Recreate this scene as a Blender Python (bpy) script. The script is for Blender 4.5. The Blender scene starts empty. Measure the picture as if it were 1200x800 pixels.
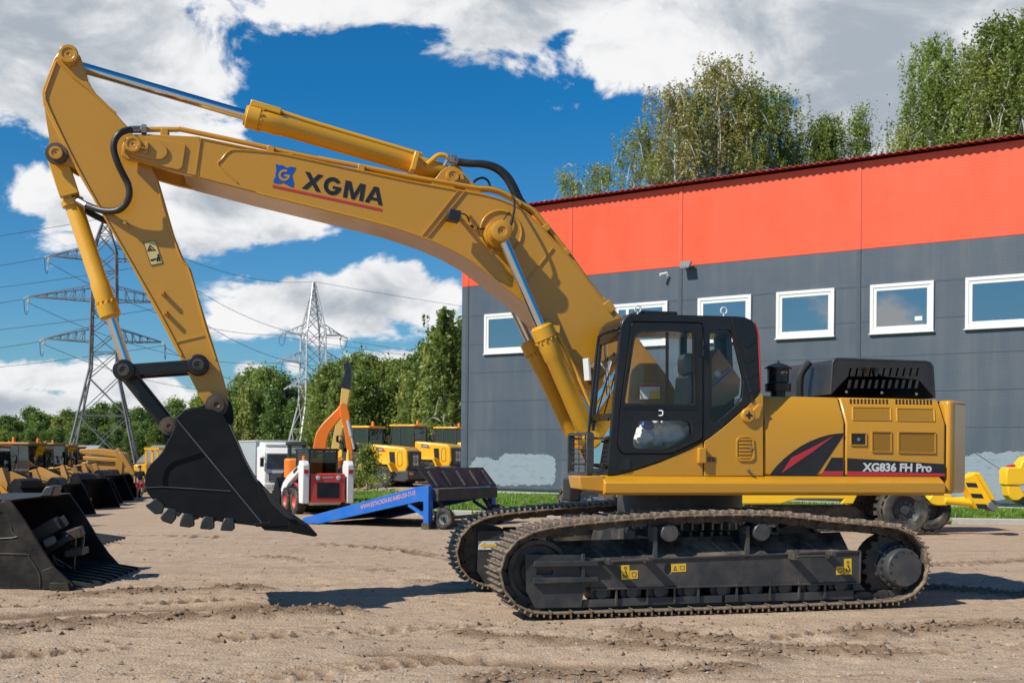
import bpy, bmesh, math, random
import numpy as np
from mathutils import Vector, Matrix, geometry
random.seed(7)
sc = bpy.context.scene
COL = sc.collection
PI = math.pi
def rad(d): return math.radians(d)
# ------------------------------------------------------------------ camera model (photo pixels 1200x800)
FPX, H0, RS, CH = 1420.0, 532.0, 0.0087, 1.70
_r = math.atan(RS)
CR = Vector((math.cos(_r), 0, math.sin(_r))); CU = Vector((-math.sin(_r), 0, math.cos(_r)))
CAM = Vector((0, 0, CH))
def ray(x, y):
    return CR*((x-600)/FPX) + CU*((H0-y)/FPX) + Vector((0, 1, 0))
def at_depth(x, y, Y): return CAM + ray(x, y)*Y
def sstep(t): t = min(1, max(0, t)); return t*t*(3-2*t)
def dip(x, y): return -0.85*sstep((y-17)/26)*sstep((-x-5.5)/7)
def ground_pt(x, y):
    d = ray(x, y); t = -CH/d.z
    for _ in range(30):
        p = CAM+d*t; t = (dip(p.x, p.y)-CH)/d.z
    p = CAM+d*t
    return Vector((p.x, p.y, dip(p.x, p.y)))
class Frame:
    """local frame of a thing: x along its length, y away, z up; T turns a photo pixel into (x,z) on the plane y=v"""
    def __init__(s, ox, oy, yaw, oz=0.0):
        s.o = Vector((ox, oy, oz)); s.yaw = yaw
        s.u = Vector((math.cos(yaw), math.sin(yaw), 0)); s.v = Vector((-math.sin(yaw), math.cos(yaw), 0))
    def T(s, px, py, v):
        d = ray(px, py); t = (v - (CAM-s.o).dot(s.v))/d.dot(s.v)
        p = CAM+d*t-s.o
        return (p.dot(s.u), p.z)
    def P(s, pts, v): return [s.T(x, y, v) for x, y in pts]
    def T3(s, px, py, v): a = s.T(px, py, v); return Vector((a[0], v, a[1]))
# ------------------------------------------------------------------ mesh building
class MB:
    def __init__(s): s.v = []; s.f = []; s.m = []; s.mi = 0
    def add(s, vs, fs):
        b = len(s.v); s.v += [tuple(p) for p in vs]
        s.f += [[i+b for i in f] for f in fs]; s.m += [s.mi]*len(fs)
    def prism(s, poly, y0, y1, holes=()):
        """(x,z) outline, given thickness from y0 to y1; holes are outlines too"""
        loops = [poly]+list(holes); flat = [p for l in loops for p in l]; n = len(flat)
        vs = [(p[0], y0, p[1]) for p in flat]+[(p[0], y1, p[1]) for p in flat]
        fs = []
        if holes:
            tr = geometry.tessellate_polygon([[Vector((p[0], p[1], 0)) for p in l] for l in loops])
            for t in tr: fs.append(list(t)); fs.append([i+n for i in reversed(t)])
        else:
            fs.append(list(range(n))); fs.append([i+n for i in reversed(range(n))])
        b = 0
        for l in loops:
            k = len(l)
            for i in range(k):
                j = (i+1) % k; fs.append([b+i, b+j, b+j+n, b+i+n])
            b += k
        s.add(vs, fs)
    def sweep(s, sect, x0, x1):
        """(y,z) section swept along x"""
        n = len(sect)
        vs = [(x0, p[0], p[1]) for p in sect]+[(x1, p[0], p[1]) for p in sect]
        fs = [list(range(n)), [i+n for i in reversed(range(n))]]+[[i, (i+1) % n, (i+1) % n+n, i+n] for i in range(n)]
        s.add(vs, fs)
    def plan(s, poly, z0, z1):
        n = len(poly)
        vs = [(p[0], p[1], z0) for p in poly]+[(p[0], p[1], z1) for p in poly]
        fs = [list(range(n)), [i+n for i in reversed(range(n))]]+[[i, (i+1) % n, (i+1) % n+n, i+n] for i in range(n)]
        s.add(vs, fs)
    def box(s, x0, x1, y0, y1, z0, z1):
        s.plan([(x0, y0), (x1, y0), (x1, y1), (x0, y1)], z0, z1)
    def obox(s, c, sx, sy, sz, rot=None):
        """box of given sizes round c, turned by an Euler triple"""
        M = Matrix.Identity(3)
        if rot:
            from mathutils import Euler
            M = Euler(rot).to_matrix()
        vs = [Vector(c)+M @ Vector((a*sx/2, b*sy/2, d*sz/2)) for a in (-1, 1) for b in (-1, 1) for d in (-1, 1)]
        s.add(vs, [[0, 1, 3, 2], [4, 6, 7, 5], [0, 4, 5, 1], [2, 3, 7, 6], [0, 2, 6, 4], [1, 5, 7, 3]])
    def beam(s, p0, p1, w, h=None):
        """square bar between two points"""
        h = h or w; p0 = Vector(p0); p1 = Vector(p1); d = (p1-p0).normalized()
        a = d.cross(Vector((0, 0, 1)))
        if a.length < .01: a = d.cross(Vector((0, 1, 0)))
        a.normalize(); b = d.cross(a)
        vs = []
        for p in (p0, p1):
            for i, j in ((-1, -1), (1, -1), (1, 1), (-1, 1)): vs.append(p+a*(i*w/2)+b*(j*h/2))
        s.add(vs, [[0, 1, 2, 3], [7, 6, 5, 4]]+[[i, (i+1) % 4, (i+1) % 4+4, i+4] for i in range(4)])
    def rings(s, rs, cap=True):
        n = len(rs[0]); vs = [p for r in rs for p in r]; fs = []
        for k in range(len(rs)-1):
            for i in range(n):
                j = (i+1) % n; fs.append([k*n+i, k*n+j, k*n+n+j, k*n+n+i])
        if cap: fs.append(list(range(n))); fs.append(list(reversed(range((len(rs)-1)*n, len(rs)*n))))
        s.add(vs, fs)
    def lathe(s, p0, d, prof, n=20, cap=True):
        """prof: (distance along d, radius)"""
        p0 = Vector(p0); d = Vector(d).normalized()
        a = d.orthogonal().normalized(); b = d.cross(a)
        s.rings([[p0+d*t+(a*math.cos(2*PI*i/n)+b*math.sin(2*PI*i/n))*max(r, 1e-4) for i in range(n)] for t, r in prof], cap)
    def cyl(s, p0, p1, r, n=16, r1=None):
        p0 = Vector(p0); p1 = Vector(p1); s.lathe(p0, p1-p0, [(0, r), ((p1-p0).length, r if r1 is None else r1)], n)
    def tube(s, pts, r, n=8, res=6):
        P = [Vector(p) for p in pts]
        if len(P) > 2 and res > 1:
            Q = []
            for i in range(len(P)-1):
                a = P[max(0, i-1)]; b = P[i]; c = P[i+1]; d = P[min(len(P)-1, i+2)]
                for k in range(res):
                    t = k/res
                    Q.append(0.5*((2*b)+(c-a)*t+(2*a-5*b+4*c-d)*t*t+(3*b-a-3*c+d)*t**3))
            Q.append(P[-1]); P = Q
        rs = []; up = None
        for i, p in enumerate(P):
            d = (P[min(i+1, len(P)-1)]-P[max(i-1, 0)]).normalized()
            if up is None: up = d.orthogonal().normalized()
            a = (up-d*up.dot(d)).normalized(); up = a; b = d.cross(a)
            rr = r[i*(len(r)-1)//max(1, len(P)-1)] if isinstance(r, (list, tuple)) else r
            rs.append([p+(a*math.cos(2*PI*k/n)+b*math.sin(2*PI*k/n))*rr for k in range(n)])
        s.rings(rs)
    def sphere(s, c, rx, ry=None, rz=None, n=12, m=8):
        ry = ry or rx; rz = rz or rx; c = Vector(c)
        s.rings([[c+Vector((rx*math.sin(PI*j/m)*math.cos(2*PI*i/n)+1e-5, ry*math.sin(PI*j/m)*math.sin(2*PI*i/n), rz*math.cos(PI*j/m))) for i in range(n)] for j in range(1, m)])
    def build(s, name, mats, parent=None, bevel=0.0, smooth=32, seg=2):
        me = bpy.data.meshes.new(name); me.from_pydata(s.v, [], s.f)
        if not isinstance(mats, (list, tuple)): mats = [mats]
        for m in mats: me.materials.append(m)
        me.polygons.foreach_set('material_index', s.m)
        bm = bmesh.new(); bm.from_mesh(me); bmesh.ops.recalc_face_normals(bm, faces=bm.faces); bm.to_mesh(me); bm.free()
        me.polygons.foreach_set('use_smooth', [True]*len(me.polygons)); me.set_sharp_from_angle(angle=rad(smooth))
        o = bpy.data.objects.new(name, me); COL.objects.link(o)
        if parent is not None: o.parent = parent
        if bevel:
            b = o.modifiers.new('bevel', 'BEVEL'); b.width = bevel; b.segments = seg; b.limit_method = 'ANGLE'; b.angle_limit = rad(40); b.use_clamp_overlap = True
        return o
def build_each(mb, name, mats, parent, **kw):
    """every loose piece of mb becomes an object of its own"""
    p = list(range(len(mb.v)))
    def find(i):
        while p[i] != i: p[i] = p[p[i]]; i = p[i]
        return i
    for f in mb.f:
        for i in f[1:]: p[find(i)] = find(f[0])
    groups = {}
    for k, f in enumerate(mb.f): groups.setdefault(find(f[0]), []).append(k)
    res = []
    for fs in groups.values():
        m2 = MB(); ids = sorted({i for k in fs for i in mb.f[k]}); mp = {i: j for j, i in enumerate(ids)}
        m2.v = [mb.v[i] for i in ids]; m2.f = [[mp[i] for i in mb.f[k]] for k in fs]; m2.m = [mb.m[k] for k in fs]
        res.append(m2.build(name, mats, parent, **kw))
    return res
def circ(cx, cz, r, n=16, a0=0, a1=2*PI):
    full = abs(a1-a0-2*PI) < 1e-6; k = n if full else n-1
    return [(cx+r*math.cos(a0+(a1-a0)*i/k), cz+r*math.sin(a0+(a1-a0)*i/k)) for i in range(n)]
def rrect(x0, z0, x1, z1, r, n=4):
    o = []
    for cx, cz, a in ((x1-r, z1-r, 0), (x0+r, z1-r, PI/2), (x0+r, z0+r, PI), (x1-r, z0+r, 1.5*PI)):
        o += [(cx+r*math.cos(a+PI/2*i/n), cz+r*math.sin(a+PI/2*i/n)) for i in range(n+1)]
    return o
def rounded(poly, r, n=4):
    """round the corners of an outline"""
    o = []; k = len(poly)
    for i in range(k):
        p = Vector(poly[i]); a = Vector(poly[i-1])-p; b = Vector(poly[(i+1) % k])-p
        q = min(r, a.length*.45, b.length*.45)
        A = p+a.normalized()*q; B = p+b.normalized()*q
        for j in range(n+1):
            t = j/n; o.append(tuple(A*(1-t)**2+p*2*t*(1-t)+B*t*t))
    return o
def tag(o, label=None, cat=None, group=None, kind=None):
    if label: o['label'] = label
    if cat: o['category'] = cat
    if group: o['group'] = group
    if kind: o['kind'] = kind
    return o
def thing(name, label, cat, loc=(0, 0, 0), rotz=0.0, group=None):
    o = bpy.data.objects.new(name, None); COL.objects.link(o); o.empty_display_size = .2
    o.location = loc; o.rotation_euler = (0, 0, rotz)
    return tag(o, label, cat, group)
def frame_thing(fr, name, label, cat, group=None): return thing(name, label, cat, fr.o, fr.yaw, group)
KIDS = {}
def copy_tree(o, parent=None):
    c = o.copy(); COL.objects.link(c)
    if parent is not None: c.parent = parent
    for ch in list(o.children): copy_tree(ch, c)
    return c
# ------------------------------------------------------------------ materials
def nodes(m):
    m.use_nodes = True; nt = m.node_tree; nt.nodes.clear(); return nt
def N(nt, t, **kw):
    n = nt.nodes.new(t)
    for k, v in kw.items():
        if k.startswith('i_'):
            key = k[2:]; n.inputs[int(key) if key.isdigit() else key.replace('_', ' ')].default_value = v
        else: setattr(n, k, v)
    return n
def L(nt, a, b): nt.links.new(a, b)
def mixc(nt, fac, a, b):
    m = nt.nodes.new('ShaderNodeMix'); m.data_type = 'RGBA'
    for sock, v in ((m.inputs[0], fac), (m.inputs[6], a), (m.inputs[7], b)):
        if hasattr(v, 'links'): L(nt, v, sock)
        elif isinstance(v, (int, float)): sock.default_value = v
        else: sock.default_value = (*v[:3], 1)
    return m.outputs[2]
def ramp(nt, src, p0, p1, c0=(0, 0, 0, 1), c1=(1, 1, 1, 1)):
    r = nt.nodes.new('ShaderNodeValToRGB'); e = r.color_ramp.elements
    e[0].position = p0; e[0].color = c0; e[1].position = p1; e[1].color = c1
    L(nt, src, r.inputs[0]); return r.outputs[0]
def paint(name, col, rough=.4, metal=0.0, dust=.12, dustcol=(.30, .235, .17), scale=3.0, bump=.02, coat=0.0, spec=.5, fine=60.0):
    m = bpy.data.materials.new(name); nt = nodes(m)
    out = N(nt, 'ShaderNodeOutputMaterial'); b = N(nt, 'ShaderNodeBsdfPrincipled')
    tc = N(nt, 'ShaderNodeTexCoord')
    n1 = N(nt, 'ShaderNodeTexNoise', i_Scale=scale, i_Detail=8.0, i_Roughness=.65); L(nt, tc.outputs['Object'], n1.inputs['Vector'])
    n2 = N(nt, 'ShaderNodeTexNoise', i_Scale=fine, i_Detail=3.0); L(nt, tc.outputs['Object'], n2.inputs['Vector'])
    f = ramp(nt, n1.outputs[0], .42, .78, (0, 0, 0, 1), (dust, dust, dust, 1))
    c = mixc(nt, f, col, dustcol)
    v = ramp(nt, n2.outputs[0], .3, .7, (.975, .975, .975, 1), (1.02, 1.02, 1.02, 1))
    mm = nt.nodes.new('ShaderNodeMix'); mm.data_type = 'RGBA'; mm.blend_type = 'MULTIPLY'; mm.inputs[0].default_value = 1
    L(nt, c, mm.inputs[6]); L(nt, v, mm.inputs[7]); L(nt, mm.outputs[2], b.inputs['Base Color'])
    mr = N(nt, 'ShaderNodeMapRange', i_1=.3, i_2=.75, i_3=rough*.85, i_4=min(1, rough*1.3+.02)); L(nt, n1.outputs[0], mr.inputs[0]); L(nt, mr.outputs[0], b.inputs['Roughness'])
    b.inputs['Metallic'].default_value = metal; b.inputs['Coat Weight'].default_value = coat; b.inputs['Coat Roughness'].default_value = .15
    b.inputs['Specular IOR Level'].default_value = spec
    if bump:
        bp = N(nt, 'ShaderNodeBump', i_Strength=.35, i_Distance=bump); L(nt, n1.outputs[0], bp.inputs['Height']); L(nt, bp.outputs[0], b.inputs['Normal'])
    L(nt, b.outputs[0], out.inputs[0]); return m
def glass(name, tint=(.75, .85, .85), ior=1.45, rough=.02, base=.03):
    m = bpy.data.materials.new(name); nt = nodes(m)
    out = N(nt, 'ShaderNodeOutputMaterial'); t = N(nt, 'ShaderNodeBsdfTransparent'); t.inputs[0].default_value = (*tint, 1)
    g = N(nt, 'ShaderNodeBsdfGlossy', i_Roughness=rough); fr = N(nt, 'ShaderNodeFresnel', i_IOR=ior)
    mx = N(nt, 'ShaderNodeMixShader'); ad = N(nt, 'ShaderNodeMath', operation='ADD', i_1=base); L(nt, fr.outputs[0], ad.inputs[0])
    L(nt, ad.outputs[0], mx.inputs[0]); L(nt, t.outputs[0], mx.inputs[1]); L(nt, g.outputs[0], mx.inputs[2]); L(nt, mx.outputs[0], out.inputs[0]); return m
def flat(name, col, rough=.5, metal=0.0): return paint(name, col, rough, metal, dust=0.03, bump=0)
M = {}
M['gold'] = paint('gold_paint', (.54, .258, .014), .30, dust=.14, dustcol=(.36, .22, .08), scale=1.1, bump=.002, coat=.5)
M['gold_mesh'] = paint('gold_mesh', (.50, .25, .02), .5, dust=.1)
M['yellow'] = paint('yellow_paint', (.78, .40, .012), .38, dust=.12, scale=2, bump=.004, coat=.2)
M['lemon'] = paint('lemon_paint', (.85, .50, .012), .4, dust=.1, scale=2, bump=0)
M['black'] = paint('black_paint', (.012, .013, .015), .36, dust=.05, scale=2.5, bump=.004)
M['satin'] = paint('satin_black', (.009, .010, .012), .30, dust=.05, scale=2, bump=.0015)
M['hoodgrey'] = paint('hood_black', (.018, .020, .023), .40, dust=.10, scale=2, bump=.001)
M['bucketblack'] = paint('bucket_black', (.0050, .0062, .008), .45, dust=.03, scale=2.2, bump=.003, spec=.22)
M['voidblack'] = paint('recess_shade_black', (.0022, .0025, .003), .6, dust=0, bump=0, spec=.1)  # near-black for the recess shade painted on the bucket side
M['oldbucket'] = paint('old_bucket_black', (.0125, .0115, .0105), .5, dust=.18, scale=3, bump=.004, spec=.3)
M['shroud'] = paint('shroud_black', (.017, .021, .024), .40, dust=.08, bump=.002)
M['weldhighlight'] = paint('weld_highlight', (.07, .075, .08), .5, dust=.2, bump=0)  # lighter grey puts the edge highlights into the colour of the bucket welds
M['frameblack'] = paint('frame_black', (.031, .034, .038), .44, dust=.28, scale=3, bump=.004)
M['hubgrey'] = paint('hub_grey', (.045, .048, .052), .45, dust=.25, scale=4, bump=.003)
M['dustyblack'] = paint('dusty_black', (.014, .014, .015), .7, dust=.75, scale=2.5, bump=.02)
M['track'] = paint('track_steel', (.12, .105, .09), .6, metal=.2, dust=.9, dustcol=(.46, .30, .17), scale=9, bump=.02)
M['chain'] = paint('chain_steel', (.045, .042, .038), .5, metal=.3, dust=.5, scale=5)
M['chrome'] = paint('chrome', (.78, .79, .80), .13, metal=1.0, dust=0.02, bump=0)
M['steel'] = paint('worn_steel', (.35, .34, .33), .4, metal=.8, dust=.2)
M['pinbrown'] = paint('pin_brown', (.10, .065, .045), .45, metal=.4, dust=.4)
M['rubber'] = paint('rubber', (.018, .018, .019), .7, dust=.5, scale=4)
M['hose'] = paint('hose_rubber', (.012, .013, .015), .42, dust=.1)
M['red'] = paint('red_decal', (.48, .03, .045), .4, dust=.05, bump=0)
M['inkblack'] = paint('decal_black', (.012, .014, .018), .35, dust=.05, bump=0)
M['blue'] = paint('decal_blue', (.006, .085, .42), .35, dust=.04, bump=0)
M['silver'] = paint('decal_silver', (.62, .64, .66), .4, dust=.05, bump=0)
M['white'] = paint('white_paint', (.72, .72, .70), .45, dust=.12, bump=0)
M['label'] = paint('label_yellow', (.75, .48, .03), .45, dust=.15, bump=0)
M['labelpale'] = paint('label_pale', (.62, .50, .20), .5, dust=.2, bump=0)
M['glass'] = glass('cab_glass', (.985, .99, .985), 1.38, base=.0)
M['pane'] = glass('tinted_glass', (.50, .56, .55), 1.5, base=.04)
M['orange'] = paint('orange_paint', (.80, .19, .012), .4, dust=.08, bump=0)
M['beacon'] = paint('beacon_orange', (.85, .22, .02), .3, dust=0, bump=0)
M['tail'] = paint('tail_red', (.45, .02, .02), .3, dust=0, bump=0)
M['rimred'] = paint('rim_red', (.62, .07, .05), .45, dust=.2, bump=0)
M['card'] = paint('cardboard', (.42, .25, .12), .8, dust=.1)
M['plasticbag'] = paint('clear_plastic', (.72, .73, .72), .25, dust=.05, scale=9, bump=.10)
M['seat'] = paint('seat_cover', (.16, .17, .18), .3, dust=.1, scale=14, bump=.03)
M['galv'] = paint('galvanised_steel', (.48, .49, .49), .5, metal=.35, dust=.1)
M['galvdark'] = paint('weathered_steel', (.16, .17, .18), .55, metal=.3, dust=.1)
M['insul'] = paint('insulator_glass', (.55, .62, .58), .2, dust=.05)
def text_mesh(txt, bold=0.0, extr=0.0, shear=0.0):
    cu = bpy.data.curves.new('txt', 'FONT'); cu.body = txt; cu.size = 1; cu.offset = bold; cu.shear = shear; cu.extrude = extr; cu.resolution_u = 3
    o = bpy.data.objects.new('txt', cu); COL.objects.link(o)
    dg = bpy.context.evaluated_depsgraph_get(); me = bpy.data.meshes.new_from_object(o.evaluated_get(dg))
    vs = [v.co.copy() for v in me.vertices]; fs = [list(p.vertices) for p in me.polygons]
    bpy.data.objects.remove(o); bpy.data.meshes.remove(me); bpy.data.curves.remove(cu)
    x0 = min(v.x for v in vs); x1 = max(v.x for v in vs); y0 = min(v.y for v in vs); y1 = max(v.y for v in vs)
    return [((v.x-x0)/(x1-x0), (v.y-y0)/(y1-y0)) for v in vs], fs
def put_marks(mb, o, du, dv, n, seed=1):
    """a row of small unreadable printed marks"""
    rg = random.Random(seed); o = Vector(o); du = Vector(du); dv = Vector(dv)
    for k in range(n):
        a = k/n; b = (k+.72)/n; h = rg.uniform(.75, 1); m = a+(b-a)*rg.uniform(.3, .7)
        mb.add([o+du*a, o+du*(a+.22/n), o+du*(a+.22/n)+dv*h, o+du*a+dv*h], [[0, 1, 2, 3]]); mb.add([o+du*(a+.22/n)+dv*.35*h, o+du*b+dv*.35*h, o+du*b+dv*.62*h, o+du*(a+.22/n)+dv*.62*h], [[0, 1, 2, 3]]); mb.add([o+du*m+dv*.65*h, o+du*b+dv*.65*h, o+du*b+dv*h, o+du*m+dv*h], [[0, 1, 2, 3]])
def put_text(mb, txt, o, du, dv, bold=0.0, shear=0.0):
    """lettering in the parallelogram o + a*du + b*dv (3D vectors)"""
    vs, fs = text_mesh(txt, bold, 0.0, shear)
    mb.add([Vector(o)+Vector(du)*a+Vector(dv)*b for a, b in vs], fs)
# ------------------------------------------------------------------ camera, sun, sky
cam = bpy.data.cameras.new('camera'); cam_o = bpy.data.objects.new('camera', cam); COL.objects.link(cam_o)
m3 = Matrix((CR, CU, Vector((0, -1, 0)))).transposed()
cam_o.matrix_world = Matrix.Translation(CAM) @ m3.to_4x4()
cam.sensor_width = 36; cam.lens = FPX/1200*36; cam.shift_y = (H0-400)/1200; cam.clip_start = .1; cam.clip_end = 6000
cam.dof.use_dof = True; cam.dof.focus_distance = 13.2; cam.dof.aperture_fstop = 4.0
sc.camera = cam_o
SUN_TO = Vector((-.60, -.42, .68)).normalized()
sun = bpy.data.lights.new('sun', 'SUN'); sun.energy = 5.0; sun.angle = rad(.53); sun.color = (1, .94, .84)
sun_o = bpy.data.objects.new('sun', sun); COL.objects.link(sun_o); sun_o.rotation_euler = SUN_TO.to_track_quat('Z', 'Y').to_euler()
sun_o.location = (-20, -10, 40)
w = bpy.data.worlds.new('World'); sc.world = w; w.use_nodes = True; nt = w.node_tree; nt.nodes.clear()
wo = N(nt, 'ShaderNodeOutputWorld'); bg = N(nt, 'ShaderNodeBackground'); bg.inputs[1].default_value = .086
sky = N(nt, 'ShaderNodeTexSky', sky_type='NISHITA', sun_disc=False); sky.sun_elevation = math.asin(SUN_TO.z); sky.sun_rotation = math.atan2(SUN_TO.x, SUN_TO.y); sky.ozone_density = 3.0; sky.air_density = 1.0; sky.dust_density = .3
tint = nt.nodes.new('ShaderNodeMix'); tint.data_type = 'RGBA'; tint.blend_type = 'MULTIPLY'; tint.inputs[0].default_value = 1
L(nt, sky.outputs[0], tint.inputs[6])
tc = N(nt, 'ShaderNodeTexCoord'); sep = N(nt, 'ShaderNodeSeparateXYZ'); L(nt, tc.outputs['Generated'], sep.inputs[0])
def MT(op, a, b=None, c=None):
    n = N(nt, 'ShaderNodeMath', operation=op)
    for i, v in enumerate((a, b, c)):
        if v is None: continue
        if isinstance(v, (int, float)): n.inputs[i].default_value = v
        else: L(nt, v, n.inputs[i])
    return n.outputs[0]
hz = N(nt, 'ShaderNodeMapRange', i_1=.0, i_2=.28); L(nt, sep.outputs[2], hz.inputs[0]); L(nt, mixc(nt, hz.outputs[0], (.58, .84, 1.02), (.10, .70, 1.08)), tint.inputs[7])
az = MT('ARCTAN2', sep.outputs[0], sep.outputs[1]); el = MT('ARCSINE', sep.outputs[2])
mp = N(nt, 'ShaderNodeMapping'); mp.inputs['Scale'].default_value = (1, 1, 1.7); L(nt, tc.outputs['Generated'], mp.inputs[0])
def noise(scale, detail, rough, off=(0, 0, 0), dist=0.0):
    m2 = N(nt, 'ShaderNodeMapping'); m2.inputs['Location'].default_value = off; L(nt, mp.outputs[0], m2.inputs[0])
    n = N(nt, 'ShaderNodeTexNoise', i_Scale=scale, i_Detail=detail, i_Roughness=rough, i_Distortion=dist); L(nt, m2.outputs[0], n.inputs['Vector']); return n.outputs[0]
n1 = noise(11.0, 11.0, .60, (3.1, .7, 1.3), .35)
n2 = noise(9.0, 8.0, .58, (8.2, 2.9, 4.1), .3)
n3 = noise(2.2, 3.0, .5, (1.7, 5.5, .4))
def blob(x, y, rx, ry, w_=1.0):
    a = math.atan((x-600)/FPX); hy = H0+RS*(x-600); e = math.atan((hy-y)/FPX*math.cos(a))
    dx = MT('MULTIPLY', MT('SUBTRACT', az, a), FPX/rx); dy = MT('MULTIPLY', MT('SUBTRACT', el, e), FPX/ry)
    r2 = MT('ADD', MT('MULTIPLY', dx, dx), MT('MULTIPLY', dy, dy))
    return MT('MULTIPLY', MT('SUBTRACT', 1.0, MT('SQRT', r2)), w_)
BL = [(50, -5, 215, 155, 1.1), (175, 115, 88, 92, .8), (60, 100, 95, 65, .6), (255, 232, 120, 58, .72), (75, 240, 62, 46, .65), (330, 262, 55, 34, .5),
      (430, -45, 230, 85, 1.0), (630, -30, 175, 90, 1.0), (850, 14, 225, 112, 1.0), (1050, 40, 260, 150, 1.0), (1260, 60, 220, 170, .95), (700, 52, 85, 48, .65),
      (390, 362, 150, 42, .85), (460, 345, 95, 38, .8), (300, 372, 75, 30, .7), (355, 345, 60, 30, .7), (288, 433, 26, 13, .5), (455, 419, 55, 13, .5), (345, 432, 16, 12, .4),
      (40, 440, 110, 26, .75), (150, 462, 100, 24, .75), (10, 472, 150, 22, .8), (240, 470, 60, 20, .6)]
B = None
for b_ in BL:
    k = blob(*b_); B = k if B is None else MT('MAXIMUM', B, k)
away = MT('MULTIPLY', MT('GREATER_THAN', MT('ABSOLUTE', az), .62), 1.0)     # the rest of the sky: loose scattered clouds
gen = MT('ADD', MT('MULTIPLY', MT('SUBTRACT', n3, .5), 2.4), -.32)
B = MT('MAXIMUM', B, MT('SUBTRACT', MT('MULTIPLY', gen, away), MT('SUBTRACT', .7, MT('MULTIPLY', away, .7))))
B = MT('MAXIMUM', B, -.7)
dens = MT('ADD', B, MT('MULTIPLY', MT('SUBTRACT', n1, .5), 2.1))
al = N(nt, 'ShaderNodeMapRange', interpolation_type='SMOOTHSTEP', i_1=-.03, i_2=.20); L(nt, dens, al.inputs[0])
sh = N(nt, 'ShaderNodeMapRange', interpolation_type='SMOOTHSTEP', i_1=.10, i_2=1.35); L(nt, MT('ADD', MT('MULTIPLY', B, .80), MT('MULTIPLY', MT('SUBTRACT', n2, .44), 4.6)), sh.inputs[0])
cl = mixc(nt, sh.outputs[0], (9.7, 9.7, 9.8), (4.2, 4.75, 5.4))
fin = mixc(nt, al.outputs[0], tint.outputs[2], cl)
L(nt, fin, bg.inputs[0]); L(nt, bg.outputs[0], wo.inputs[0])
sc.view_settings.view_transform = 'Standard'; sc.view_settings.look = 'None'; sc.view_settings.exposure = .15; sc.view_settings.gamma = 1
sc.render.engine = 'CYCLES'; sc.cycles.use_denoising = True; sc.cycles.max_bounces = 8; sc.cycles.transparent_max_bounces = 24; sc.cycles.diffuse_bounces = 3; sc.cycles.glossy_bounces = 3
# ------------------------------------------------------------------ ground
def hsh(ix, iy, s): 
    h = (ix*374761393+iy*668265263+s*974711) & 0x7fffffff; h = (h ^ (h >> 13))*1274126177 & 0x7fffffff
    return ((h ^ (h >> 16)) & 0xffff)/65535.0
def vn(x, y, s=0):
    ix = np.floor(x).astype(np.int64); iy = np.floor(y).astype(np.int64); fx = x-ix; fy = y-iy
    fx = fx*fx*(3-2*fx); fy = fy*fy*(3-2*fy)
    return (hsh(ix, iy, s)*(1-fx)+hsh(ix+1, iy, s)*fx)*(1-fy)+(hsh(ix, iy+1, s)*(1-fx)+hsh(ix+1, iy+1, s)*fx)*fy
def fbm(x, y, o, s=0):
    t = 0; a = .5
    for k in range(o): t = t+a*vn(x*2**k, y*2**k, s+k*17); a *= .5
    return t
def np_s(t): t = np.clip(t, 0, 1); return t*t*(3-2*t)
RIDGES = [([(-20, 744), (110, 733), (230, 728), (330, 723), (405, 718)], .30, .075), ([(60, 700), (150, 697), (230, 693), (310, 690)], .22, .05),
          ([(-20, 724), (120, 716), (300, 708)], .35, -.03), ([(540, 744), (640, 752), (740, 760), (830, 768), (900, 775)], .3, .05), ([(740, 742), (830, 752), (930, 766), (1050, 770)], .35, .05), ([(560, 800), (720, 792), (860, 785)], .3, .04),
          ([(450, 765), (640, 778), (760, 785)], .3, -.04), ([(1000, 745), (1100, 738), (1210, 735)], .4, .03), ([(1090, 690), (1210, 700)], .4, .03)]
LAN = [([ground_pt(*p) for p in pts], wd) for pts, wd in (([(-60, 772), (140, 758), (360, 742), (560, 733)], .24), ([(250, 800), (480, 775), (700, 752), (960, 742), (1240, 730)], .26), ([(-30, 712), (150, 706), (330, 699)], .20), ([(120, 640), (300, 650), (430, 664), (530, 690)], .24), ([(150, 627), (340, 634), (480, 645), (560, 660)], .22), ([(760, 790), (960, 772), (1240, 752)], .22), ([(1080, 662), (1240, 655)], .3))]
RID = [([ground_pt(*p) for p in pts], wd, h) for pts, wd, h in RIDGES]
KERB = [ground_pt(x, y) for x, y in ((350, 601), (480, 603), (580, 605), (760, 608), (960, 611), (1180, 614.5), (1420, 618))]
def kerb_y(x):
    xs = np.array([p.x for p in KERB]); ys = np.array([p.y for p in KERB]); return np.interp(x, xs, ys)
CH_ = [None]
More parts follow.
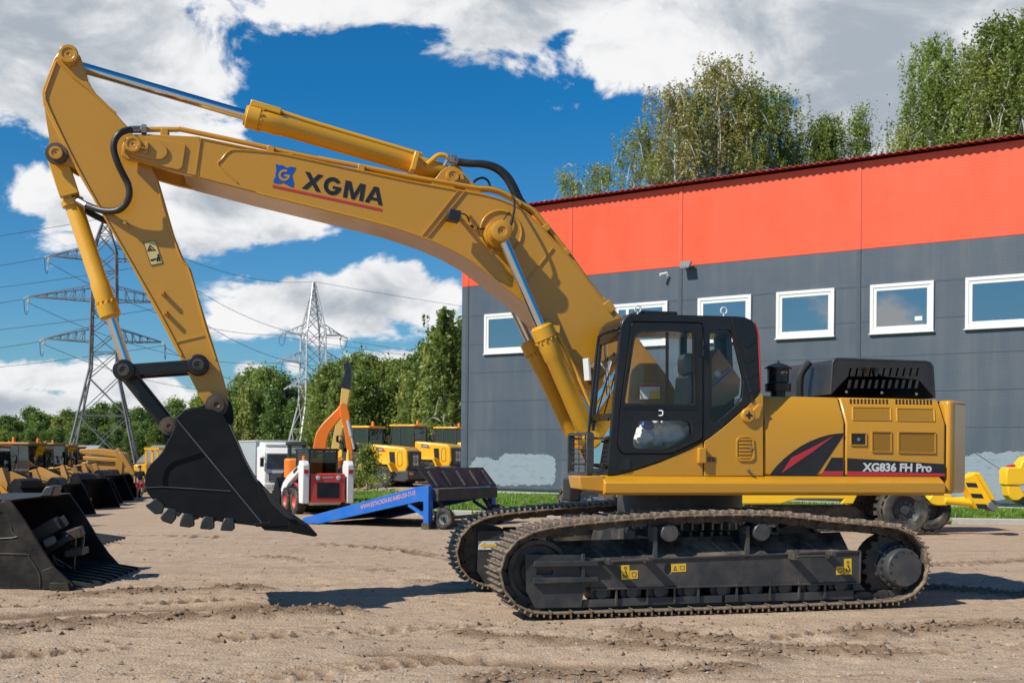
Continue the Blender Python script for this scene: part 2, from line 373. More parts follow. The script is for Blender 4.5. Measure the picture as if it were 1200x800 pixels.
def gheight(x, y):
    d = -.85*np_s((y-17)/26)*np_s((-x-5.5)/7)
    near = np_s((34-y)/10)
    z = (fbm(x*.35, y*.9, 3, 3)-.44)*.06+(fbm(x*1.1, y*2.2, 4, 31)-.46)*.05+(fbm(x*5, y*7, 3, 77)-.43)*.036+(fbm(x*13, y*15, 2, 91)-.37)*.016
    for pts, wd, h in RID:
        best = np.full_like(x, 1e9); edge = np.zeros_like(x)
        for a, b in zip(pts[:-1], pts[1:]):
            dx, dy = b.x-a.x, b.y-a.y; l2 = dx*dx+dy*dy
            t = np.clip(((x-a.x)*dx+(y-a.y)*dy)/l2, 0, 1); q = np.hypot(x-a.x-t*dx, y-a.y-t*dy); best = np.minimum(best, q)
        br = .25+1.5*fbm(x*2.3, y*2.3, 3, 5)*(.4+vn(x*9, y*9, 8))
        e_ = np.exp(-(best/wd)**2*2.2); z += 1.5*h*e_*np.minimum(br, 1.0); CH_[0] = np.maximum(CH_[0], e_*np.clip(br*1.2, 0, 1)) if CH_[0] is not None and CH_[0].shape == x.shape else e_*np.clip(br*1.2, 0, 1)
    lug = np.zeros_like(x)
    for pts, wd in LAN:
        best = np.full_like(x, 1e9); along = np.zeros_like(x); acc = 0.0
        for a, b in zip(pts[:-1], pts[1:]):
            dx, dy = b.x-a.x, b.y-a.y; l2 = dx*dx+dy*dy; l = l2**.5
            t = np.clip(((x-a.x)*dx+(y-a.y)*dy)/l2, 0, 1); q = np.hypot(x-a.x-t*dx, y-a.y-t*dy); m_ = q < best; best = np.where(m_, q, best); along = np.where(m_, acc+t*l, along); acc += l
        mask = np_s((wd-best)/.07)*np_s((fbm(x*.8, y*1.6, 2, 61)-.28)/.2)
        lg = np_s((np.sin(2*PI*(along/.19+best*2.2))-.05)/.5)
        z += mask*(-.022+.042*lg*(.5+vn(x*14, y*14, 3))) + .022*np.exp(-((best-wd-.05)/.06)**2)*vn(x*6, y*6, 4)
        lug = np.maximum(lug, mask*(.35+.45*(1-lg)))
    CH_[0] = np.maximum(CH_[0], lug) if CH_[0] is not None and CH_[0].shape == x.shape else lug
    # churned soil beside the crawler, and a slight rise under its rear
    p = np.hypot((x-2.0)/3.6, (y-11.6)/.9); z += np.exp(-p*p*1.4)*(fbm(x*3.4, y*4.2, 3, 12)-.36)*.10
    z = z*near
    z += .045*np.exp(-(((x-4.8)/1.7)**2+((y-14.2)/1.6)**2))
    ex, ey = x-.281, y-12.46; c, s_ = math.cos(rad(12.5)), math.sin(rad(12.5)); u = ex*c+ey*s_; v = -ex*s_+ey*c
    def flatten(z, v0, v1):
        k = np_s((u+.9)/.5)*np_s((5.3-u)/.5)*np_s((v-v0+.25)/.2)*np_s((v1+.25-v)/.2)
        return z*(1-k)+k*(-.012+.055*np.clip(u/4.3, 0, 1))
    z = flatten(z, 0, .6); z = flatten(z, 2.59, 3.19)
    return z+d
def axis(lo, hi, f0, f1, step, g=1.09, smax=25):
    a = list(np.arange(f0, f1, step)); s = step; x = a[-1]
    while x < hi: s = min(s*g, smax); x += s; a.append(x)
    s = step; x = f0; b = []
    while x > lo: s = min(s*g, smax); x -= s; b.append(x)
    return np.array(b[::-1]+a)
gx = axis(-900, 900, -6.6, 7.4, .036); gy = axis(-60, 1800, 8.4, 16.5, .03, 1.035)
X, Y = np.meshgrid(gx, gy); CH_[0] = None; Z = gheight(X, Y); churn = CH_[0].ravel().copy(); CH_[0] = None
nx, ny = len(gx), len(gy)
V = np.stack([X, Y, Z], -1).reshape(-1, 3)
idx = np.arange(nx*ny).reshape(ny, nx)
Fq = np.stack([idx[:-1, :-1], idx[:-1, 1:], idx[1:, 1:], idx[1:, :-1]], -1).reshape(-1, 4)
me = bpy.data.meshes.new('ground'); me.vertices.add(len(V)); me.vertices.foreach_set('co', V.ravel()); me.loops.add(Fq.size); me.loops.foreach_set('vertex_index', Fq.ravel().astype(np.int32))
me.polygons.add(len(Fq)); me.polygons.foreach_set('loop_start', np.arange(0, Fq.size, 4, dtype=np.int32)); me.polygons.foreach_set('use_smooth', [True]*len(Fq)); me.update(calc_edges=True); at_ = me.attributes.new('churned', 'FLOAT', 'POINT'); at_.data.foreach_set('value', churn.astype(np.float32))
ground = bpy.data.objects.new('ground', me); COL.objects.link(ground); ground['kind'] = 'structure'
def gz(x, y): return float(gheight(np.array([float(x)]), np.array([float(y)]))[0])
m = bpy.data.materials.new('dirt'); nt = nodes(m); out = N(nt, 'ShaderNodeOutputMaterial'); b = N(nt, 'ShaderNodeBsdfPrincipled', i_Roughness=.95); b.inputs['Specular IOR Level'].default_value = .15
tc = N(nt, 'ShaderNodeTexCoord'); st = N(nt, 'ShaderNodeMapping'); st.inputs['Scale'].default_value = (.35, 1, 1); st.inputs['Rotation'].default_value = (0, 0, .12); L(nt, tc.outputs['Object'], st.inputs[0])
a1 = N(nt, 'ShaderNodeTexNoise', i_Scale=.8, i_Detail=8.0, i_Roughness=.65); L(nt, st.outputs[0], a1.inputs['Vector'])
a2 = N(nt, 'ShaderNodeTexNoise', i_Scale=9.0, i_Detail=8.0, i_Roughness=.7); L(nt, st.outputs[0], a2.inputs['Vector'])
a3 = N(nt, 'ShaderNodeTexNoise', i_Scale=70.0, i_Detail=5.0, i_Roughness=.7); L(nt, tc.outputs['Object'], a3.inputs['Vector'])
vo = N(nt, 'ShaderNodeTexVoronoi', i_Scale=38.0); L(nt, tc.outputs['Object'], vo.inputs['Vector'])
c = mixc(nt, ramp(nt, a1.outputs[0], .36, .66), (.47, .32, .205), (.33, .222, .14))
c = mixc(nt, ramp(nt, a2.outputs[0], .42, .72), c, (.56, .40, .265))
c = mixc(nt, ramp(nt, a2.outputs[0], .46, .30), c, (.22, .146, .092))
a5 = N(nt, 'ShaderNodeTexNoise', i_Scale=27.0, i_Detail=6.0, i_Roughness=.75); L(nt, tc.outputs['Object'], a5.inputs['Vector'])
c = mixc(nt, ramp(nt, a5.outputs[0], .53, .66, (0, 0, 0, 1), (.75, .75, .75, 1)), c, (.22, .148, .095)); c = mixc(nt, ramp(nt, a5.outputs[0], .46, .34, (0, 0, 0, 1), (.35, .35, .35, 1)), c, (.62, .46, .32))
c = mixc(nt, ramp(nt, a3.outputs[0], .40, .62, (0, 0, 0, 1), (.75, .75, .75, 1)), c, (.37, .255, .165))
stn = ramp(nt, vo.outputs['Color'], .80, .86, (0, 0, 0, 1), (.45, .45, .45, 1)); c = mixc(nt, stn, c, (.52, .46, .38))
a4 = N(nt, 'ShaderNodeTexNoise', i_Scale=1.0, i_Detail=6.0, i_Roughness=.6); s4 = N(nt, 'ShaderNodeMapping'); s4.inputs['Scale'].default_value = (.16, 1.7, 1); s4.inputs['Rotation'].default_value = (0, 0, .06); L(nt, tc.outputs['Object'], s4.inputs[0]); L(nt, s4.outputs[0], a4.inputs['Vector'])
c = mixc(nt, ramp(nt, a4.outputs[0], .50, .68, (0, 0, 0, 1), (.7, .7, .7, 1)), c, (.215, .142, .09))
s6 = N(nt, 'ShaderNodeMapping'); s6.inputs['Scale'].default_value = (.55, 3.6, 1); s6.inputs['Rotation'].default_value = (0, 0, -.05); L(nt, tc.outputs['Object'], s6.inputs[0]); a6 = N(nt, 'ShaderNodeTexNoise', i_Scale=2.6, i_Detail=8.0, i_Roughness=.72, i_Distortion=.6); L(nt, s6.outputs[0], a6.inputs['Vector'])
c = mixc(nt, ramp(nt, a6.outputs[0], .54, .64, (0, 0, 0, 1), (.8, .8, .8, 1)), c, (.185, .122, .078)); c = mixc(nt, ramp(nt, a6.outputs[0], .44, .34, (0, 0, 0, 1), (.45, .45, .45, 1)), c, (.50, .385, .28))
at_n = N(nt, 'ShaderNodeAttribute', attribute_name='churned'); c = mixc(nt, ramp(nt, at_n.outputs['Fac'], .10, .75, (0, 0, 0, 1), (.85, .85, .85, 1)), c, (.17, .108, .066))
L(nt, c, b.inputs['Base Color'])
h1 = MT('MULTIPLY', a2.outputs[0], .5); h2 = MT('MULTIPLY', a3.outputs[0], .28); h3 = MT('MULTIPLY', vo.outputs['Distance'], -.35)
bp = N(nt, 'ShaderNodeBump', i_Strength=.75, i_Distance=.035); L(nt, MT('ADD', MT('ADD', h1, h2), h3), bp.inputs['Height']); L(nt, bp.outputs[0], b.inputs['Normal'])
L(nt, b.outputs[0], out.inputs[0]); ground.data.materials.append(m)
# loose stones and clods
rng = np.random.default_rng(5)
mb = MB()
OCT = [(1, 0, 0), (-1, 0, 0), (0, 1, 0), (0, -1, 0), (0, 0, 1), (0, 0, -1)]; OF = [(0, 2, 4), (2, 1, 4), (1, 3, 4), (3, 0, 4), (2, 0, 5), (1, 2, 5), (3, 1, 5), (0, 3, 5)]
pts = []
for i in range(8800):
    y = 8.9+rng.random()**1.6*22; x = (rng.random()-.5)*y*.92; pts.append((x, y, .004+.014*rng.random()**3.5, int(rng.random() < .35)))
for pl, wd, h in RID:
    if h < 0: continue
    for k in range(int(190*wd/.3)):
        i = rng.integers(0, len(pl)-1); t = rng.random(); a, b_ = pl[i], pl[i+1]
        pts.append((a.x+(b_.x-a.x)*t+rng.normal()*wd*.4, a.y+(b_.y-a.y)*t+rng.normal()*wd*.4, .012+.035*rng.random()**2.5, 2))
for k in range(1500):
    y = 9+rng.random()**1.5*14; pts.append(((rng.random()-.5)*y*.9, y, .006+.022*rng.random()**3, 2))
for k in range(420): pts.append((1.9+rng.normal()*2.3, 11.5+rng.normal()*.55, .008+.028*rng.random()**2.5, 2))
PX = np.array([p[0] for p in pts]); PY = np.array([p[1] for p in pts]); PZ = gheight(PX, PY)
for (x, y, r_, k), z in zip(pts, PZ):
    mb.mi = k; q = rng.random((6, 1))*.5+.75; a = rng.random()*6.3
    sc3 = (r_*(.8+rng.random()*.6), r_*(.7+rng.random()*.4), r_*(.5+rng.random()*.4))
    vs = []
    for j, o_ in enumerate(OCT):
        vx, vy, vz = o_[0]*sc3[0]*q[j, 0], o_[1]*sc3[1]*q[j, 0], o_[2]*sc3[2]*q[j, 0]
        vx += (rng.random()-.5)*r_*.5; vy += (rng.random()-.5)*r_*.5
        vs.append((x+vx*math.cos(a)-vy*math.sin(a), y+vx*math.sin(a)+vy*math.cos(a), z+vz+r_*.15))
    mb.add(vs, OF)
M['stone'] = paint('pale_stone', (.42, .37, .31), .9, dust=.3); M['stone2'] = paint('grey_stone', (.28, .25, .215), .9, dust=.3); M['clod'] = paint('soil_clod', (.22, .15, .098), .95, dust=.4, scale=20)
g = mb.build('gravel', [M['stone'], M['stone2'], M['clod']], smooth=80); g['kind'] = 'stuff'
# kerb, lawn strip
M['concrete'] = paint('concrete', (.42, .40, .36), .85, dust=.4, scale=4, bump=.02)
mb = MB(); n = len(KERB); vs = []
dense = [ (x, float(kerb_y(x))) for x in np.arange(-4.6, 22, 1.0)]
for x, y in dense:
    z = dip(x, y); vs += [(x, y, z-.2), (x, y, z+.13), (x, y+.02, z+.15), (x+.02, y+.2, z+.15), (x+.02, y+.22, z-.2)]
fs = []
for i in range(len(dense)-1):
    for j in range(4): fs.append([i*5+j, i*5+j+1, i*5+j+6, i*5+j+5])
mb.add(vs, fs); k = mb.build('kerb', M['concrete'], smooth=20); k['kind'] = 'structure'
# ------------------------------------------------------------------ warehouse
WF = Frame(-2.16, 51.06, rad(-36))
def wall_mat(name, col, rough=.45, sk_=.13):
    m = paint(name, col, rough, dust=.06, scale=.6, bump=0); nt = m.node_tree
    tc = [n for n in nt.nodes if n.type == 'TEX_COORD'][0]; b = [n for n in nt.nodes if n.type == 'BSDF_PRINCIPLED'][0]
    s = N(nt, 'ShaderNodeSeparateXYZ'); L(nt, tc.outputs['Object'], s.inputs[0])
    k = N(nt, 'ShaderNodeMath', operation='PINGPONG', i_1=.055); L(nt, s.outputs[2], k.inputs[0])
    r_ = N(nt, 'ShaderNodeMapRange', i_1=.0, i_2=.012); L(nt, k.outputs[0], r_.inputs[0])
    sm_ = N(nt, 'ShaderNodeMapping'); sm_.inputs['Scale'].default_value = (2.2, 1, .16); L(nt, tc.outputs['Object'], sm_.inputs[0]); sn = N(nt, 'ShaderNodeTexNoise', i_Scale=1.0, i_Detail=7.0, i_Roughness=.65); L(nt, sm_.outputs[0], sn.inputs['Vector'])
    src = b.inputs['Base Color'].links[0].from_socket; L(nt, mixc(nt, ramp(nt, sn.outputs[0], .45, .75, (0, 0, 0, 1), (sk_, sk_, sk_, 1)), src, (.30, .27, .23)), b.inputs['Base Color'])
    bp = N(nt, 'ShaderNodeBump', i_Strength=.22, i_Distance=.004); L(nt, r_.outputs[0], bp.inputs['Height']); L(nt, bp.outputs[0], b.inputs['Normal'])
    return m
M['wallgrey'] = wall_mat('grey_cladding', (.062, .082, .108)); M['wallred'] = wall_mat('red_cladding', (.72, .078, .018), .45, .05)
M['patch'] = wall_mat('pale_touch_up', (.235, .285, .33)); nt = M['patch'].node_tree; b = [n for n in nt.nodes if n.type == 'BSDF_PRINCIPLED'][0]; src = b.inputs['Base Color'].links[0].from_socket; tc = [n for n in nt.nodes if n.type == 'TEX_COORD'][0]
bm_ = N(nt, 'ShaderNodeMapping'); bm_.inputs['Scale'].default_value = (.9, 1, 3.2); L(nt, tc.outputs['Object'], bm_.inputs[0]); bn_ = N(nt, 'ShaderNodeTexNoise', i_Scale=2.2, i_Detail=9.0, i_Roughness=.75); L(nt, bm_.outputs[0], bn_.inputs['Vector'])
L(nt, mixc(nt, ramp(nt, bn_.outputs[0], .52, .72, (0, 0, 0, 1), (.75, .75, .75, 1)), src, (.085, .11, .14)), b.inputs['Base Color'])
M['trimgrey'] = flat('grey_trim', (.055, .072, .095)); M['trimred'] = flat('red_trim', (.70, .09, .04))
M['roofred'] = paint('roof_sheet', (.30, .022, .03), .4, dust=.1)
m = bpy.data.materials.new('window_pane'); nt = nodes(m); out = N(nt, 'ShaderNodeOutputMaterial'); b = N(nt, 'ShaderNodeBsdfPrincipled', i_Roughness=.02); b.inputs['Base Color'].default_value = (.02, .035, .05, 1); b.inputs['IOR'].default_value = 3.3; L(nt, b.outputs[0], out.inputs[0]); M['winpane'] = m
tz = lambda x, y: WF.T(x, y, 0)[1]
z_base = tz(546, 570); z_mid = .5*(tz(700, 322.2)+tz(1004, 292)); z_roof = .5*(tz(700, 232.7)+tz(1200, 161.6))
LEN = 34.0; DEPW = 22.0
bt = frame_thing(WF, 'warehouse', 'long dark grey clad warehouse with a broad orange red band under its roof', 'building')
mb = MB(); mb.box(0, LEN, 0, DEPW, z_base, z_mid); mb.build('wall', M['wallgrey'], bt)
mb = MB(); mb.box(0, LEN, -.012, DEPW, z_mid+.004, z_roof-.02); tag(mb.build('wall', M['wallred'], bt), 'orange red upper wall band')
mb = MB(); mb.box(.03, LEN-.03, .05, DEPW-.05, -.3, z_base); mb.build('plinth', M['concrete'], bt)
mb = MB(); mb.box(-.02, LEN, -.06, .0, z_base-.03, z_base+.03); mb.build('drip_trim', M['trimgrey'], bt)
# corrugated roof sheet, its front edge overhanging
mb = MB(); sect = []; xx = -.35; up = []
pts_ = []
while xx < LEN+.3:
    pts_ += [(xx, 0), (xx+.07, .045), (xx+.13, .045), (xx+.20, 0)]; xx += .25
top = [(x, z_roof+.05+z) for x, z in pts_]; bot = [(x, z_roof+.03+z) for x, z in reversed(pts_)]
n = len(pts_); vs = []; fs = []
for y, dz in ((-.34, 0), (DEPW*.5, .8)):
    vs += [(x, y, z_roof+.05+z+dz) for x, z in pts_]+[(x, y, z_roof+.03+z+dz) for x, z in pts_]
for i in range(n-1):
    fs += [[i, i+1, 2*n+i+1, 2*n+i], [n+i+1, n+i, 3*n+i, 3*n+i+1], [i+1, i, n+i, n+i+1]]
mb.add(vs, fs)
vs = [(x, DEPW+.3 if k else DEPW*.5, z_roof+.05+z+(0 if k else .8)) for k in (0, 1) for x, z in pts_]; mb.add(vs, [[i, i+1, n+i+1, n+i] for i in range(n-1)])
mb.build('roof', M['roofred'], bt, smooth=20)
for px in (548.2, 669, 797.5, 1006.5, 1330): # cover strips
    u = WF.T(px, 330, 0)[0]
    mb = MB(); mb.box(u-.07, u+.07, -.03, 0, z_base, z_mid); mb.box(u-.012, u+.012, -.034, -.03, z_base, z_mid); mb.build('cover_strip', M['trimgrey'], bt)
    mb = MB(); mb.box(u-.07, u+.07, -.035, -.012, z_mid+.004, z_roof-.02); mb.box(u-.012, u+.012, -.039, -.035, z_mid+.02, z_roof-.02); mb.build('cover_strip', M['trimred'], bt)
zj = z_base+1.19
while zj < z_mid-.3: # panel joints
    mb = MB(); mb.box(.0, LEN, -.008, 0, zj-.018, zj+.018); mb.build('panel_joint', M['trimgrey'], bt); zj += 1.19
WIN = [(568.5, 632, 370.5, 416.7), (720, 783, 358, 404), (818.5, 881, 350, 401), (910.5, 978.5, 342, 396.5), (1020.5, 1095, 333, 390.6), (1132, 1216, 324, 384), (1262, 1362, 312, 377)]
zt = sum(tz(a, c) for a, b_, c, d in WIN[:6])/6; zb = sum(tz(a, d) for a, b_, c, d in (WIN[0], WIN[3], WIN[4], WIN[5]))/4
for i, (a, b_, c, d) in enumerate(WIN):
    u0 = WF.T(a, c, 0)[0]; u1 = WF.T(b_, c, 0)[0]; fw = .11
    mb = MB(); mb.prism([(u0, zb), (u1, zb), (u1, zt), (u0, zt)], -.075, -.001, [[(u0+fw, zb+fw), (u1-fw, zb+fw), (u1-fw, zt-fw), (u0+fw, zt-fw)]])
    g_ = .17; mb.prism([(u0+fw, zb+fw), (u1-fw, zb+fw), (u1-fw, zt-fw), (u0+fw, zt-fw)], -.05, -.002, [[(u0+g_+.05, zb+g_+.05), (u1-g_-.05, zb+g_+.05), (u1-g_-.05, zt-g_-.05), (u0+g_+.05, zt-g_-.05)]])
    if i == 1: um = u0+(u1-u0)*.26; mb.box(um-.06, um+.06, -.055, -.003, zb+g_, zt-g_)
    wo_ = mb.build('window', M['white'], bt, bevel=.006)
    mb = MB(); mb.box(u0+g_+.03, u1-g_-.03, -.022, -.004, zb+g_+.03, zt-g_-.03); mb.build('pane', M['winpane'], wo_)
    if i == 4:
        mb = MB(); mb.box(u1-.62, u1-.38, -.026, -.023, zb+.36, zb+.50); mb.build('sticker', M['white'], wo_)
    mb = MB(); mb.box(u0-.03, u1+.03, -.12, -.001, zb-.035, zb-.003); mb.build('sill', M['white'], wo_)
rr = random.Random(3)
def ragged(pts, amp, n=7):
    o = []
    for i in range(len(pts)):
        a, b_ = pts[i], pts[(i+1) % len(pts)]
        for k in range(n):
            t = k/n; o.append((a[0]+(b_[0]-a[0])*t+rr.uniform(-amp, amp), a[1]+(b_[1]-a[1])*t+rr.uniform(-amp, amp)))
    return o
mb = MB(); mb.prism(ragged(WF.P([(550, 548), (553, 541), (560, 535), (574, 537), (582, 539), (590, 532), (610, 531.5), (640, 532), (648, 534), (651, 539), (651, 562), (648, 567), (636, 568.5), (600, 568.5), (580, 568), (565, 568), (551, 562)], 0), .045, 9), -.009, -.0015)
mb.build('touch_up_patch', M['patch'], bt)
mb = MB(); mb.prism(ragged(WF.P([(1085, 541), (1130, 535), (1146, 530.5), (1200, 529.5), (1290, 527), (1290, 589), (1085, 582)], 0), .05, 14), -.009, -.0015); mb.build('touch_up_patch', M['patch'], bt)
# things fixed to the wall
u, z = WF.T(803.5, 310, -.3); p = WF.o+WF.u*u
fl = thing('floodlight', 'flat grey floodlight fixed to the warehouse wall where red meets grey', 'floodlight', (p.x, p.y, z), WF.yaw)
mb = MB(); mb.obox((0, -.32, 0), .42, .08, .30, (rad(-35), 0, 0)); mb.build('housing', M['galvdark'], fl, bevel=.01)
mb = MB(); mb.obox((0, -.345, -.035), .36, .012, .24, (rad(-35), 0, 0)); mb.build('lens', M['silver'], fl)
mb = MB(); mb.beam((0, -.012, -.05), (0, -.28, -.02), .06); mb.beam((-.2, -.04, -.05), (.2, -.04, -.05), .05); mb.build('bracket', M['galvdark'], fl)
u, z = WF.T(780, 321, -.2); p = WF.o+WF.u*u
sc_ = thing('security_camera', 'small white bullet security camera on the grey warehouse wall', 'security camera', (p.x, p.y, z), WF.yaw)
mb = MB(); mb.cyl((0.02, -.12, .03), (-.16, -.34, -.03), .055, 12); mb.build('camera_body', M['white'], sc_)
mb = MB(); mb.cyl((0, -.001, -.06), (0, -.03, -.06), .07, 12); mb.tube([(0, -.03, -.06), (0, -.12, -.08), (-.03, -.17, -.02)], .022); mb.build('bracket', M['white'], sc_)
# lawn between kerb and wall
def wall_y(x):
    t = (x+2.16)/math.cos(rad(36)); return 51.06-math.sin(rad(36))*t
mb = MB(); vs = []; fs = []; xs = np.arange(-7.5, 24, .5)
for x in xs:
    y0 = float(kerb_y(x))+.18; y1 = wall_y(x)-.02 if x > -2 else 51.0
    y1 = max(y1, y0+.3)
    for k in range(5): y = y0+(y1-y0)*k/4; vs.append((x, y, dip(x, y)+.12+.03*math.sin(x*1.7+y)))
for i in range(len(xs)-1):
    for k in range(4): a = i*5+k; fs.append([a, a+5, a+6, a+1])
mb.add(vs, fs)
def leafmat(name, c0, c1, trans=.35):
    m = bpy.data.materials.new(name); nt = nodes(m); out = N(nt, 'ShaderNodeOutputMaterial')
    tc = N(nt, 'ShaderNodeTexCoord'); oi = N(nt, 'ShaderNodeObjectInfo')
    n_ = N(nt, 'ShaderNodeTexNoise', i_Scale=.9, i_Detail=4.0); L(nt, tc.outputs['Object'], n_.inputs['Vector'])
    ge = N(nt, 'ShaderNodeNewGeometry')
    ad = N(nt, 'ShaderNodeMath', operation='MULTIPLY_ADD', i_1=.35, i_2=-.12); L(nt, ge.outputs['Random Per Island'], ad.inputs[0])
    a2 = N(nt, 'ShaderNodeMath', operation='ADD'); L(nt, n_.outputs[0], a2.inputs[0]); L(nt, ad.outputs[0], a2.inputs[1])
    a3 = N(nt, 'ShaderNodeMath', operation='MULTIPLY_ADD', i_1=.3, i_2=-.1); L(nt, oi.outputs['Random'], a3.inputs[0])
    a4 = N(nt, 'ShaderNodeMath', operation='ADD'); L(nt, a2.outputs[0], a4.inputs[0]); L(nt, a3.outputs[0], a4.inputs[1])
    c = ramp(nt, a4.outputs[0], .3, .85, (*c0, 1), (*c1, 1))
    d = N(nt, 'ShaderNodeBsdfDiffuse'); t = N(nt, 'ShaderNodeBsdfTranslucent'); mx = N(nt, 'ShaderNodeMixShader', i_0=trans)
    gl = N(nt, 'ShaderNodeBsdfGlossy', i_Roughness=.45); gl.inputs[0].default_value = (.6, .65, .6, 1); m2 = N(nt, 'ShaderNodeMixShader', i_0=.05)
    L(nt, c, d.inputs[0]); L(nt, c, t.inputs[0]); L(nt, d.outputs[0], mx.inputs[1]); L(nt, t.outputs[0], mx.inputs[2]); L(nt, mx.outputs[0], m2.inputs[1]); L(nt, gl.outputs[0], m2.inputs[2]); L(nt, m2.outputs[0], out.inputs[0]); return m
M['turf'] = leafmat('turf', (.06, .11, .015), (.13, .21, .03), .0); M['blade'] = leafmat('grass_blade', (.085, .17, .015), (.22, .36, .04), .4)
lw = mb.build('lawn', M['turf'], smooth=60); lw['kind'] = 'structure'
mb = MB(); rg = np.random.default_rng(11)
for i in range(26000):
    x = rg.uniform(-7.4, 17); y0 = float(kerb_y(x))+.25; y1 = min(wall_y(x)-.1, 51) if x > -2 else 51
    if y1 < y0+.2: continue
    y = y0+(y1-y0)*rg.random()**2.2; h = (.05+.10*rg.random())*(1.5 if fbm(np.array([x*1.3]), np.array([y*1.3]), 2, 9)[0] > .5 else .8); a = rg.random()*6.3; wd = .018
    z = dip(x, y)+.11; lx, ly = rg.normal(0, .05, 2)
    mb.add([(x-wd*math.cos(a), y-wd*math.sin(a), z), (x+wd*math.cos(a), y+wd*math.sin(a), z), (x+lx, y+ly, z+h)], [[0, 1, 2]])
for i in range(160): # weeds sprouting in front of the kerb
    k = [(9.3, .5), (10.9, .7), (-.6, .6), (.6, .5), (-1.9, .5)][i % 5]; x = k[0]+rg.normal(0, .18); y = float(kerb_y(x))-.12-abs(rg.normal(0, .08)); z = dip(x, y)
    for j in range(6): mb.add([(x+rg.normal(0, .03), y+rg.normal(0, .03), z), (x+rg.normal(0, .03), y+rg.normal(0, .03), z), (x+rg.normal(0, .09), y+rg.normal(0, .09), z+.08+.16*rg.random())], [[0, 1, 2]])
gr = mb.build('grass', M['blade'], smooth=10); gr['kind'] = 'stuff'
# ------------------------------------------------------------------ the excavator
XF = Frame(.281, 12.46, rad(12.5))
T = XF.T; P = XF.P; T3 = XF.T3
ex = frame_thing(XF, 'excavator', 'large gold tracked excavator with a black bucket hanging from its raised arm', 'excavator')
def bar2(mb, a, b, v0, v1, w):
    """flat link between two local (x,z) points, thickness v0..v1, half width w, round ends"""
    a = Vector(a); b = Vector(b); d = (b-a).normalized(); an = math.atan2(d.y, d.x)
    poly = circ(b.x, b.y, w, 9, an-PI/2, an+PI/2)+circ(a.x, a.y, w, 9, an+PI/2, an+1.5*PI)
    mb.prism(poly, v0, v1)
def pin(mb, c, v0, r, dep=.05, n=20):
    """round pin boss facing the camera side, ending at v0 and reaching back by dep"""
    x, z = c; mb.lathe((x, v0+dep, z), (0, -1, 0), [(0, r), (dep-.012, r), (dep, r*.93), (dep+.001, r*.62), (dep-.008, r*.60), (dep-.008, r*.18), (dep-.02, r*.15)], n)
# ---- tracks
TRK = [(603, 627), (611, 621.5), (620, 617.5), (650, 611), (695, 606), (740, 602), (790, 598.5), (817, 597.5), (860, 596.8), (903, 597), (940, 600), (965, 603.6), (1010, 608), (1040, 610.5), (1058, 613), (1074, 620), (1086, 632), (1094, 650), (1095, 668), (1091, 684), (1082, 696), (1070, 705), (1058, 709.5), (1030, 711.5), (903, 717), (817, 720), (632, 725.5), (614, 722), (602, 715), (591, 704), (584, 693), (580, 680), (579.5, 667), (583, 652), (592, 638)]
tp = [Vector(p) for p in P(TRK, 0)]
def resample(pts, n):
    q = pts+[pts[0]]; Ls = [0]
    for a, b in zip(q[:-1], q[1:]): Ls.append(Ls[-1]+(b-a).length)
    o = []
    for k in range(n):
        s = Ls[-1]*k/n; i = max(j for j in range(len(pts)) if Ls[j] <= s); t = (s-Ls[i])/(Ls[i+1]-Ls[i]); o.append(q[i]*(1-t)+q[i+1]*t)
    return o, Ls[-1]
fine, tl = resample(tp, 400)
sm = [sum((fine[(i+k) % 400] for k in range(-3, 4)), Vector((0, 0)))/7 for i in range(400)]
NS = 50; sp, tl = resample(sm, NS)
ctr = sum(sp, Vector((0, 0)))/NS
pitch = tl/NS
shoe = MB()
q = pitch/2
shoe.box(-q*.92, q*.82, 0, .6, -.066, -.045)
for gx_, gh in ((-q*.86, .045), (-q*.22, .036), (q*.42, .036)):
    shoe.prism([(gx_-.013, -.045), (gx_+.013, -.045), (gx_+.008, -.045+gh), (gx_-.008, -.045+gh)], 0.004, .596)
shoe.prism([(q*.82, -.066), (q*1.14, -.086), (q*1.14, -.072), (q*.82, -.045)], .012, .588)
for by in (.21, .26, .34, .39):
    shoe.cyl((q*.1, by, -.05), (q*.1, by, -.032), .016, 6)
shoe_proto = None
def crawler(v0):
    global shoe_proto
    mb = MB()
    for i in range(NS):
        a, b = sp[i], sp[(i+1) % NS]; d = (b-a).normalized(); nrm = Vector((-d.y, d.x)); mid = (a+b)/2
        if nrm.dot(mid-ctr) < 0: nrm = -nrm
        for vv in (.18, .36):
            pts = [a+d*(-.02)-nrm*.065, b+d*.02-nrm*.065, b+d*.025-nrm*.12, mid+d*.04-nrm*.155, mid-d*.04-nrm*.155, a-d*.025-nrm*.12]
            mb.prism([tuple(p) for p in pts], v0+vv, v0+vv+.055)
        p0 = a-nrm*.11; mb.cyl((p0.x, v0+.17, p0.y), (p0.x, v0+.43, p0.y), .032, 8)
    tr = mb.build('crawler_track', M['chain'], ex)
    for i in range(NS):
        a, b = sp[i], sp[(i+1) % NS]; d = (b-a).normalized(); mid = (a+b)/2; nrm = Vector((-d.y, d.x))
        if nrm.dot(mid-ctr) < 0: d = -d
        ang = math.atan2(d.y, d.x)
        if shoe_proto is None: s = shoe.build('track_shoe', M['track'], tr, bevel=.004, seg=1); shoe_proto = s
        else: s = shoe_proto.copy(); COL.objects.link(s); s.parent = tr
        s.location = (mid.x, v0, mid.y); s.rotation_euler = (0, -ang, 0)
    return tr
crawler(0.0); crawler(2.59)
idc = Vector(T(628, 668, .3)); spc = Vector(T(1049, 663, .25))
ri = min((p-idc).length for p in sp)-.14; rs_ = .385
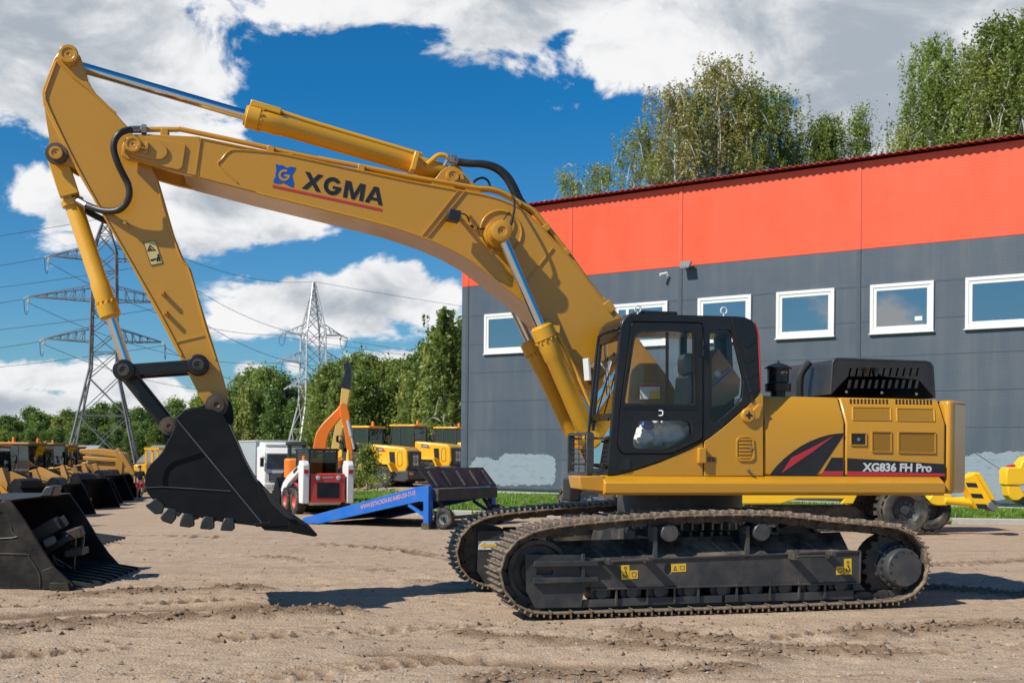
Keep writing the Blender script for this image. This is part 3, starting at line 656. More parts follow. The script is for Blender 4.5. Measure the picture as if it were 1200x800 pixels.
def track_frame(v0, out):
    """out=-1: outer face towards the camera; +1: mirrored for the far crawler"""
    f = (lambda v: v0+v) if out < 0 else (lambda v: v0+.6-v)
    def pr(mb, poly, a, b, holes=()): mb.prism(poly, min(f(a), f(b)), max(f(a), f(b)), holes)
    nm = 'track_frame'
    mb = MB()
    face = P([(692, 657), (1008, 645.5), (1007, 682.5), (692, 690)], .1)
    zt0 = .5*(face[0][1]+face[1][1]); zb0 = .5*(face[2][1]+face[3][1])
    hole = [(face[0][0]+.86+.04*math.cos(t), face[0][1]-.095+.06*math.sin(t)) for t in np.linspace(0, 2*PI, 14)[:-1]]
    pr(mb, face, .10, .125, [hole])
    pr(mb, [(face[0][0]+.01, face[0][1]-.003), (face[1][0]-.01, face[1][1]-.003), (face[2][0]-.01, face[2][1]+.003), (face[3][0]+.01, face[3][1]+.003)], .127, .48)
    # sloped, dirt-covered cover above the beam
    u0, u1 = face[0][0]-.35, face[1][0]-.12
    # raised rim round the face
    for a, b in ((0, 1), (1, 2), (2, 3)):
        A = Vector((face[a][0], f(.092), face[a][1])); B = Vector((face[b][0], f(.092), face[b][1])); mb.beam(A, B, .022, .022)
    fr = mb.build(nm, M['frameblack'], ex, bevel=.006)
    mb = MB(); vs = []
    for u, dz in ((u0, .0), (u1, .065)):
        z0 = face[0][1]-.0+(face[1][1]-face[0][1])*((u-face[0][0])/(face[1][0]-face[0][0]))
        vs += [(u, f(.115), z0), (u, f(.34), z0+.20), (u, f(.46), z0+.16), (u, f(.46), z0-.05), (u, f(.115), z0-.02)]
    mb.add(vs, [[0, 1, 6, 5], [1, 2, 7, 6], [2, 3, 8, 7], [3, 4, 9, 8], [4, 0, 5, 9], [0, 1, 2, 3, 4], [5, 6, 7, 8, 9]]); mb.build('track_cover', M['dustyblack'], fr)
    # nose block with guide ribs
    mb = MB(); nose = P([(615, 649), (680, 650), (700, 656), (699, 682), (685, 687), (681, 711), (627, 712), (617, 692)], .09)
    slot = P([(629, 668), (647, 667.5), (648.5, 670), (647, 673), (629, 673.5), (627.5, 671)], .09)
    pr(mb, nose, .085, .12, [slot]); pr(mb, [(x*.998+.002, z) for x, z in P([(617, 651), (680, 652), (697, 657), (684, 686), (680, 709), (629, 710), (619, 692)], .12)], .122, .47); mb.build('idler_block', M['frameblack'], fr, bevel=.006)
    mb = MB()
    for pl in (((626, 657.5), (701, 656.5), (701, 662.5), (626, 664)), ((625, 677), (701, 675.5), (701, 681), (625, 683.5))): pr(mb, P(pl, .05), .035, .085)
    pr(mb, P([(681.5, 648.5), (685.5, 648.5), (685.5, 684), (681.5, 684)], .06), .05, .084); build_each(mb, 'guide_rib', M['frameblack'], fr, bevel=.004)
    mb = MB(); pr(mb, P([(690, 688), (1002, 682), (1002, 701), (690, 709)], .4), .44, .47); mb.build('gap_blocker', M['chain'], fr)  # dark plate added to block the lit ground showing between the rollers
    # roller guards
    mb = MB()
    for pl, ribs in (([(684, 702), (846, 697), (846, 705.5), (681, 711.5)], (722, 758, 790, 818)), ([(850, 696.8), (1000, 691), (1000, 701.5), (850, 705.4)], (863, 902, 936, 966))):
        pr(mb, P(pl, .12), .115, .135)
        for rx in ribs: pr(mb, P([(rx-1.2, 687-(rx-760)*.036), (rx+1.2, 687-(rx-760)*.036), (rx+1.2, 708-(rx-760)*.036), (rx-1.2, 708-(rx-760)*.036)], .11), .09, .116)
    mb.build('roller_guard', M['frameblack'], fr, bevel=.003)
    for rx in (704, 740, 772, 807, 845, 883, 917.5, 951, 983):
        c = T(rx, 694.5-(rx-704)*.030, .15); mb = MB()
        mb.cyl((c[0], f(.17), c[1]), (c[0], f(.44), c[1]), .115, 18); mb.cyl((c[0], f(.125), c[1]), (c[0], f(.17), c[1]), .062, 14)
        mb.build('track_roller', M['hubgrey'], fr)
    for rx, ry in ((785, 624), (893, 623)):
        c = T(rx, ry, .05); mb = MB(); mb.lathe((c[0], f(.10), c[1]), (0, f(0)-f(1), 0), [(-.30, .09), (-.02, .09), (-.02, .098), (.05, .098), (.062, .088), (.064, 0)], 18)
        mb.box(c[0]-.16, c[0]-.12, min(f(.1), f(.3)), max(f(.1), f(.3)), c[1]-.28, c[1]+.06); mb.build('carrier_roller', M['hubgrey'], fr)
    mb = MB(); mb.lathe((idc.x, f(.16), idc.y), (0, f(1)-f(0), 0), [(0, .1), (0, ri*.55), (.05, ri*.6), (.05, ri*.82), (.0, ri*.86), (.0, ri), (.26, ri), (.26, .1)], 32); mb.build('idler_wheel', M['chain'], fr)
    mb = MB(); teeth = []
    for k in range(21):
        for a, r in ((-.32, .9), (-.14, 1.0), (.14, 1.0), (.32, .9)): t = (k+a)*2*PI/21; teeth.append((spc.x+rs_*r*1.04*math.cos(t), spc.y+rs_*r*1.04*math.sin(t)))
    pr(mb, teeth, .25, .33); mb.cyl((spc.x, f(.335), spc.y), (spc.x, f(.52), spc.y), .36, 28); so = mb.build('drive_sprocket', M['chain'], fr)
    hub = T(1049, 663, .0); c = (hub[0], hub[1]); s_ = f(0)-f(1)
    mb = MB(); mb.lathe((spc.x, f(.3), spc.y), (0, s_, 0), [(0, .270), (.06, .270), (.07, .250), (.14, .250), (.15, .222), (.245, .212), (.262, .20), (.264, 0)], 36)
    for k in range(20): t = k*2*PI/20; mb.cyl((spc.x+.236*math.cos(t), f(.165), spc.y+.236*math.sin(t)), (spc.x+.236*math.cos(t), f(.13), spc.y+.236*math.sin(t)), .017, 6)
    for k in range(12): t = k*2*PI/12+.2; mb.cyl((spc.x+.19*math.cos(t), f(.04), spc.y+.19*math.sin(t)), (spc.x+.19*math.cos(t), f(.028), spc.y+.19*math.sin(t)), .013, 6)
    mb.build('final_drive', M['hubgrey'], so, smooth=40)
    if out < 0:
        for x0, x1, y in ((715, 761, 657), (932, 976, 651.5)): # step handles
            a = T(x0, y, -.03); b = T(x1, y-1.5, -.03); mb = MB(); mb.beam((a[0], -.05, a[1]), (b[0], -.05, b[1]), .05, .02)
            for q_ in (a, b): mb.obox((q_[0], .02, q_[1]-.005), .06, .15, .07)
            mb.build('step_bar', M['frameblack'], fr, bevel=.006)
        for i, pts in enumerate((((728, 662), (737.5, 661.7), (738, 678.4), (728.2, 679)), ((738.4, 668), (747.5, 667.7), (747.5, 677.3), (738.4, 678)), ((786.5, 660.5), (804, 659.8), (804, 669.3), (786.7, 670)), ((989.3, 654.4), (998, 654), (998, 672.5), (989.4, 673)), ((980, 663.4), (988.4, 663), (988.5, 672.6), (980, 673)))):
            v = .0965; pl = P(pts, v); mb = MB(); mb.prism(pl, v, v+.003); st = mb.build('warning_sticker', M['label'], fr)
            xs_ = [p[0] for p in pl]; zs = [p[1] for p in pl]; cx = sum(xs_)/4; cz = sum(zs)/4; w_ = max(xs_)-min(xs_); h_ = max(zs)-min(zs)
            mb = MB()
            if i in (0, 3):
                mb.tube([(cx-.02, v-.002, cz-.02), (cx-.015, v-.002, cz-.045), (cx+.012, v-.002, cz-.045), (cx+.016, v-.002, cz-.02), (cx, v-.002, cz+.0), (cx, v-.002, cz+.02)], .006, 5, 3); mb.prism(circ(cx, cz+.045, .017, 10), v-.002, v-.0005, [circ(cx, cz+.045, .011, 10)])
            elif i == 2:
                mb.prism([(cx-.06, cz-.025), (cx-.02, cz-.025), (cx-.04, cz+.022)], v-.002, v-.0005, [[(cx-.052, cz-.019), (cx-.028, cz-.019), (cx-.04, cz+.01)]]); mb.prism(rrect(cx+.015, cz-.02, cx+.065, cz+.02, .004), v-.002, v-.0005, [rrect(cx+.018, cz-.017, cx+.062, cz+.017, .003)])
            else: mb.prism(rrect(cx-.025, cz-.025, cx+.025, cz+.025, .01), v-.002, v-.0005, [rrect(cx-.02, cz-.02, cx+.02, cz+.02, .008)])
            mb.build('pictogram', M['inkblack'], st)
    else:
        a = T(560.5, 633.7, 2.66); b = T(577.5, 643.6, 2.66); mb = MB(); mb.box(a[0], b[0]+.1, 2.660, 2.668, b[1], a[1]); st = mb.build('direction_sticker', M['silver'], fr)
        mb = MB(); cz = .5*(a[1]+b[1]); mb.prism([(a[0]+.02, cz), (a[0]+.08, cz+.04), (a[0]+.08, cz+.015), (b[0]+.07, cz+.015), (b[0]+.07, cz-.015), (a[0]+.08, cz-.015), (a[0]+.08, cz-.04)], 2.656, 2.659); mb.build('arrow', M['label'], st)
        mb = MB(); mb.prism(P([(560, 622), (640, 622), (640, 690), (575, 692), (560, 670)], 2.66), 2.67, 2.74); mb.build('idler_block', M['frameblack'], fr)
    return fr
track_frame(0.0, -1); track_frame(2.59, 1)
M['studtan'] = paint('zinc_tan', (.40, .33, .17), .4, metal=.5, dust=.2, bump=0)
# ---- car body between the crawlers, swing ring
UC, VC = 2.12, 1.6
mb = MB(); mb.plan([(UC-.75, VC-.6), (UC+.75, VC-.6), (UC+.75, VC+.6), (UC-.75, VC+.6)], .50, .84)
for sx in (-1, 1):
    for sy in (-1, 1): mb.prism([(UC+sx*.5-.28, .42), (UC+sx*.5+.28, .42), (UC+sx*.5+.24, .80), (UC+sx*.5-.24, .80)], *(sorted((VC+sy*.55, VC+sy*1.15))))
mb.build('car_body', M['frameblack'], ex, bevel=.01)
zsk = .5*(T(760, 580, .12)[1]+T(1000, 580, .12)[1])
mb = MB(); mb.lathe((UC, VC, .84), (0, 0, 1), [(0, .70), (.10, .70), (.10, .78), (.14, .78), (.14, .74), (zsk-.84+.03, .74)], 48); sr = mb.build('swing_ring', M['frameblack'], ex)
mb = MB()
for k in range(40): t = k*2*PI/40; mb.cyl((UC+.765*math.cos(t), VC+.765*math.sin(t), .86), (UC+.765*math.cos(t), VC+.765*math.sin(t), .935), .016, 6)
mb.build('bolt_ring', M['steel'], sr)
mb = MB()
for k in range(36): t = k*2*PI/36; mb.cyl((UC+.73*math.cos(t), VC+.73*math.sin(t), .62), (UC+.73*math.cos(t), VC+.73*math.sin(t), .835), .022, 8)
mb.build('stud_ring', M['studtan'], sr)
# ---- upper deck
zt_ = T(800, 557, .22)[1]; zc_ = T(800, 567.5, .10)[1]; zb_ = T(800, 580, .10)[1]
u0 = T(706, 570, .12)[0]; u1 = T(1109, 570, .12)[0]
dk = MB(); dk.plan([(u0+.05, .30), (u1-.01, .30), (u1-.01, 2.98), (u0+.75, 2.98), (u0+.75, 2.2), (u0+.62, 2.15), (u0+.62, 1.12), (u0+.05, 1.06)], zb_+.02, zt_-.012); deck = dk.build('deck_frame', M['gold'], ex, bevel=.01)
mb = MB(); mb.sweep([(.30, zt_), (.22, zt_), (.10, zc_+.02), (.10, zb_+.025), (.13, zb_), (.30, zb_)], u0+.02, u1-.02); mb.build('side_skirt', M['gold'], deck, bevel=.012)
mb = MB(); mb.sweep([(2.9, zt_), (2.98, zt_), (3.08, zc_), (3.08, zb_), (2.9, zb_)], u0+.76, u1-.02); mb.build('side_skirt', M['gold'], deck, bevel=.012)
fx0, fx1 = T(677, 560, .2)[0], T(707, 560, .2)[0]
mb = MB(); mb.prism([(fx0, zt_-.01), (fx1, zt_-.005), (fx1+.02, zb_+.03), (fx0+.03, zb_+.055)], .16, .60); mb.build('front_box', M['gold'], deck, bevel=.012)
mb = MB(); a = T(665, 560, .9); b_ = T(678, 587, .9); mb.box(a[0], b_[0], .8, 1.1, b_[1], a[1]); mb.build('swing_motor_guard', M['black'], deck, bevel=.02)
# ---- body panels (near side face at v=.22)
VB = .22; zch = .5*(T(920, 494, VB)[1]+T(1080, 495.5, VB)[1]); ztop = T(960, 465, .38)[1]
def CHF(px, py):
    v = VB
    for _ in range(12):
        z = T(px, py, v)[1]; v = VB+max(0, z-zch)/(ztop-zch)*.16
    return Vector((T(px, py, v)[0], v, z))
SECT = [(VB, zt_+.01), (VB, zch), (VB+.16, ztop), (2.82, ztop), (2.98, zch), (2.98, zt_+.01)]
up1, up2, up3, up4 = T(895, 520, VB)[0], T(990.3, 520, VB)[0], T(1108.5, 520, VB)[0], T(1132, 520, .6)[0]
inner = [(VB+.02, zt_), (VB+.02, zch-.01), (VB+.17, ztop-.02), (2.8, ztop-.02), (2.96, zch), (2.96, zt_)]
mb = MB(); mb.sweep(inner, up1+.02, up3+.05); body = mb.build('engine_housing', M['inkblack'], ex)
mb = MB(); mb.sweep(SECT, up1+.01, up2-.007); mb.build('side_panel', M['gold'], body, bevel=.02)
mb = MB(); mb.sweep(SECT, up2+.007, up3-.008); pan = mb.build('side_panel', M['gold'], body, bevel=.02)
# counterweight, rounded in plan
zcb = T(1115, 580, .3)[1]; cwa = T(1117.5, 520, VB)[0]; cwb = T(1131, 520, .52)[0]; cw = [(up3+.008, VB-.005), (cwa, VB-.005), (cwb, .52), (up4, .95)]
cw += [(x, 3.2-y) for x, y in reversed(cw)]
mb = MB(); mb.plan(cw, zcb+.02, T(1112, 469, .3)[1]); mb.build('counterweight', M['gold'], ex, bevel=.06, seg=3, smooth=35)
# decals
VD = VB-.0035
def decal(polys, mat, name, parent, v=VD, tf=None):
    mb = MB()
    for pl in polys: mb.prism(P(pl, v), v, v+.002)
    return mb.build(name, mat, parent)
D = lambda pts: [(860+x/4.8, 500+y/4.8) for x, y in pts]
swoosh = decal([D([(205, 268), (215, 252), (240, 220), (283, 178), (330, 140), (380, 106), (430, 80), (480, 60), (530, 45), (575, 38), (615, 35), (621, 40), (465, 272), (210, 273)])], M['inkblack'], 'swoosh_decal', body)
decal([D([(268, 260), (325, 172), (470, 100), (566, 47), (440, 142)])], M['red'], 'red_flash', swoosh, VD-.0025)
decal([D([(550, 172), (615, 173), (615, 248), (505, 248)])], M['inkblack'], 'stripe_decal', body); decal([D([(504, 249), (615, 249), (615, 273), (481, 273)])], M['red'], 'stripe_decal', body)
sd = decal([D([(638, 175), (1188, 209), (1188, 261), (638, 248)])], M['inkblack'], 'model_decal', pan); decal([D([(638, 249), (1188, 262), (1188, 277), (638, 276)])], M['red'], 'stripe_decal', pan)
o = T3(*D([(722, 250)])[0], VD-.002); du = T3(*D([(1113, 254)])[0], VD-.002)-o; dv = T3(*D([(724, 200)])[0], VD-.002)-o
mb = MB(); put_text(mb, 'XG836 FH Pro', o, du, dv, .04); mb.build('model_lettering', M['silver'], sd)
# grilles, handle, vents on the rear panel
def grille(pts, onch):
    q = [CHF(*p) if onch else T3(*p, VB) for p in pts]
    nrm = (q[1]-q[0]).cross(q[3]-q[0]).normalized()
    if nrm.y > 0: nrm = -nrm
    mb = MB(); vs = [p+nrm*.003 for p in q]; mb.add(vs, [[0, 1, 2, 3]]); gm = mb.build('grille', M['gmesh'], pan)
    mb = MB()
    for i in range(4): mb.beam(q[i]+nrm*.004, q[(i+1) % 4]+nrm*.004, .016, .010)
    mb.build('grille_rim', M['gold'], gm)
m = paint('perforated_gold', (.44, .215, .014), .5, dust=.08, bump=0); nt = m.node_tree; b = [n for n in nt.nodes if n.type == 'BSDF_PRINCIPLED'][0]
src = b.inputs['Base Color'].links[0].from_socket; tc = [n for n in nt.nodes if n.type == 'TEX_COORD'][0]
mp_ = N(nt, 'ShaderNodeMapping'); mp_.inputs['Rotation'].default_value = (0, rad(45), 0); mp_.inputs['Scale'].default_value = (1, 0, 1); L(nt, tc.outputs['Object'], mp_.inputs[0])
vo_ = N(nt, 'ShaderNodeTexVoronoi', i_Scale=75.0, i_Randomness=0.0); L(nt, mp_.outputs[0], vo_.inputs['Vector'])
L(nt, mixc(nt, ramp(nt, vo_.outputs['Distance'], .30, .36), (.05, .022, .004), src), b.inputs['Base Color']); M['gmesh'] = m
grille([(999, 492.0), (1043.6, 492.6), (1043.2, 477.6), (999, 477)], True); grille([(1051, 493), (1094.8, 493.6), (1094, 479), (1050.5, 478.4)], True)
grille([(1021.5, 529), (1044.2, 529.4), (1044.2, 505.8), (1021.5, 505.4)], False); grille([(1052.7, 529.8), (1095.8, 530.6), (1095.8, 506.4), (1052.7, 505.8)], False)
mb = MB(); v = VB-.004; mb.prism(P([(998, 508), (1014, 508.2), (1014, 520.6), (998, 520.4)], v), v, v+.003); hd = mb.build('door_handle', M['inkblack'], pan)
mb = MB(); c = T(1006, 514.5, v); mb.lathe((c[0], v, c[1]), (0, -1, 0), [(0, .02), (.01, .02), (.012, 0)], 10); mb.build('lock', M['steel'], hd)
mb = MB()
for a, b_ in (((997, 507), (1015, 507.2)), ((1015, 507.2), (1015, 521.4)), ((1015, 521.4), (997, 521.2)), ((997, 521.2), (997, 507))): mb.beam(T3(*a, VB-.004), T3(*b_, VB-.004), .014, .012)
mb.build('handle_rim', M['gold'], hd)
mb = MB()
for x0, x1 in ((996.5, 1039), (1050, 1090.5)):
    for k in range(11):
        x = x0+(x1-x0)*k/10
        for y in (468.6, 471.6):
            yy = y+(x-996)*.012; q = [CHF(x-1.1, yy+1.1), CHF(x+1.1, yy+1.1), CHF(x+1.1, yy-1.1), CHF(x-1.1, yy-1.1)]
            mb.add([p+Vector((0, -.006, .003)) for p in q], [[0, 1, 2, 3]])
mb.build('vent_holes', M['inkblack'], pan)
# ---- engine hood (black) on top
hn = .62; hb = T(1000, 465, hn)[1]
hood = P([(974, 461.8), (976.5, 425), (978, 421.8), (981, 420.3), (1086, 424), (1090.5, 425.5), (1093, 429), (1095.5, 466.5)], hn)
def slots():
    o = []
    for row in (0, 1):
        for k in range(11):
            x = 995+k*7.9; y = 435.5 if row == 0 else 449.5; x -= row*0.5
            o.append(P([(x-1.2, y+5.2), (x+1.6, y+5.2), (x+3.6, y-4.6), (x+1.0, y-4.6)], hn))
    return o
mb = MB(); mb.prism(hood, 2.2, 2.23); n = len(hood)
mb.add([(x, hn+.012, z) for x, z in hood]+[(x, 2.1999, z) for x, z in hood], [[i, (i+1) % n, n+(i+1) % n, n+i] for i in range(n-1)])
hd_ = mb.build('engine_hood', M['hoodgrey'], ex, smooth=50)
mb = MB(); mb.prism(hood, hn, hn+.012, slots()); mb.build('vent_plate', M['hoodgrey'], hd_, smooth=20)
mb = MB(); mb.tube([(x, hn+.012, z) for x, z in hood], .016, 8, 1); mb.build('hood_edge', M['hoodgrey'], hd_, smooth=60)
mb = MB()
for px, py in ((992, 459), (1033.5, 460), (1074, 461.5)): a = T(px, py, hn-.002); mb.lathe((a[0], hn, a[1]), (0, -1, 0), [(0, .018), (.008, .016), (.012, 0)], 10)
mb.build('hood_bolts', M['steel'], hd_)
mb = MB(); a = T(937, 462, 1.1); mb.tube([(a[0], 1.1, a[1]-.05), (a[0]+.01, 1.1, a[1]+.22), (a[0]+.12, 1.1, a[1]+.38)], .045, 10); mb.build('exhaust_pipe', M['black'], ex)
# precleaner
pc = T(911.5, 463, .75); k = 1/100.
mb = MB(); mb.lathe((pc[0], .75, pc[1]-.02), (0, 0, 1), [(0, .085), (.06, .085), (.06, .145), (.15, .15), (.16, .128), (.17, .122)], 28); ac = mb.build('air_precleaner', M['satin'], ex, smooth=30)
mb = MB(); mb.lathe((pc[0], .75, pc[1]+.15), (0, 0, 1), [(0, .121), (.16, .123)], 28); mb.build('dust_bowl', M['inkglass'] if 'inkglass' in M else M['satin'], ac)
mb = MB(); mb.lathe((pc[0], .75, pc[1]+.31), (0, 0, 1), [(-.01, .15), (.005, .155), (.03, .12), (.055, .05), (.065, .015), (.085, .012), (.086, 0)], 28); mb.build('rain_cap', M['satin'], ac, smooth=40)
o = T3(915.5, 438, .62); mb = MB(); put_marks(mb, o, Vector((.085, .022, .0)), Vector((.006, 0, .035)), 5, 2); mb.build('precleaner_lettering', M['labelpale'], ac)
# ---- cab
VA = .20; VF = 1.04
outer = [(712, 556.5), (727.5, 384), (730, 375.5), (738, 368.5), (750, 367.5), (800, 369), (862, 370.5), (873, 371.5), (881, 375), (886, 381), (888, 388), (891.3, 459.5)]
curve = [(874, 476), (850, 497), (838, 507), (826, 515), (808, 525), (790, 533), (772, 540.5), (754, 546.5), (738, 551.5), (724, 555)]
doorp = rounded([(740, 376.5), (824, 378), (824, 514.5), (806, 523), (786, 531.5), (728, 531.5), (723, 521), (726.5, 480)], 4, 3)
rwin = rounded([(832, 386), (857.5, 386), (871.5, 444), (869.5, 468), (848, 488), (838, 495.5), (832, 490)], 5, 3)
mb = MB(); mb.prism(P(outer+curve, VA), VA, VA+.055, [P(doorp, VA), P(rwin, VA)])
cabo = mb.build('cab', M['satin'], ex, bevel=.008)
far_o = [T(x, y, VA) for x, y in outer]+[T(891, 500, VA), T(885, 556, VA)]
fw = [T(x, y, VA) for x, y in ((733, 484), (744, 380), (828, 381), (828, 484))]; fw2 = [T(x, y, VA) for x, y in ((836, 386), (870, 388), (876, 470), (836, 478))]
mb = MB(); mb.prism(far_o, VF-.05, VF, [fw, fw2])
rt = [T(x, y, VA) for x, y in ((727.5, 384), (730, 375.5), (738, 368.5), (750, 367.5), (862, 370.5), (873, 371.5), (881, 375), (886, 381))]
mb.prism(rt+[(rt[-1][0]-.04, rt[-1][1]-.09), (rt[0][0]+.05, rt[0][1]-.02)], VA+.056, VF-.051)   # roof
fl_ = [T(712, 557, VA), T(885, 557, VA), T(885, 549, VA), T(713, 549, VA)]; mb.prism(fl_, VA+.056, VF-.051)
bk = [T(x, y, VA) for x, y in ((883, 500), (891, 500), (891, 556), (883, 556))]; mb.prism(bk, VA+.056, VF-.051)
for v0, v1 in ((VA+.056, VA+.13), (VF-.13, VF-.051)): mb.prism([T(x, y, VA) for x, y in ((880, 385), (887.5, 385), (891, 459), (891, 500), (884, 500))], v0, v1)
# front posts and cross rail
f0 = Vector(T(727.5, 384, VA)); f1 = Vector(T(712, 556.5, VA))
for v0, v1 in ((VA, VA+.075), (VF-.07, VF)):
    mb.prism([tuple(f0+Vector((.0, 0))), tuple(f0+Vector((.07, .0))), tuple(f1+Vector((.075, 0))), tuple(f1)], v0+.0565*(v0 == VA), v1-.051*(v1 == VF))
fr_ = lambda t: f0*(1-t)+f1*t
for t, hgt in ((.045, .10), (.60, .07)): a = fr_(t); mb.box(a.x-.005, a.x+.05, VA+.06, VF-.06, a.y-hgt/2, a.y+hgt/2)
mb.build('cab_frame', M['satin'], cabo, bevel=.008)
mb = MB(); a, b_, c = fr_(.07), fr_(.585), fr_(.98)
def pane(mb, p, q, v0=VA+.07, v1=VF-.06): mb.add([(p.x+.02, v0, p.y), (p.x+.02, v1, p.y), (q.x+.02, v1, q.y), (q.x+.02, v0, q.y)], [[0, 1, 2, 3]])
pane(mb, a, b_); pane(mb, fr_(.615), c); mb.build('windscreen', M['glass'], cabo)
mb = MB(); mb.prism(P(rounded([(831, 385), (858.5, 385), (872.5, 444), (870.5, 469), (848, 489.5), (838, 496.5), (831, 491)], 4, 3), VA+.03), VA+.03, VA+.034); mb.build('rear_side_window', M['glass'], cabo)
mb = MB(); mb.prism([(x, z) for x, z in fw], VF-.03, VF-.027); mb.prism(fw2, VF-.03, VF-.027); mb.build('far_window', M['glass'], cabo)
# door
VDR = VA-.012
ug = rounded([(731.5, 473.4), (743, 399), (746, 392), (752, 388.6), (812.5, 387.6), (813.6, 473.4)], 3, 3); lg = rounded([(740.5, 518), (748, 492.6), (809, 492.6), (811, 509), (806, 514), (781, 525.5), (744, 525.5)], 5, 3)
dsh = rounded([(740.5, 377.5), (823.2, 379), (823.2, 513.8), (805.5, 522.3), (785.5, 530.7), (728.6, 530.7), (723.8, 520.8), (727.2, 480)], 4, 3)
mb = MB(); mb.prism(P(dsh, VDR), VDR, VDR+.045, [P(ug, VDR), P(lg, VDR)]); door = mb.build('cab_door', M['satin'], cabo, bevel=.006)
def grow(pl, k):
    c = sum((Vector(p) for p in pl), Vector((0, 0)))/len(pl); return [tuple(c+(Vector(p)-c)*k) for p in pl]
for pl in (ug, lg):
    mb = MB(); mb.prism(P(grow(pl, 1.03), VDR+.02), VDR+.02, VDR+.024); mb.build('door_window', M['glass'], door)
mb = MB(); mb.prism(P(grow(ug, 1.035), VDR), VDR-.006, VDR-.0005, [P(grow(ug, .985), VDR)]); mb.prism(P(grow(lg, 1.05), VDR), VDR-.006, VDR-.0005, [P(grow(lg, .985), VDR)]); mb.prism(P([(781, 389), (784, 389), (784, 473), (781, 473)], VDR), VDR+.01, VDR+.03); mb.build('window_seal', M['hose'], door)
mb = MB(); a = T3(728.5, 477.5, VDR-.004); b_ = T3(816, 478.5, VDR-.004); mb.beam(a, b_, .012, .01); mb.build('door_moulding', M['satin'], door)
mb = MB(); c = T(773, 484, VDR-.003); mb.tube([(c[0]-.012, VDR-.012, c[1]+.028), (c[0]+.022, VDR-.03, c[1]+.022), (c[0]+.022, VDR-.03, c[1]-.02), (c[0]-.012, VDR-.012, c[1]-.026)], .008); mb.build('door_handle', M['silver'], door)
mb = MB()
for y in (402, 413): 
    a = T3(824, y-4, VA-.03); b_ = T3(824, y+4, VA-.03); mb.cyl(a, b_, .018, 10)
mb.prism(P([(819, 400), (826.5, 400), (826.5, 417), (819, 417)], VA-.015), VA-.02, VA-.013); mb.build('door_hinge', M['satin'], door)
mb = MB(); mb.prism(P(rounded([(724, 551), (726.5, 541), (733, 536.5), (738, 536), (738, 549.5)], 2, 2), VA-.012), VA-.012, VA-.001); mb.build('step_recess', M['inkblack'], cabo)
# rear pillar grooves
mb = MB()
for x0, y0, x1, y1 in ((872, 405, 885, 398), (873.5, 424, 887.5, 416), (875, 442, 888.5, 435), (877, 461, 890, 455)): 
    mb.prism(P([(x0, y0), (x1, y1), (x1, y1+1.6), (x0+3, y0+1.2)], VA-.01), VA-.008, VA-.0005)
mb.build('pillar_rib', M['satin'], cabo)
mb = MB(); mb.prism(P([(856, 372), (858.6, 371), (884, 470), (880.8, 472)], VA-.008), VA-.008, VA-.0008); mb.build('pillar_moulding', M['hose'], cabo)
mb = MB(); a = T3(886.3, 381, VA+.02); mb.tube([T3(884.6, 378, VA+.0), T3(888.6, 392, VA), T3(890.6, 425, VA), T3(891.6, 458, VA)], .008, 6); tag(mb.build('pillar_edge', M['tail'], cabo), 'thin red edge strip')
mb = MB(); a = T(747, 366.5, VA+.15); b_ = T(793, 367.5, VA+.15); mb.box(a[0], b_[0], VA+.12, VF-.15, a[1]-.02, a[1]+.025); mb.build('roof_hatch', M['satin'], cabo, bevel=.01)
for px, py in ((747.5, 362), (848.3, 364)):
    c = T(px, py, VA+.10); mb = MB(); mb.tube([(c[0]+.035*math.cos(t), VA+.10, c[1]+.035*math.sin(t)) for t in np.linspace(-1.2, 4.3, 12)], .009, 8, 2); mb.cyl((c[0], VA+.1, c[1]-.08), (c[0], VA+.1, c[1]-.03), .012, 8); mb.build('lifting_eye', M['silver'], cabo)
c = T(885, 556, VA)
# guard rail and grid in front of the windscreen
mb = MB(); off = -.10
g_ = lambda t, v, d=-.10: Vector((fr_(t).x+d, v, fr_(t).y))
mb.tube([g_(.0, VA+.02, .0), g_(.01, VA+.06, -.06), g_(.03, VA+.38, -.10), g_(.10, VA+.45, -.11), g_(.6, VA+.45, -.12), g_(.88, VA+.42, -.12), g_(.93, VA+.32, -.10), g_(.95, VA+.04, .0)], .016, 8, 5)
for t in (.18, .62, .93): mb.lathe(g_(t, VA+.03, -.03), (-1, 0, 0), [(0, .02), (.02, .02), (.022, 0)], 8)
mb.build('grab_rail', M['satin'], cabo)
mb = MB(); u_ = f1.x-.16; gz0 = f1.y+.01; gz1 = T(697, 508, .5)[1]
Rm = [(VA+.12, gz0), (VF+.05, gz0), (VF+.05, gz1), (VA+.12, gz1)]
for i in range(4): a, b_ = Rm[i], Rm[(i+1) % 4]; mb.beam((u_, a[0], a[1]), (u_, b_[0], b_[1]), .075 if i in (1, 3) else .06, .035)
for k in range(1, 8): z = gz0+(gz1-gz0)*k/8; mb.beam((u_+.012, VA+.12, z), (u_+.012, VF+.05, z), .010, .010)
for k in range(1, 3): v = VA+.12+(VF-.07-VA)*k/3; mb.beam((u_+.02, v, gz0), (u_+.02, v, gz1), .012, .012)
for z in (gz0+.1, gz1-.05): mb.beam((u_, VA+.14, z), (f1.x+.03, VA+.14, z), .025); mb.beam((u_, VF, z), (f1.x+.03, VF, z), .025)
mb.build('front_guard', M['frameblack'], cabo, bevel=.003)
mb = MB(); mb.tube([g_(.08, VF-.25, .01), g_(.45, VF-.55, -.0)], .007, 6); mb.tube([g_(.58, VF-.3, -.02), g_(.30, VF-.6, -.015)], .008, 6); mb.build('wiper', M['hose'], cabo)
mb = MB(); p = g_(.25, VF-.02, -.10); mb.obox(p, .03, .10, .25, (0, rad(-6), rad(20))); mb.tube([p, g_(.2, VF-.03, 0)], .012); mo = mb.build('side_mirror', M['silver'], cabo, bevel=.01)
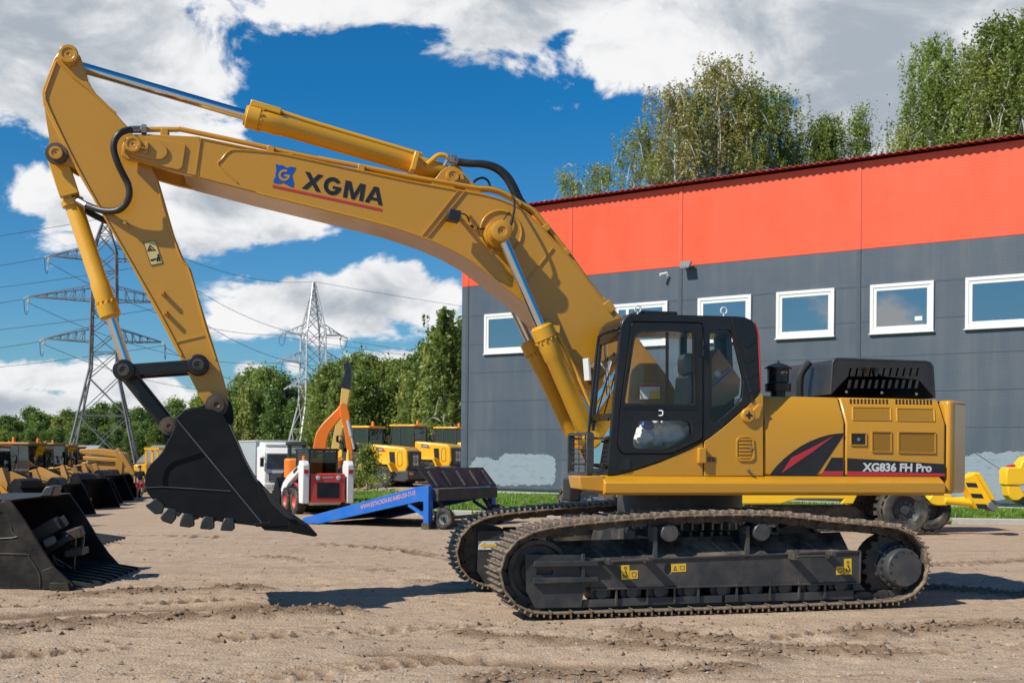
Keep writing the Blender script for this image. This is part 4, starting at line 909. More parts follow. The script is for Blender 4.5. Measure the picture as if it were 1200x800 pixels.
# seat, console, labels inside
mb = MB(); a = T(800, 540, .6); mb.prism(rounded(P([(778, 520), (815, 520), (817, 508), (780, 505)], .6), .04), .42, .92); mb.prism(rounded(P([(806, 510), (800, 470), (802, 440), (812, 436), (822, 470), (822, 512)], .6), .04), .44, .90); mb.prism(rounded(P([(801, 438), (800, 420), (803, 414), (812, 414), (814, 438)], .6), .04), .54, .80); mb.build('seat', M['seat'], cabo, bevel=.03)
mb = MB(); mb.prism(rounded(P([(750, 530), (765, 500), (777, 500), (776, 535)], .9), .02), .74, .94); mb.prism(P([(735, 545), (728, 490), (733, 488), (742, 545)], .95), .84, .94); mb.build('console', M['hose'], cabo, bevel=.02)
mb = MB(); mb.prism(P([(749, 450), (772, 449.5), (772.5, 467), (749, 467.5)], 1.0), .972, .975); ls = mb.build('safety_label', M['silver'], cabo)
mb = MB(); mb.prism(P([(749.3, 450.2), (771.8, 449.8), (771.8, 453), (749.3, 453.4)], 1.0), .969, .971); mb.build('label_band', M['red'], ls); mb = MB(); mb.prism(P([(760, 458), (772, 458), (772, 467), (760, 467)], 1.0), .969, .971); mb.build('label_band', M['label'], ls)
# yellow panels below the cab
sk = [(714, 557.5), (724, 556), (738, 552.5), (754, 547.5), (772, 541.5), (790, 534), (808, 526), (823.3, 517.5), (823.3, 557.5)]
mb = MB(); mb.prism(P(sk, VB), VA+.008, VA+.10); mb.build('side_panel', M['gold'], body, bevel=.008)
s2 = [(824.7, 516.8), (838, 508), (850, 498), (874, 477), (891.5, 460.2), (894, 463), (894, 557.5), (824.7, 557.5)]
mb = MB(); mb.prism(P(s2, VB), VA+.004, VA+.14); mb.box(T(826, 550, VB)[0], up1, VA+.15, VF+.1, zt_, T(826, 520, VB)[1]); p1 = mb.build('side_panel', M['gold'], body, bevel=.008)
V1 = VA
mb = MB(); c = T(877, 486.5, V1-.02); mb.lathe((c[0], V1+.004, c[1]), (0, -1, 0), [(0, .085), (.03, .08), (.04, .07), (.041, 0)], 24); mb.prism(P([(880, 481), (888, 473.5), (893, 474), (889, 490), (883, 492)], V1), V1-.03, V1+.004); fc = mb.build('filler_cap', M['gold'], p1, bevel=.008, smooth=40)
mb = MB()
for w_, h_ in ((.011, .038), (.038, .011)): mb.prism([(c[0]-w_, c[1]-h_), (c[0]+w_, c[1]-h_), (c[0]+w_, c[1]+h_), (c[0]-w_, c[1]+h_)], V1-.040-(.0005 if w_ > .02 else 0), V1-.037)
mb.build('cap_slot', M['inkblack'], fc)
mb = MB(); ov = rounded([(866, 511), (878, 509.5), (883, 513.5), (884.5, 536), (881, 540), (866, 540), (862.5, 536), (862.5, 515)], 3, 3)
mb.prism(P(ov, V1), V1-.010, V1+.003, [P(grow(ov, .84), V1)])
for k in range(6): y = 515+k*4.2; mb.cyl(T3(866, y, V1), T3(880.5, y, V1), .011, 8)
vp = mb.build('louvre_cover', M['gold'], p1, bevel=.003); mb = MB(); c = T(880, 524.7, V1); mb.lathe((c[0], V1-.004, c[1]), (0, -1, 0), [(0, .018), (.012, .018), (.013, 0)], 10); mb.build('lock', M['steel'], vp)
mb = MB(); a = T3(876.5, 550.5, V1); mb.lathe(a, (0, -1, 0), [(0, .016), (.03, .016), (.032, 0)], 10); mb.tube([a+Vector((0, -.03, 0)), a+Vector((.06, -.04, -.06))], .007, 6); mb.build('panel_latch', M['galvdark'], p1)
mb = MB(); mb.prism(P([(816.5, 524.5), (826, 524), (826, 542.5), (816.5, 543)], V1), V1-.055, V1+.01); mb.build('panel_hinge', M['gold'], p1, bevel=.012)
mb = MB()
for x in (829.5, 834.6): mb.prism(P([(x, 535.2), (x+3.8, 535.2), (x+3.8, 541), (x, 541)], V1), V1-.004, V1+.003)
mb.build('panel_plate', M['pinbrown'], p1)
# ------------------------------------------------------------------ boom, stick, bucket
B0, B1 = 1.22, 1.98
top = [(217, 161), (234, 160.5), (300, 174), (340, 181), (421, 198.5), (480, 211), (542, 222.5), (565, 226.5), (587, 232.5), (610, 243), (626, 256), (640, 271), (670, 303), (700, 342.5), (724, 367), (752, 402), (782, 440), (797, 466), (800, 482)]
bot = [(793, 496), (778, 500), (760, 500), (742, 494), (722, 480), (690, 450), (668, 418), (652, 395), (632, 371), (610, 349.5), (581, 327), (555, 307), (530, 292.5), (505, 281.5), (480, 272.5), (457, 265), (390, 248), (300, 226), (226, 206.5), (214, 200)]
mb = MB(); mb.prism(P(top+bot, B0), B0, B1); boom = mb.build('boom', M['gold'], ex, bevel=.012)
# fork that carries the stick
fork = [(142, 182), (143, 170), (148, 161.5), (157, 157.5), (175, 157.5), (234, 160.2), (234, 206), (226, 206), (205, 201.5), (165, 190), (150, 187.5)]
mb = MB()
for v in (B0-.006, B1-.082): mb.prism(P(fork, B0), v, v+.088)
build_each(mb, 'boom_fork', M['gold'], boom, bevel=.01)
mb = MB(); pl = rounded([(144, 171), (150, 160), (170, 160), (216, 169), (218, 171), (214, 197), (209, 200), (190, 195.5), (155, 185.5), (146, 181)], 5, 3); mb.prism(P(pl, B0), B0-.028, B0-.006); bp_ = mb.build('boss_plate', M['gold'], boom, bevel=.006)
mb = MB(); pl = rounded([(145, 169), (150, 160), (162, 158.5), (186, 166), (196, 174), (197, 182), (190, 188.5), (178, 188), (152, 181)], 5, 3); mb.prism(P(pl, B0), B0-.05, B0-.028); mb.build('boss_plate', M['gold'], boom, bevel=.006)
mb = MB(); c = T(156, 169.8, B0-.06); pin(mb, c, B0-.11, .088, .08); a = T(171, 173.5, B0-.05); mb.beam(T3(160, 172, B0-.09), T3(172, 175, B0-.07), .05, .02); mb.prism(P([(170.5, 167), (174.5, 167.5), (173, 181), (168, 180), (168, 177), (170.5, 177)], B0-.05), B0-.085, B0-.045); mb.build('boom_pin', M['gold'], boom, bevel=.003)
mb = MB(); cz = T(156, 169.8, B1); mb.cyl((c[0], B0-.03, c[1]), (c[0], B1+.05, c[1]), .07); mb.build('pin_shaft', M['steel'], boom)
# welded seams, stiffeners, rings
mb = MB()
for a, b_ in (((545, 223.5), (500, 279)), ((537, 223), (494, 277)), ((648, 290), (617, 330)), ((235, 163), (229, 205))): mb.beam(T3(*a, B0-.003), T3(*b_, B0-.003), .022, .010)
build_each(mb, 'weld_seam', M['gold'], boom)
mb = MB(); pb = list(reversed(bot[5:]))
mb.tube([T3(x, y, B0-.004) for x, y in pb if x > 226], .013, 6, 3); mb.tube([T3(x, y+1.5, B0-.002) for x, y in top[1:-3]], .010, 6, 3); mb.build('edge_bead', M['gold'], boom)
mb = MB(); q = P([(343, 181.5), (282, 176), (268, 178), (260, 187), (256, 194), (278, 214)], B0); mb.tube([(x, B0-.002, z) for x, z in q], .009, 6, 3); build_each(mb, 'weld_seam', M['gold'], boom)
mb = MB(); cc = T(587, 271.5, B0); mb.tube([(cc[0]+.235*math.cos(t), B0-.006, cc[1]+.235*math.sin(t)) for t in np.linspace(0, 2*PI, 25)], .012, 6, 2); mb.build('reinforcing_ring', M['gold'], boom)
# top bracket for the stick cylinder
mb = MB()
for v in (1.38, 1.74): mb.prism(P([(505, 216.5), (517, 200), (524, 195.8), (532, 195), (540, 199), (570, 231), (560, 228)], 1.38), v, v+.06)
build_each(mb, 'cylinder_bracket', M['gold'], boom, bevel=.008)
mb = MB(); c = T(530.5, 205.8, 1.36); pin(mb, c, 1.34, .075, .06); mb.prism(P([(539, 202), (542, 202), (543.5, 210), (539.5, 211)], 1.36), 1.345, 1.38); mb.build('bracket_pin', M['gold'], boom)
# hydraulic pipes over the boom
mb = MB(); PV = B0+.06
pp = [(170, 152.2), (208, 152.2), (216, 152.8), (300, 170.5), (360, 183.5), (421, 195), (480, 207), (520, 213.5), (556, 219.8), (576, 221.5), (592, 227), (611, 238.5), (625, 246.5), (634, 257), (662, 292), (690, 331), (712, 359), (718, 367)]
mb.tube([T3(x, y, PV) for x, y in pp], .026, 10, 4); pp2 = [(x-1, y+2) for x, y in pp[5:]]; mb.tube([T3(x, y, PV+.12) for x, y in pp2], .024, 8, 4); mb.tube([T3(x, y-.5, B1-.14) for x, y in pp], .026, 8, 4)
hp = mb.build('hydraulic_pipe', M['gold'], boom)
mb = MB()
for px, py, an in ((193, 154, .05), (317, 174, .22), (423, 196, .2), (606, 237, .6), (640, 265, .9), (663, 294, .9), (706, 352, .9)): p = T3(px, py, PV); mb.obox(p+Vector((0, .06, -.02)), .075, .22, .075, (0, an, 0)); 
mb.obox(T3(193, 157, PV)+Vector((0, .03, -.0)), .09, .10, .11); mb.obox(T3(712.5, 360, PV), .13, .16, .09, (0, .9, 0)); build_each(mb, 'pipe_clamp', M['gold'], hp, bevel=.005)
# stick
S0, S1 = 1.36, 1.84
st_o = [(63, 68), (49.5, 104), (48.8, 110), (50.5, 123), (81, 185), (102, 221), (140, 285), (180, 360), (212, 421), (235, 466), (243, 478), (262, 480), (267.5, 465), (262, 443), (255, 420), (243, 381), (232, 345), (224, 316), (215, 303), (204, 275), (186, 212), (170, 180), (150, 149), (126, 122.5), (112, 109), (104, 97), (99, 80), (94, 66), (86, 56), (78, 54.5), (70, 59)]
mb = MB(); mb.prism(P(st_o, S0), S0, S1); stick = mb.build('stick', M['gold'], ex, bevel=.012)
mb = MB(); mb.tube([T3(x, y, S0-.004) for x, y in ((66, 72), (85, 90), (104, 105), (124, 123), (136, 133))], .012, 6); mb.tube([T3(x, y, S0-.004) for x, y in ((66, 72), (54, 105), (53, 112), (56, 124), (84, 183), (115, 240), (184, 361), (213, 416))], .014, 6)
mb.tube([T3(x, y, S0-.004) for x, y in ((184, 214), (202, 275), (213, 304), (222, 318), (240, 381), (253, 421))], .014, 6); mb.beam(T3(205, 401, S0-.003), T3(239, 393, S0-.003), .014, .01); mb.build('edge_bead', M['gold'], stick)
mb = MB(); c = T(80.2, 63.5, S0-.05); pin(mb, c, S0-.07, .10, .07); mb.prism(P([(73, 72), (86, 70), (88, 75), (80, 78), (78, 75)], S0-.04), S0-.05, S0); mb.build('stick_pin', M['gold'], stick, bevel=.003)
mb = MB(); lug = rounded([(51, 122), (54, 142), (57, 160), (57, 183), (63, 191), (75, 190), (87, 197), (86, 188), (70, 160)], 3, 3); mb.prism(P(lug, S0), S0+.03, S0+.09); mb.prism(P(lug, S0), S1-.09, S1-.03); build_each(mb, 'cylinder_lug', M['gold'], stick, bevel=.008)
mb = MB(); a = T(66, 180, S0); mb.lathe((a[0], S0+.03, a[1]), (0, -1, 0), [(0, .115), (.05, .11), (.052, 0)], 24); pl_ = mb.build('lug_plate', M['pinbrown'], stick); mb = MB(); pin(mb, a, S0-.05, .07, .03); mb.build('lug_pin', M['gold'], pl_)
mb = MB()
for px, py in ((146.5, 261), (190.5, 343), (194, 366)): mb.obox(T3(px, py, S0-.04), .03, .085, .04); mb.cyl(T3(px+2, py+3, S0), T3(px+2, py+3, S0-.07), .016, 8)
build_each(mb, 'hose_stub', M['gold'], stick)
lb = [(168, 284.5), (181.5, 281.5), (190.5, 308), (176.5, 311)]
mb = MB(); mb.prism(P(lb, S0), S0-.004, S0-.001); lab = mb.build('warning_label', M['labelpale'], stick)
mb = MB(); mb.prism(P([(172.5, 294.5), (175.5, 286.5), (183, 293.5)], S0), S0-.007, S0-.0045, [P([(174.2, 293.2), (175.9, 288.6), (180.3, 292.7)], S0)]); mb.prism(P([(174.8, 292.6), (176, 290.3), (178.5, 292.3)], S0), S0-.007, S0-.0045)
mb.prism(P(circ(185.5, 299, 1.4, 8), S0), S0-.007, S0-.0045); mb.prism(P([(184, 301), (187, 300.4), (188.4, 306), (186.6, 306.2), (186, 304), (184.8, 306.6), (183.4, 306.4)], S0), S0-.007, S0-.0045); mb.prism(P([(176, 304.2), (183, 302.6), (183, 304), (178, 306), (176.4, 305.6)], S0), S0-.007, S0-.0045)
for i in range(4): a, b_ = lb[i], lb[(i+1) % 4]; mb.beam(T3(a[0]*.985+.015*179, a[1]*.985+.015*296, S0-.005), T3(b_[0]*.985+.015*179, b_[1]*.985+.015*296, S0-.005), .006, .003)
mb.build('pictogram', M['inkblack'], lab)
# hydraulic cylinders
def cylinder(parent, foot, gland, eye, v, rb, rr, fix=True, vf=None):
    """barrel from its foot pin to the gland, chromed rod on to the eye; photo pixels on the plane y=v"""
    a = T3(*foot, v); g = T3(*gland, v); e = T3(*eye, v); d = (g-a).normalized(); Lb = (g-a).length
    e = g+d*(e-g).dot(d)
    mb = MB(); mb.lathe(a, d, [(.05, rb*.7), (.12, rb), (Lb-.42, rb), (Lb-.40, rb*1.1), (Lb-.17, rb*1.12), (Lb-.16, rb*1.24), (Lb-.03, rb*1.24), (Lb-.02, rb*1.05), (Lb, rb*1.0), (Lb, rr)], 28)
    mb.cyl(a-Vector((0, rb*.95, 0)), a+Vector((0, rb*.95, 0)), rb*.95, 20)
    for k in range(12):
        up = d.orthogonal().normalized(); r2 = d.cross(up); t = k*PI/6; q = a+d*(Lb-.17)+(up*math.cos(t)+r2*math.sin(t))*rb*1.16; mb.cyl(q, q-d*.025, .014, 6)
    o_ = mb.build('hydraulic_cylinder', M['gold2'], parent, smooth=40)
    mb = MB(); mb.cyl(g-d*.02, e, rr, 24); mb.cyl(e-Vector((0, rr*1.6, 0)), e+Vector((0, rr*1.6, 0)), rr*1.45, 20); mb.build('cylinder_rod', M['chrome'], o_, smooth=40)
    return o_, a, g, e, d
M['gold2'] = paint('cylinder_gold', (.66, .335, .018), .34, dust=.06, scale=1.5, bump=0, coat=.25)
sc_, a, g, e, d = cylinder(ex, (530.5, 205.8), (287, 135), (80, 64), 1.6, .108, .058)
mb = MB(); n_ = Vector((-d.z, 0, d.x)); n_ = n_ if n_.z > 0 else -n_
mb.obox(g-d*.20+n_*.13, .34, .2, .07, (0, -math.atan2(d.z, d.x), 0)); mb.tube([g-d*.3+n_*.15, g-d*.8+n_*.135, g-d*2.0+n_*.13], .028, 8); mb.obox(T3(485, 191.5, 1.5), .06, .28, .22, (0, .25, 0)); mb.build('port_block', M['gold2'], sc_, bevel=.01)
mb = MB(); mb.tube([T3(498, 195, 1.5), T3(505, 189, 1.5), T3(513, 182.5, 1.5), T3(520, 182, 1.5), T3(525, 184.5, 1.5)], .028, 8); mb.build('port_pipe', M['gold2'], sc_)
bc, a, g, e, d = cylinder(ex, (66.5, 181), (130.5, 373), (145.5, 433.6), 1.6, .092, .058)
mb = MB(); n_ = Vector((d.z, 0, -d.x)); mb.obox(a+d*.27+Vector((0, -.1, 0)), .20, .09, .42, (0, math.atan2(d.x, d.z), 0)); mb.lathe(a+d*.50, d, [(0, .118), (.07, .118)], 24); mb.build('port_block', M['gold2'], bc, bevel=.01)
boomcyl = []
for v, ft, gl, ey in ((1.06, (691, 515), (633, 381), (588, 275.5)), (2.14, (676, 517), (620, 398), (577, 306))):
    o_, a, g, e, d = cylinder(ex, ft, gl, ey, v, .105, .058)
    n_ = Vector((d.z, 0, -d.x)); n_ = n_ if n_.x > 0 else -n_
    mb = MB(); mb.tube([g-d*.12+n_*.15, g-d*.5+n_*.16, a+d*.35+n_*.16], .022, 8); mb.obox(g-d*.10+n_*.12, .12, .12, .08); mb.build('port_pipe', M['gold2'], o_)
    boomcyl.append(o_)
# pin hub through the boom
ph = T(586.5, 272, 1.0); mb = MB(); mb.lathe((ph[0], B0, ph[1]), (0, -1, 0), [(0, .155), (.10, .14), (.10, .125), (.30, .12), (.31, .10), (.311, .05), (.300, .045), (.300, .02), (.29, .015)], 28); mb.lathe((ph[0], B1, ph[1]), (0, 1, 0), [(0, .155), (.10, .14), (.10, .12), (.30, .12), (.302, 0)], 24); build_each(mb, 'cylinder_pin', M['gold'], boom, smooth=40)
fp = T(682, 517, 1.0); mb = MB()
for v in (1.17, 1.97): mb.prism(P([(672, 512), (676, 505), (690, 503), (730, 520), (736, 557), (694, 557)], v), v, v+.06)
u_b = T(742, 470, 1.15)[0]
for v in (1.12, 2.0): mb.prism(P([(715, 557), (742, 500), (752, 486), (766, 478), (786, 480), (800, 492), (830, 557)], 1.15), v, v+.07)
build_each(mb, 'boom_foot_bracket', M['gold2'], ex, bevel=.01)
# logo on the boom
LG = lambda pts: [(300+x/4.446, 110+y/4.446) for x, y in pts]
v = B0-.004
em = [(102, 364), (120, 372), (136, 370), (148, 378), (162, 386), (178, 380), (192, 382), (208, 384), (200, 402), (188, 420), (190, 440), (198, 464), (194, 486), (176, 482), (160, 472), (140, 462), (120, 468), (92, 464), (90, 452), (102, 430), (102, 412), (106, 400), (104, 382)]
mb = MB(); mb.prism(P(LG(em), v), v, v+.002); lg_ = mb.build('emblem', M['blue'], boom)
put = MB(); cc = (147, 424); outer_c = [(cc[0]+31*math.cos(t), cc[1]+31*math.sin(t)) for t in np.linspace(-.75, 2*PI-1.2, 28)]
gpts = [(cc[0]+30*math.cos(t), cc[1]+30*math.sin(t)) for t in np.linspace(.05, 2*PI-.95, 26)]+[(cc[0]+18*math.cos(t), cc[1]+18*math.sin(t)) for t in np.linspace(2*PI-.95, .50, 22)]+[(cc[0]+16, cc[1]+6), (cc[0]+2, cc[1]+4), (cc[0]+3, cc[1]-7)]
gpts = [(x, y) for x, y in gpts]
gq = gpts[:26]+gpts[26:48]+[(cc[0]+14, cc[1]+8), (cc[0]-1, cc[1]+6), (cc[0]+1, cc[1]-4), (cc[0]+30, cc[1]-1)]
put.prism(P(LG(gq), v-.003), v-.003, v-.0005); put.build('emblem_letter', M['gold'], lg_)
mb = MB(); mb.prism(P(LG([(86, 474), (657, 599), (657, 612), (86, 487)]), v), v, v+.002); mb.build('logo_underline', M['red'], boom)
# XGMA: heavy letters, drawn in a unit box each
def letters():
    X_ = [(0, 0), (.27, 0), (.5, .33), (.73, 0), (1, 0), (.65, .51), (.98, 1), (.71, 1), (.5, .68), (.29, 1), (.02, 1), (.35, .51)]
    t = np.linspace(.62, 2*PI-.12, 22); G_ = [(.5+.5*math.cos(a), .5+.52*math.sin(a)) for a in t]+[(.99, .52), (.52, .52), (.52, .36), (.75, .36)]
    G_ += [(.5+.27*math.cos(a), .5+.29*math.sin(a)) for a in np.linspace(2*PI-.68, .72, 18)]
    M_ = [(0, 0), (.2, 0), (.2, .66), (.42, 0), (.58, 0), (.80, .66), (.80, 0), (1, 0), (1, 1), (.72, 1), (.5, .34), (.28, 1), (0, 1)]
    A_ = [(0, 0), (.24, 0), (.31, .2), (.69, .2), (.76, 0), (1, 0), (.63, 1), (.37, 1)]
    A_h = [(.37, .36), (.63, .36), (.5, .75)]
    return X_, G_, M_, A_, A_h
X_, G_, M_, A_, A_h = letters()
mb = MB(); oA = T3(*LG([(238, 492)])[0], v); eA = T3(*LG([(659, 582)])[0], v); tA = T3(*LG([(256, 404)])[0], v); DU = eA-oA; DVv = (tA-oA)
nrm_ = Vector((-DU.z, 0, DU.x)).normalized(); DVv = nrm_*DVv.dot(nrm_)+DU.normalized()*DVv.dot(nrm_)*.0
def letter(pl, a0, a1, hole=None):
    f = lambda p: (oA+DU*(a0+(a1-a0)*p[0])+DVv*p[1]); q = [f(p) for p in pl]
    mb.prism([(p.x, p.z) for p in q], v, v+.002, [[(f(p).x, f(p).z) for p in hole]] if hole else ())
letter(X_, 0, .235); letter(G_, .252, .47); letter(M_, .505, .755); letter(A_, .775, 1.0, A_h); mb.build('logo_lettering', M['inkblack'], boom)
# work lamp with its cable
mb = MB(); p = T3(531.5, 253.5, B0-.20); mb.obox(p, .13, .15, .12, (0, .15, 0)); mb.obox(p+Vector((-.07, 0, -.0)), .012, .13, .10, (0, .15, 0)); wl = mb.build('work_lamp', M['black'], boom, bevel=.015)
mb = MB(); mb.beam(T3(538, 253, B0-.18), T3(540, 257, B0), .035); mb.obox(T3(537.5, 250.5, B0-.2), .05, .05, .05); mb.build('lamp_bracket', M['steel'], wl)
mb = MB(); mb.tube([T3(540, 250, B0-.17), T3(546, 252, B0-.10), T3(549, 257, B0-.05), T3(551, 263, B0-.03), T3(557, 267, B0-.02), T3(570, 268, B0-.03), T3(583, 264, B0-.06), T3(594, 252, B0-.05), T3(597, 249, B0-.01)], .009, 6); mb.build('lamp_cable', M['hose'], wl)
mb = MB()
for x, y in ((549, 252), (557, 267), (551, 262)): mb.cyl(T3(x, y, B0), T3(x, y, B0-.05), .02, 8)
build_each(mb, 'cable_clip', M['gold'], boom)
# hoses
mb = MB(); mb.tube([T3(598, 264, .98), T3(599, 259, .98), T3(602, 250, 1.02), T3(603, 241, 1.10), T3(602, 233, 1.2), T3(598, 229, 1.3)], .014, 8); mb.tube([T3(598, 264, .98), T3(600, 258, .98)], .020, 8); mb.build('grease_hose', M['hose'], ex)
for v, dx in ((1.45, 0), (1.75, 3)):
    mb = MB(); mb.tube([T3(536+dx, 190, v), T3(548+dx, 191.5, v), T3(565+dx, 192.5, v), T3(580+dx, 197, v), T3(592+dx, 207, v), T3(600+dx, 220, v), T3(606+dx, 233, v), T3(613+dx, 243, v)], .042, 12); mb.build('boom_hose', M['hose'], ex, smooth=60)
    mb = MB(); mb.tube([T3(524+dx, 184.5, v), T3(530+dx, 188, v), T3(537+dx, 190, v)], .036, 10); mb.lathe(T3(527+dx, 186, v), (1, 0, -.3), [(0, .05), (.05, .05)], 6); mb.tube([T3(612+dx, 242, v), T3(622+dx, 251, v)], .034, 10); mb.tube([T3(525, 186, v), T3(520, 195, v)], .02, 6); build_each(mb, 'hose_fitting', M['steel'], ex)
mb = MB(); mb.tube([T3(555, 214, 1.5), T3(558, 211, 1.5), T3(565, 208.5, 1.5), T3(571, 211, 1.5), T3(574, 217, 1.5), T3(573.5, 224, 1.5)], .014, 8); mb.build('thin_hose', M['hose'], ex)
HV = 1.12
mb = MB(); mb.tube([T3(160, 151.8, HV+.1), T3(150, 152.5, HV+.04), T3(140.5, 156.5, HV), T3(134.5, 165, HV), T3(133.5, 176, HV), T3(137.5, 190, HV), T3(144, 204, HV+.04), T3(150, 216, HV+.06), T3(151.5, 228, HV+.07), T3(148, 238, HV+.10), T3(139, 246, HV+.14), T3(126, 247.5, HV+.2), T3(112, 244.5, HV+.28), T3(97, 238.5, HV+.36)], .035, 12); mb.build('stick_hose', M['hose'], ex, smooth=60)
mb = MB(); mb.tube([T3(171, 152, HV+.14), T3(163, 151.8, HV+.11), T3(154, 152, HV+.06)], .039, 10); mb.lathe(T3(166, 151.8, HV+.12), (1, 0, 0), [(0, .055), (.05, .055)], 6); mb.tube([T3(102, 241, HV+.33), T3(90, 234.5, HV+.40), T3(79, 229, HV+.47)], .038, 10); mb.lathe(T3(86, 232.5, HV+.42), (-1, .3, .5), [(0, .055), (.06, .055)], 6); build_each(mb, 'hose_fitting', M['steel'], ex)
mb = MB(); mb.tube([T3(100, 246, 1.75), T3(110, 252, 1.72), T3(125, 259, 1.7), T3(140, 262, 1.7)], .035, 10); mb.build('stick_hose', M['hose'], ex)
# linkage
P1, P2, P3, P4 = (145.5, 433.8), (232.5, 427.8), (198, 499), (254, 474.2)
mb = MB()
for v in (1.27, 1.875): bar2(mb, T(*P1, 1.3), T(*P2, 1.3), v, v+.055, .062)
a = T(*P1, 1.3); b_ = T(*P2, 1.3)
for q in (a, b_): mb.lathe((q[0], 1.36, q[1]), (0, -1, 0), [(0, .115), (.12, .115), (.125, .10)], 20); mb.lathe((q[0], 1.84, q[1]), (0, 1, 0), [(0, .115), (.12, .115), (.125, 0)], 20)
lk = mb.build('link_arm', M['satin'], ex, bevel=.012)
mb = MB()
for q in (a, b_): pin(mb, q, 1.215, .065, .03); mb.cyl((q[0], 1.25, q[1]), (q[0], 1.95, q[1]), .05)
build_each(mb, 'link_pin', M['chain'], lk)
mb = MB(); a = T(*P1, 1.5); b_ = T(*P3, 1.5); bar2(mb, a, b_, 1.46, 1.74, .085); mb.cyl((b_[0], 1.40, b_[1]), (b_[0], 1.80, b_[1]), .10); mb.build('bucket_link', M['satin'], ex, bevel=.03)
# bucket
K0, K1 = .87, 2.33
side = [(216, 480), (205, 490), (206, 498), (201, 508), (196, 517), (191, 528), (184, 536), (176.5, 543), (172, 550), (169.8, 558), (169.6, 568), (172.5, 577), (178, 584), (195, 594.5), (222, 603.5), (258, 611), (300, 616), (326, 615), (343, 612), (341, 604), (325, 588), (308, 572), (298, 560), (288, 540), (278, 517), (268.5, 497), (262, 486), (250, 480), (236, 477.5)]
mb = MB(); mb.prism(P(side, K0), K0, K0+.04); mb.prism(P(side, K0), K1-.04, K1)
shell = [Vector(p) for p in P(side[3:19], K0)]; n = len(shell); inn = []
for i, p in enumerate(shell):
    d = (shell[min(i+1, n-1)]-shell[max(i-1, 0)]).normalized(); inn.append(p+Vector((-d.y, d.x))*.03)
vs = []
for y in (K0+.0405, K1-.0405): vs += [(p.x, y, p.y) for p in shell]+[(p.x, y, p.y) for p in inn]
fs = []
for i in range(n-1): fs += [[i, i+1, 2*n+i+1, 2*n+i], [n+i+1, n+i, 3*n+i, 3*n+i+1]]
fs += [[0, 2*n, 3*n, n], [n-1, 2*n-1, 4*n-1, 3*n-1]]; mb.add(vs, fs)
topb = P([(216, 480), (206, 498), (196, 517), (206, 520), (222, 500), (240, 492), (262, 487), (250, 480), (236, 478)], K0); tb_ = MB(); tb_.prism(topb, K0+.041, K1-.041)
bk_ = mb.build('bucket', M['bucketblack'], ex, bevel=.008); tb_.build('bucket_crossbeam', M['bucketblack'], bk_, bevel=.008)
mb = MB(); mb.beam(T3(207, 491, K0-.004), T3(309, 615, K0-.004), .022, .012); mb.beam(T3(190, 570, K0-.003), T3(270, 575, K0-.003), .012, .008); mb.beam(T3(171, 571, K0-.003), T3(190, 570, K0-.003), .012, .008)
mb.tube([T3(*p, K0+.01) for p in ((301.5, 564), (288, 540), (278, 517), (268.5, 497))], .012, 6); build_each(mb, 'weld_seam', M['weldhighlight'], bk_)
mb = MB(); mb.prism(P([(191, 571), (190.5, 560), (194, 549), (202, 541), (236, 530), (240, 535), (206, 546), (199, 552), (196.5, 561), (197, 571)], K0), K0-.002, K0-.0005); mb.build('side_recess_shade', M['voidblack'], bk_)  # flat curved shape, shade of a recess put into the colour
for v in (1.24, 1.90): # ears and pins
    mb = MB(); ear = rounded([(214, 483), (220, 478), (236, 476), (244, 468), (250, 462.5), (262, 463), (270, 470), (273.5, 480), (274, 496), (266, 500), (240, 492), (215, 500)], 5, 3); mb.prism(P(ear, v), v, v+.06); mb.build('bucket_ear', M['bucketblack'], bk_, bevel=.01)
    mb = MB(); mb.prism(rounded(P([(188, 494), (198, 489), (208, 494), (212, 505), (200, 525), (192, 520)], v), .05, 3), v, v+.06); mb.build('bucket_ear', M['bucketblack'], bk_, bevel=.01)
mb = MB(); c = T(*P4, 1.2); mb.lathe((c[0], 1.245, c[1]), (0, -1, 0), [(0, .125), (.035, .12), (.036, .085), (.06, .08), (.062, .03), (.052, .02)], 24); c = T(*P3, 1.2); mb.lathe((c[0], 1.245, c[1]), (0, -1, 0), [(0, .10), (.035, .095), (.036, .07), (.055, .065), (.057, .025), (.047, .02)], 24); mb.cyl((c[0], 1.2, c[1]), (c[0], 2.0, c[1]), .05); c = T(*P4, 1.2); mb.cyl((c[0], 1.2, c[1]), (c[0], 2.0, c[1]), .06); mb.build('bucket_pin', M['pinbrown'], bk_)
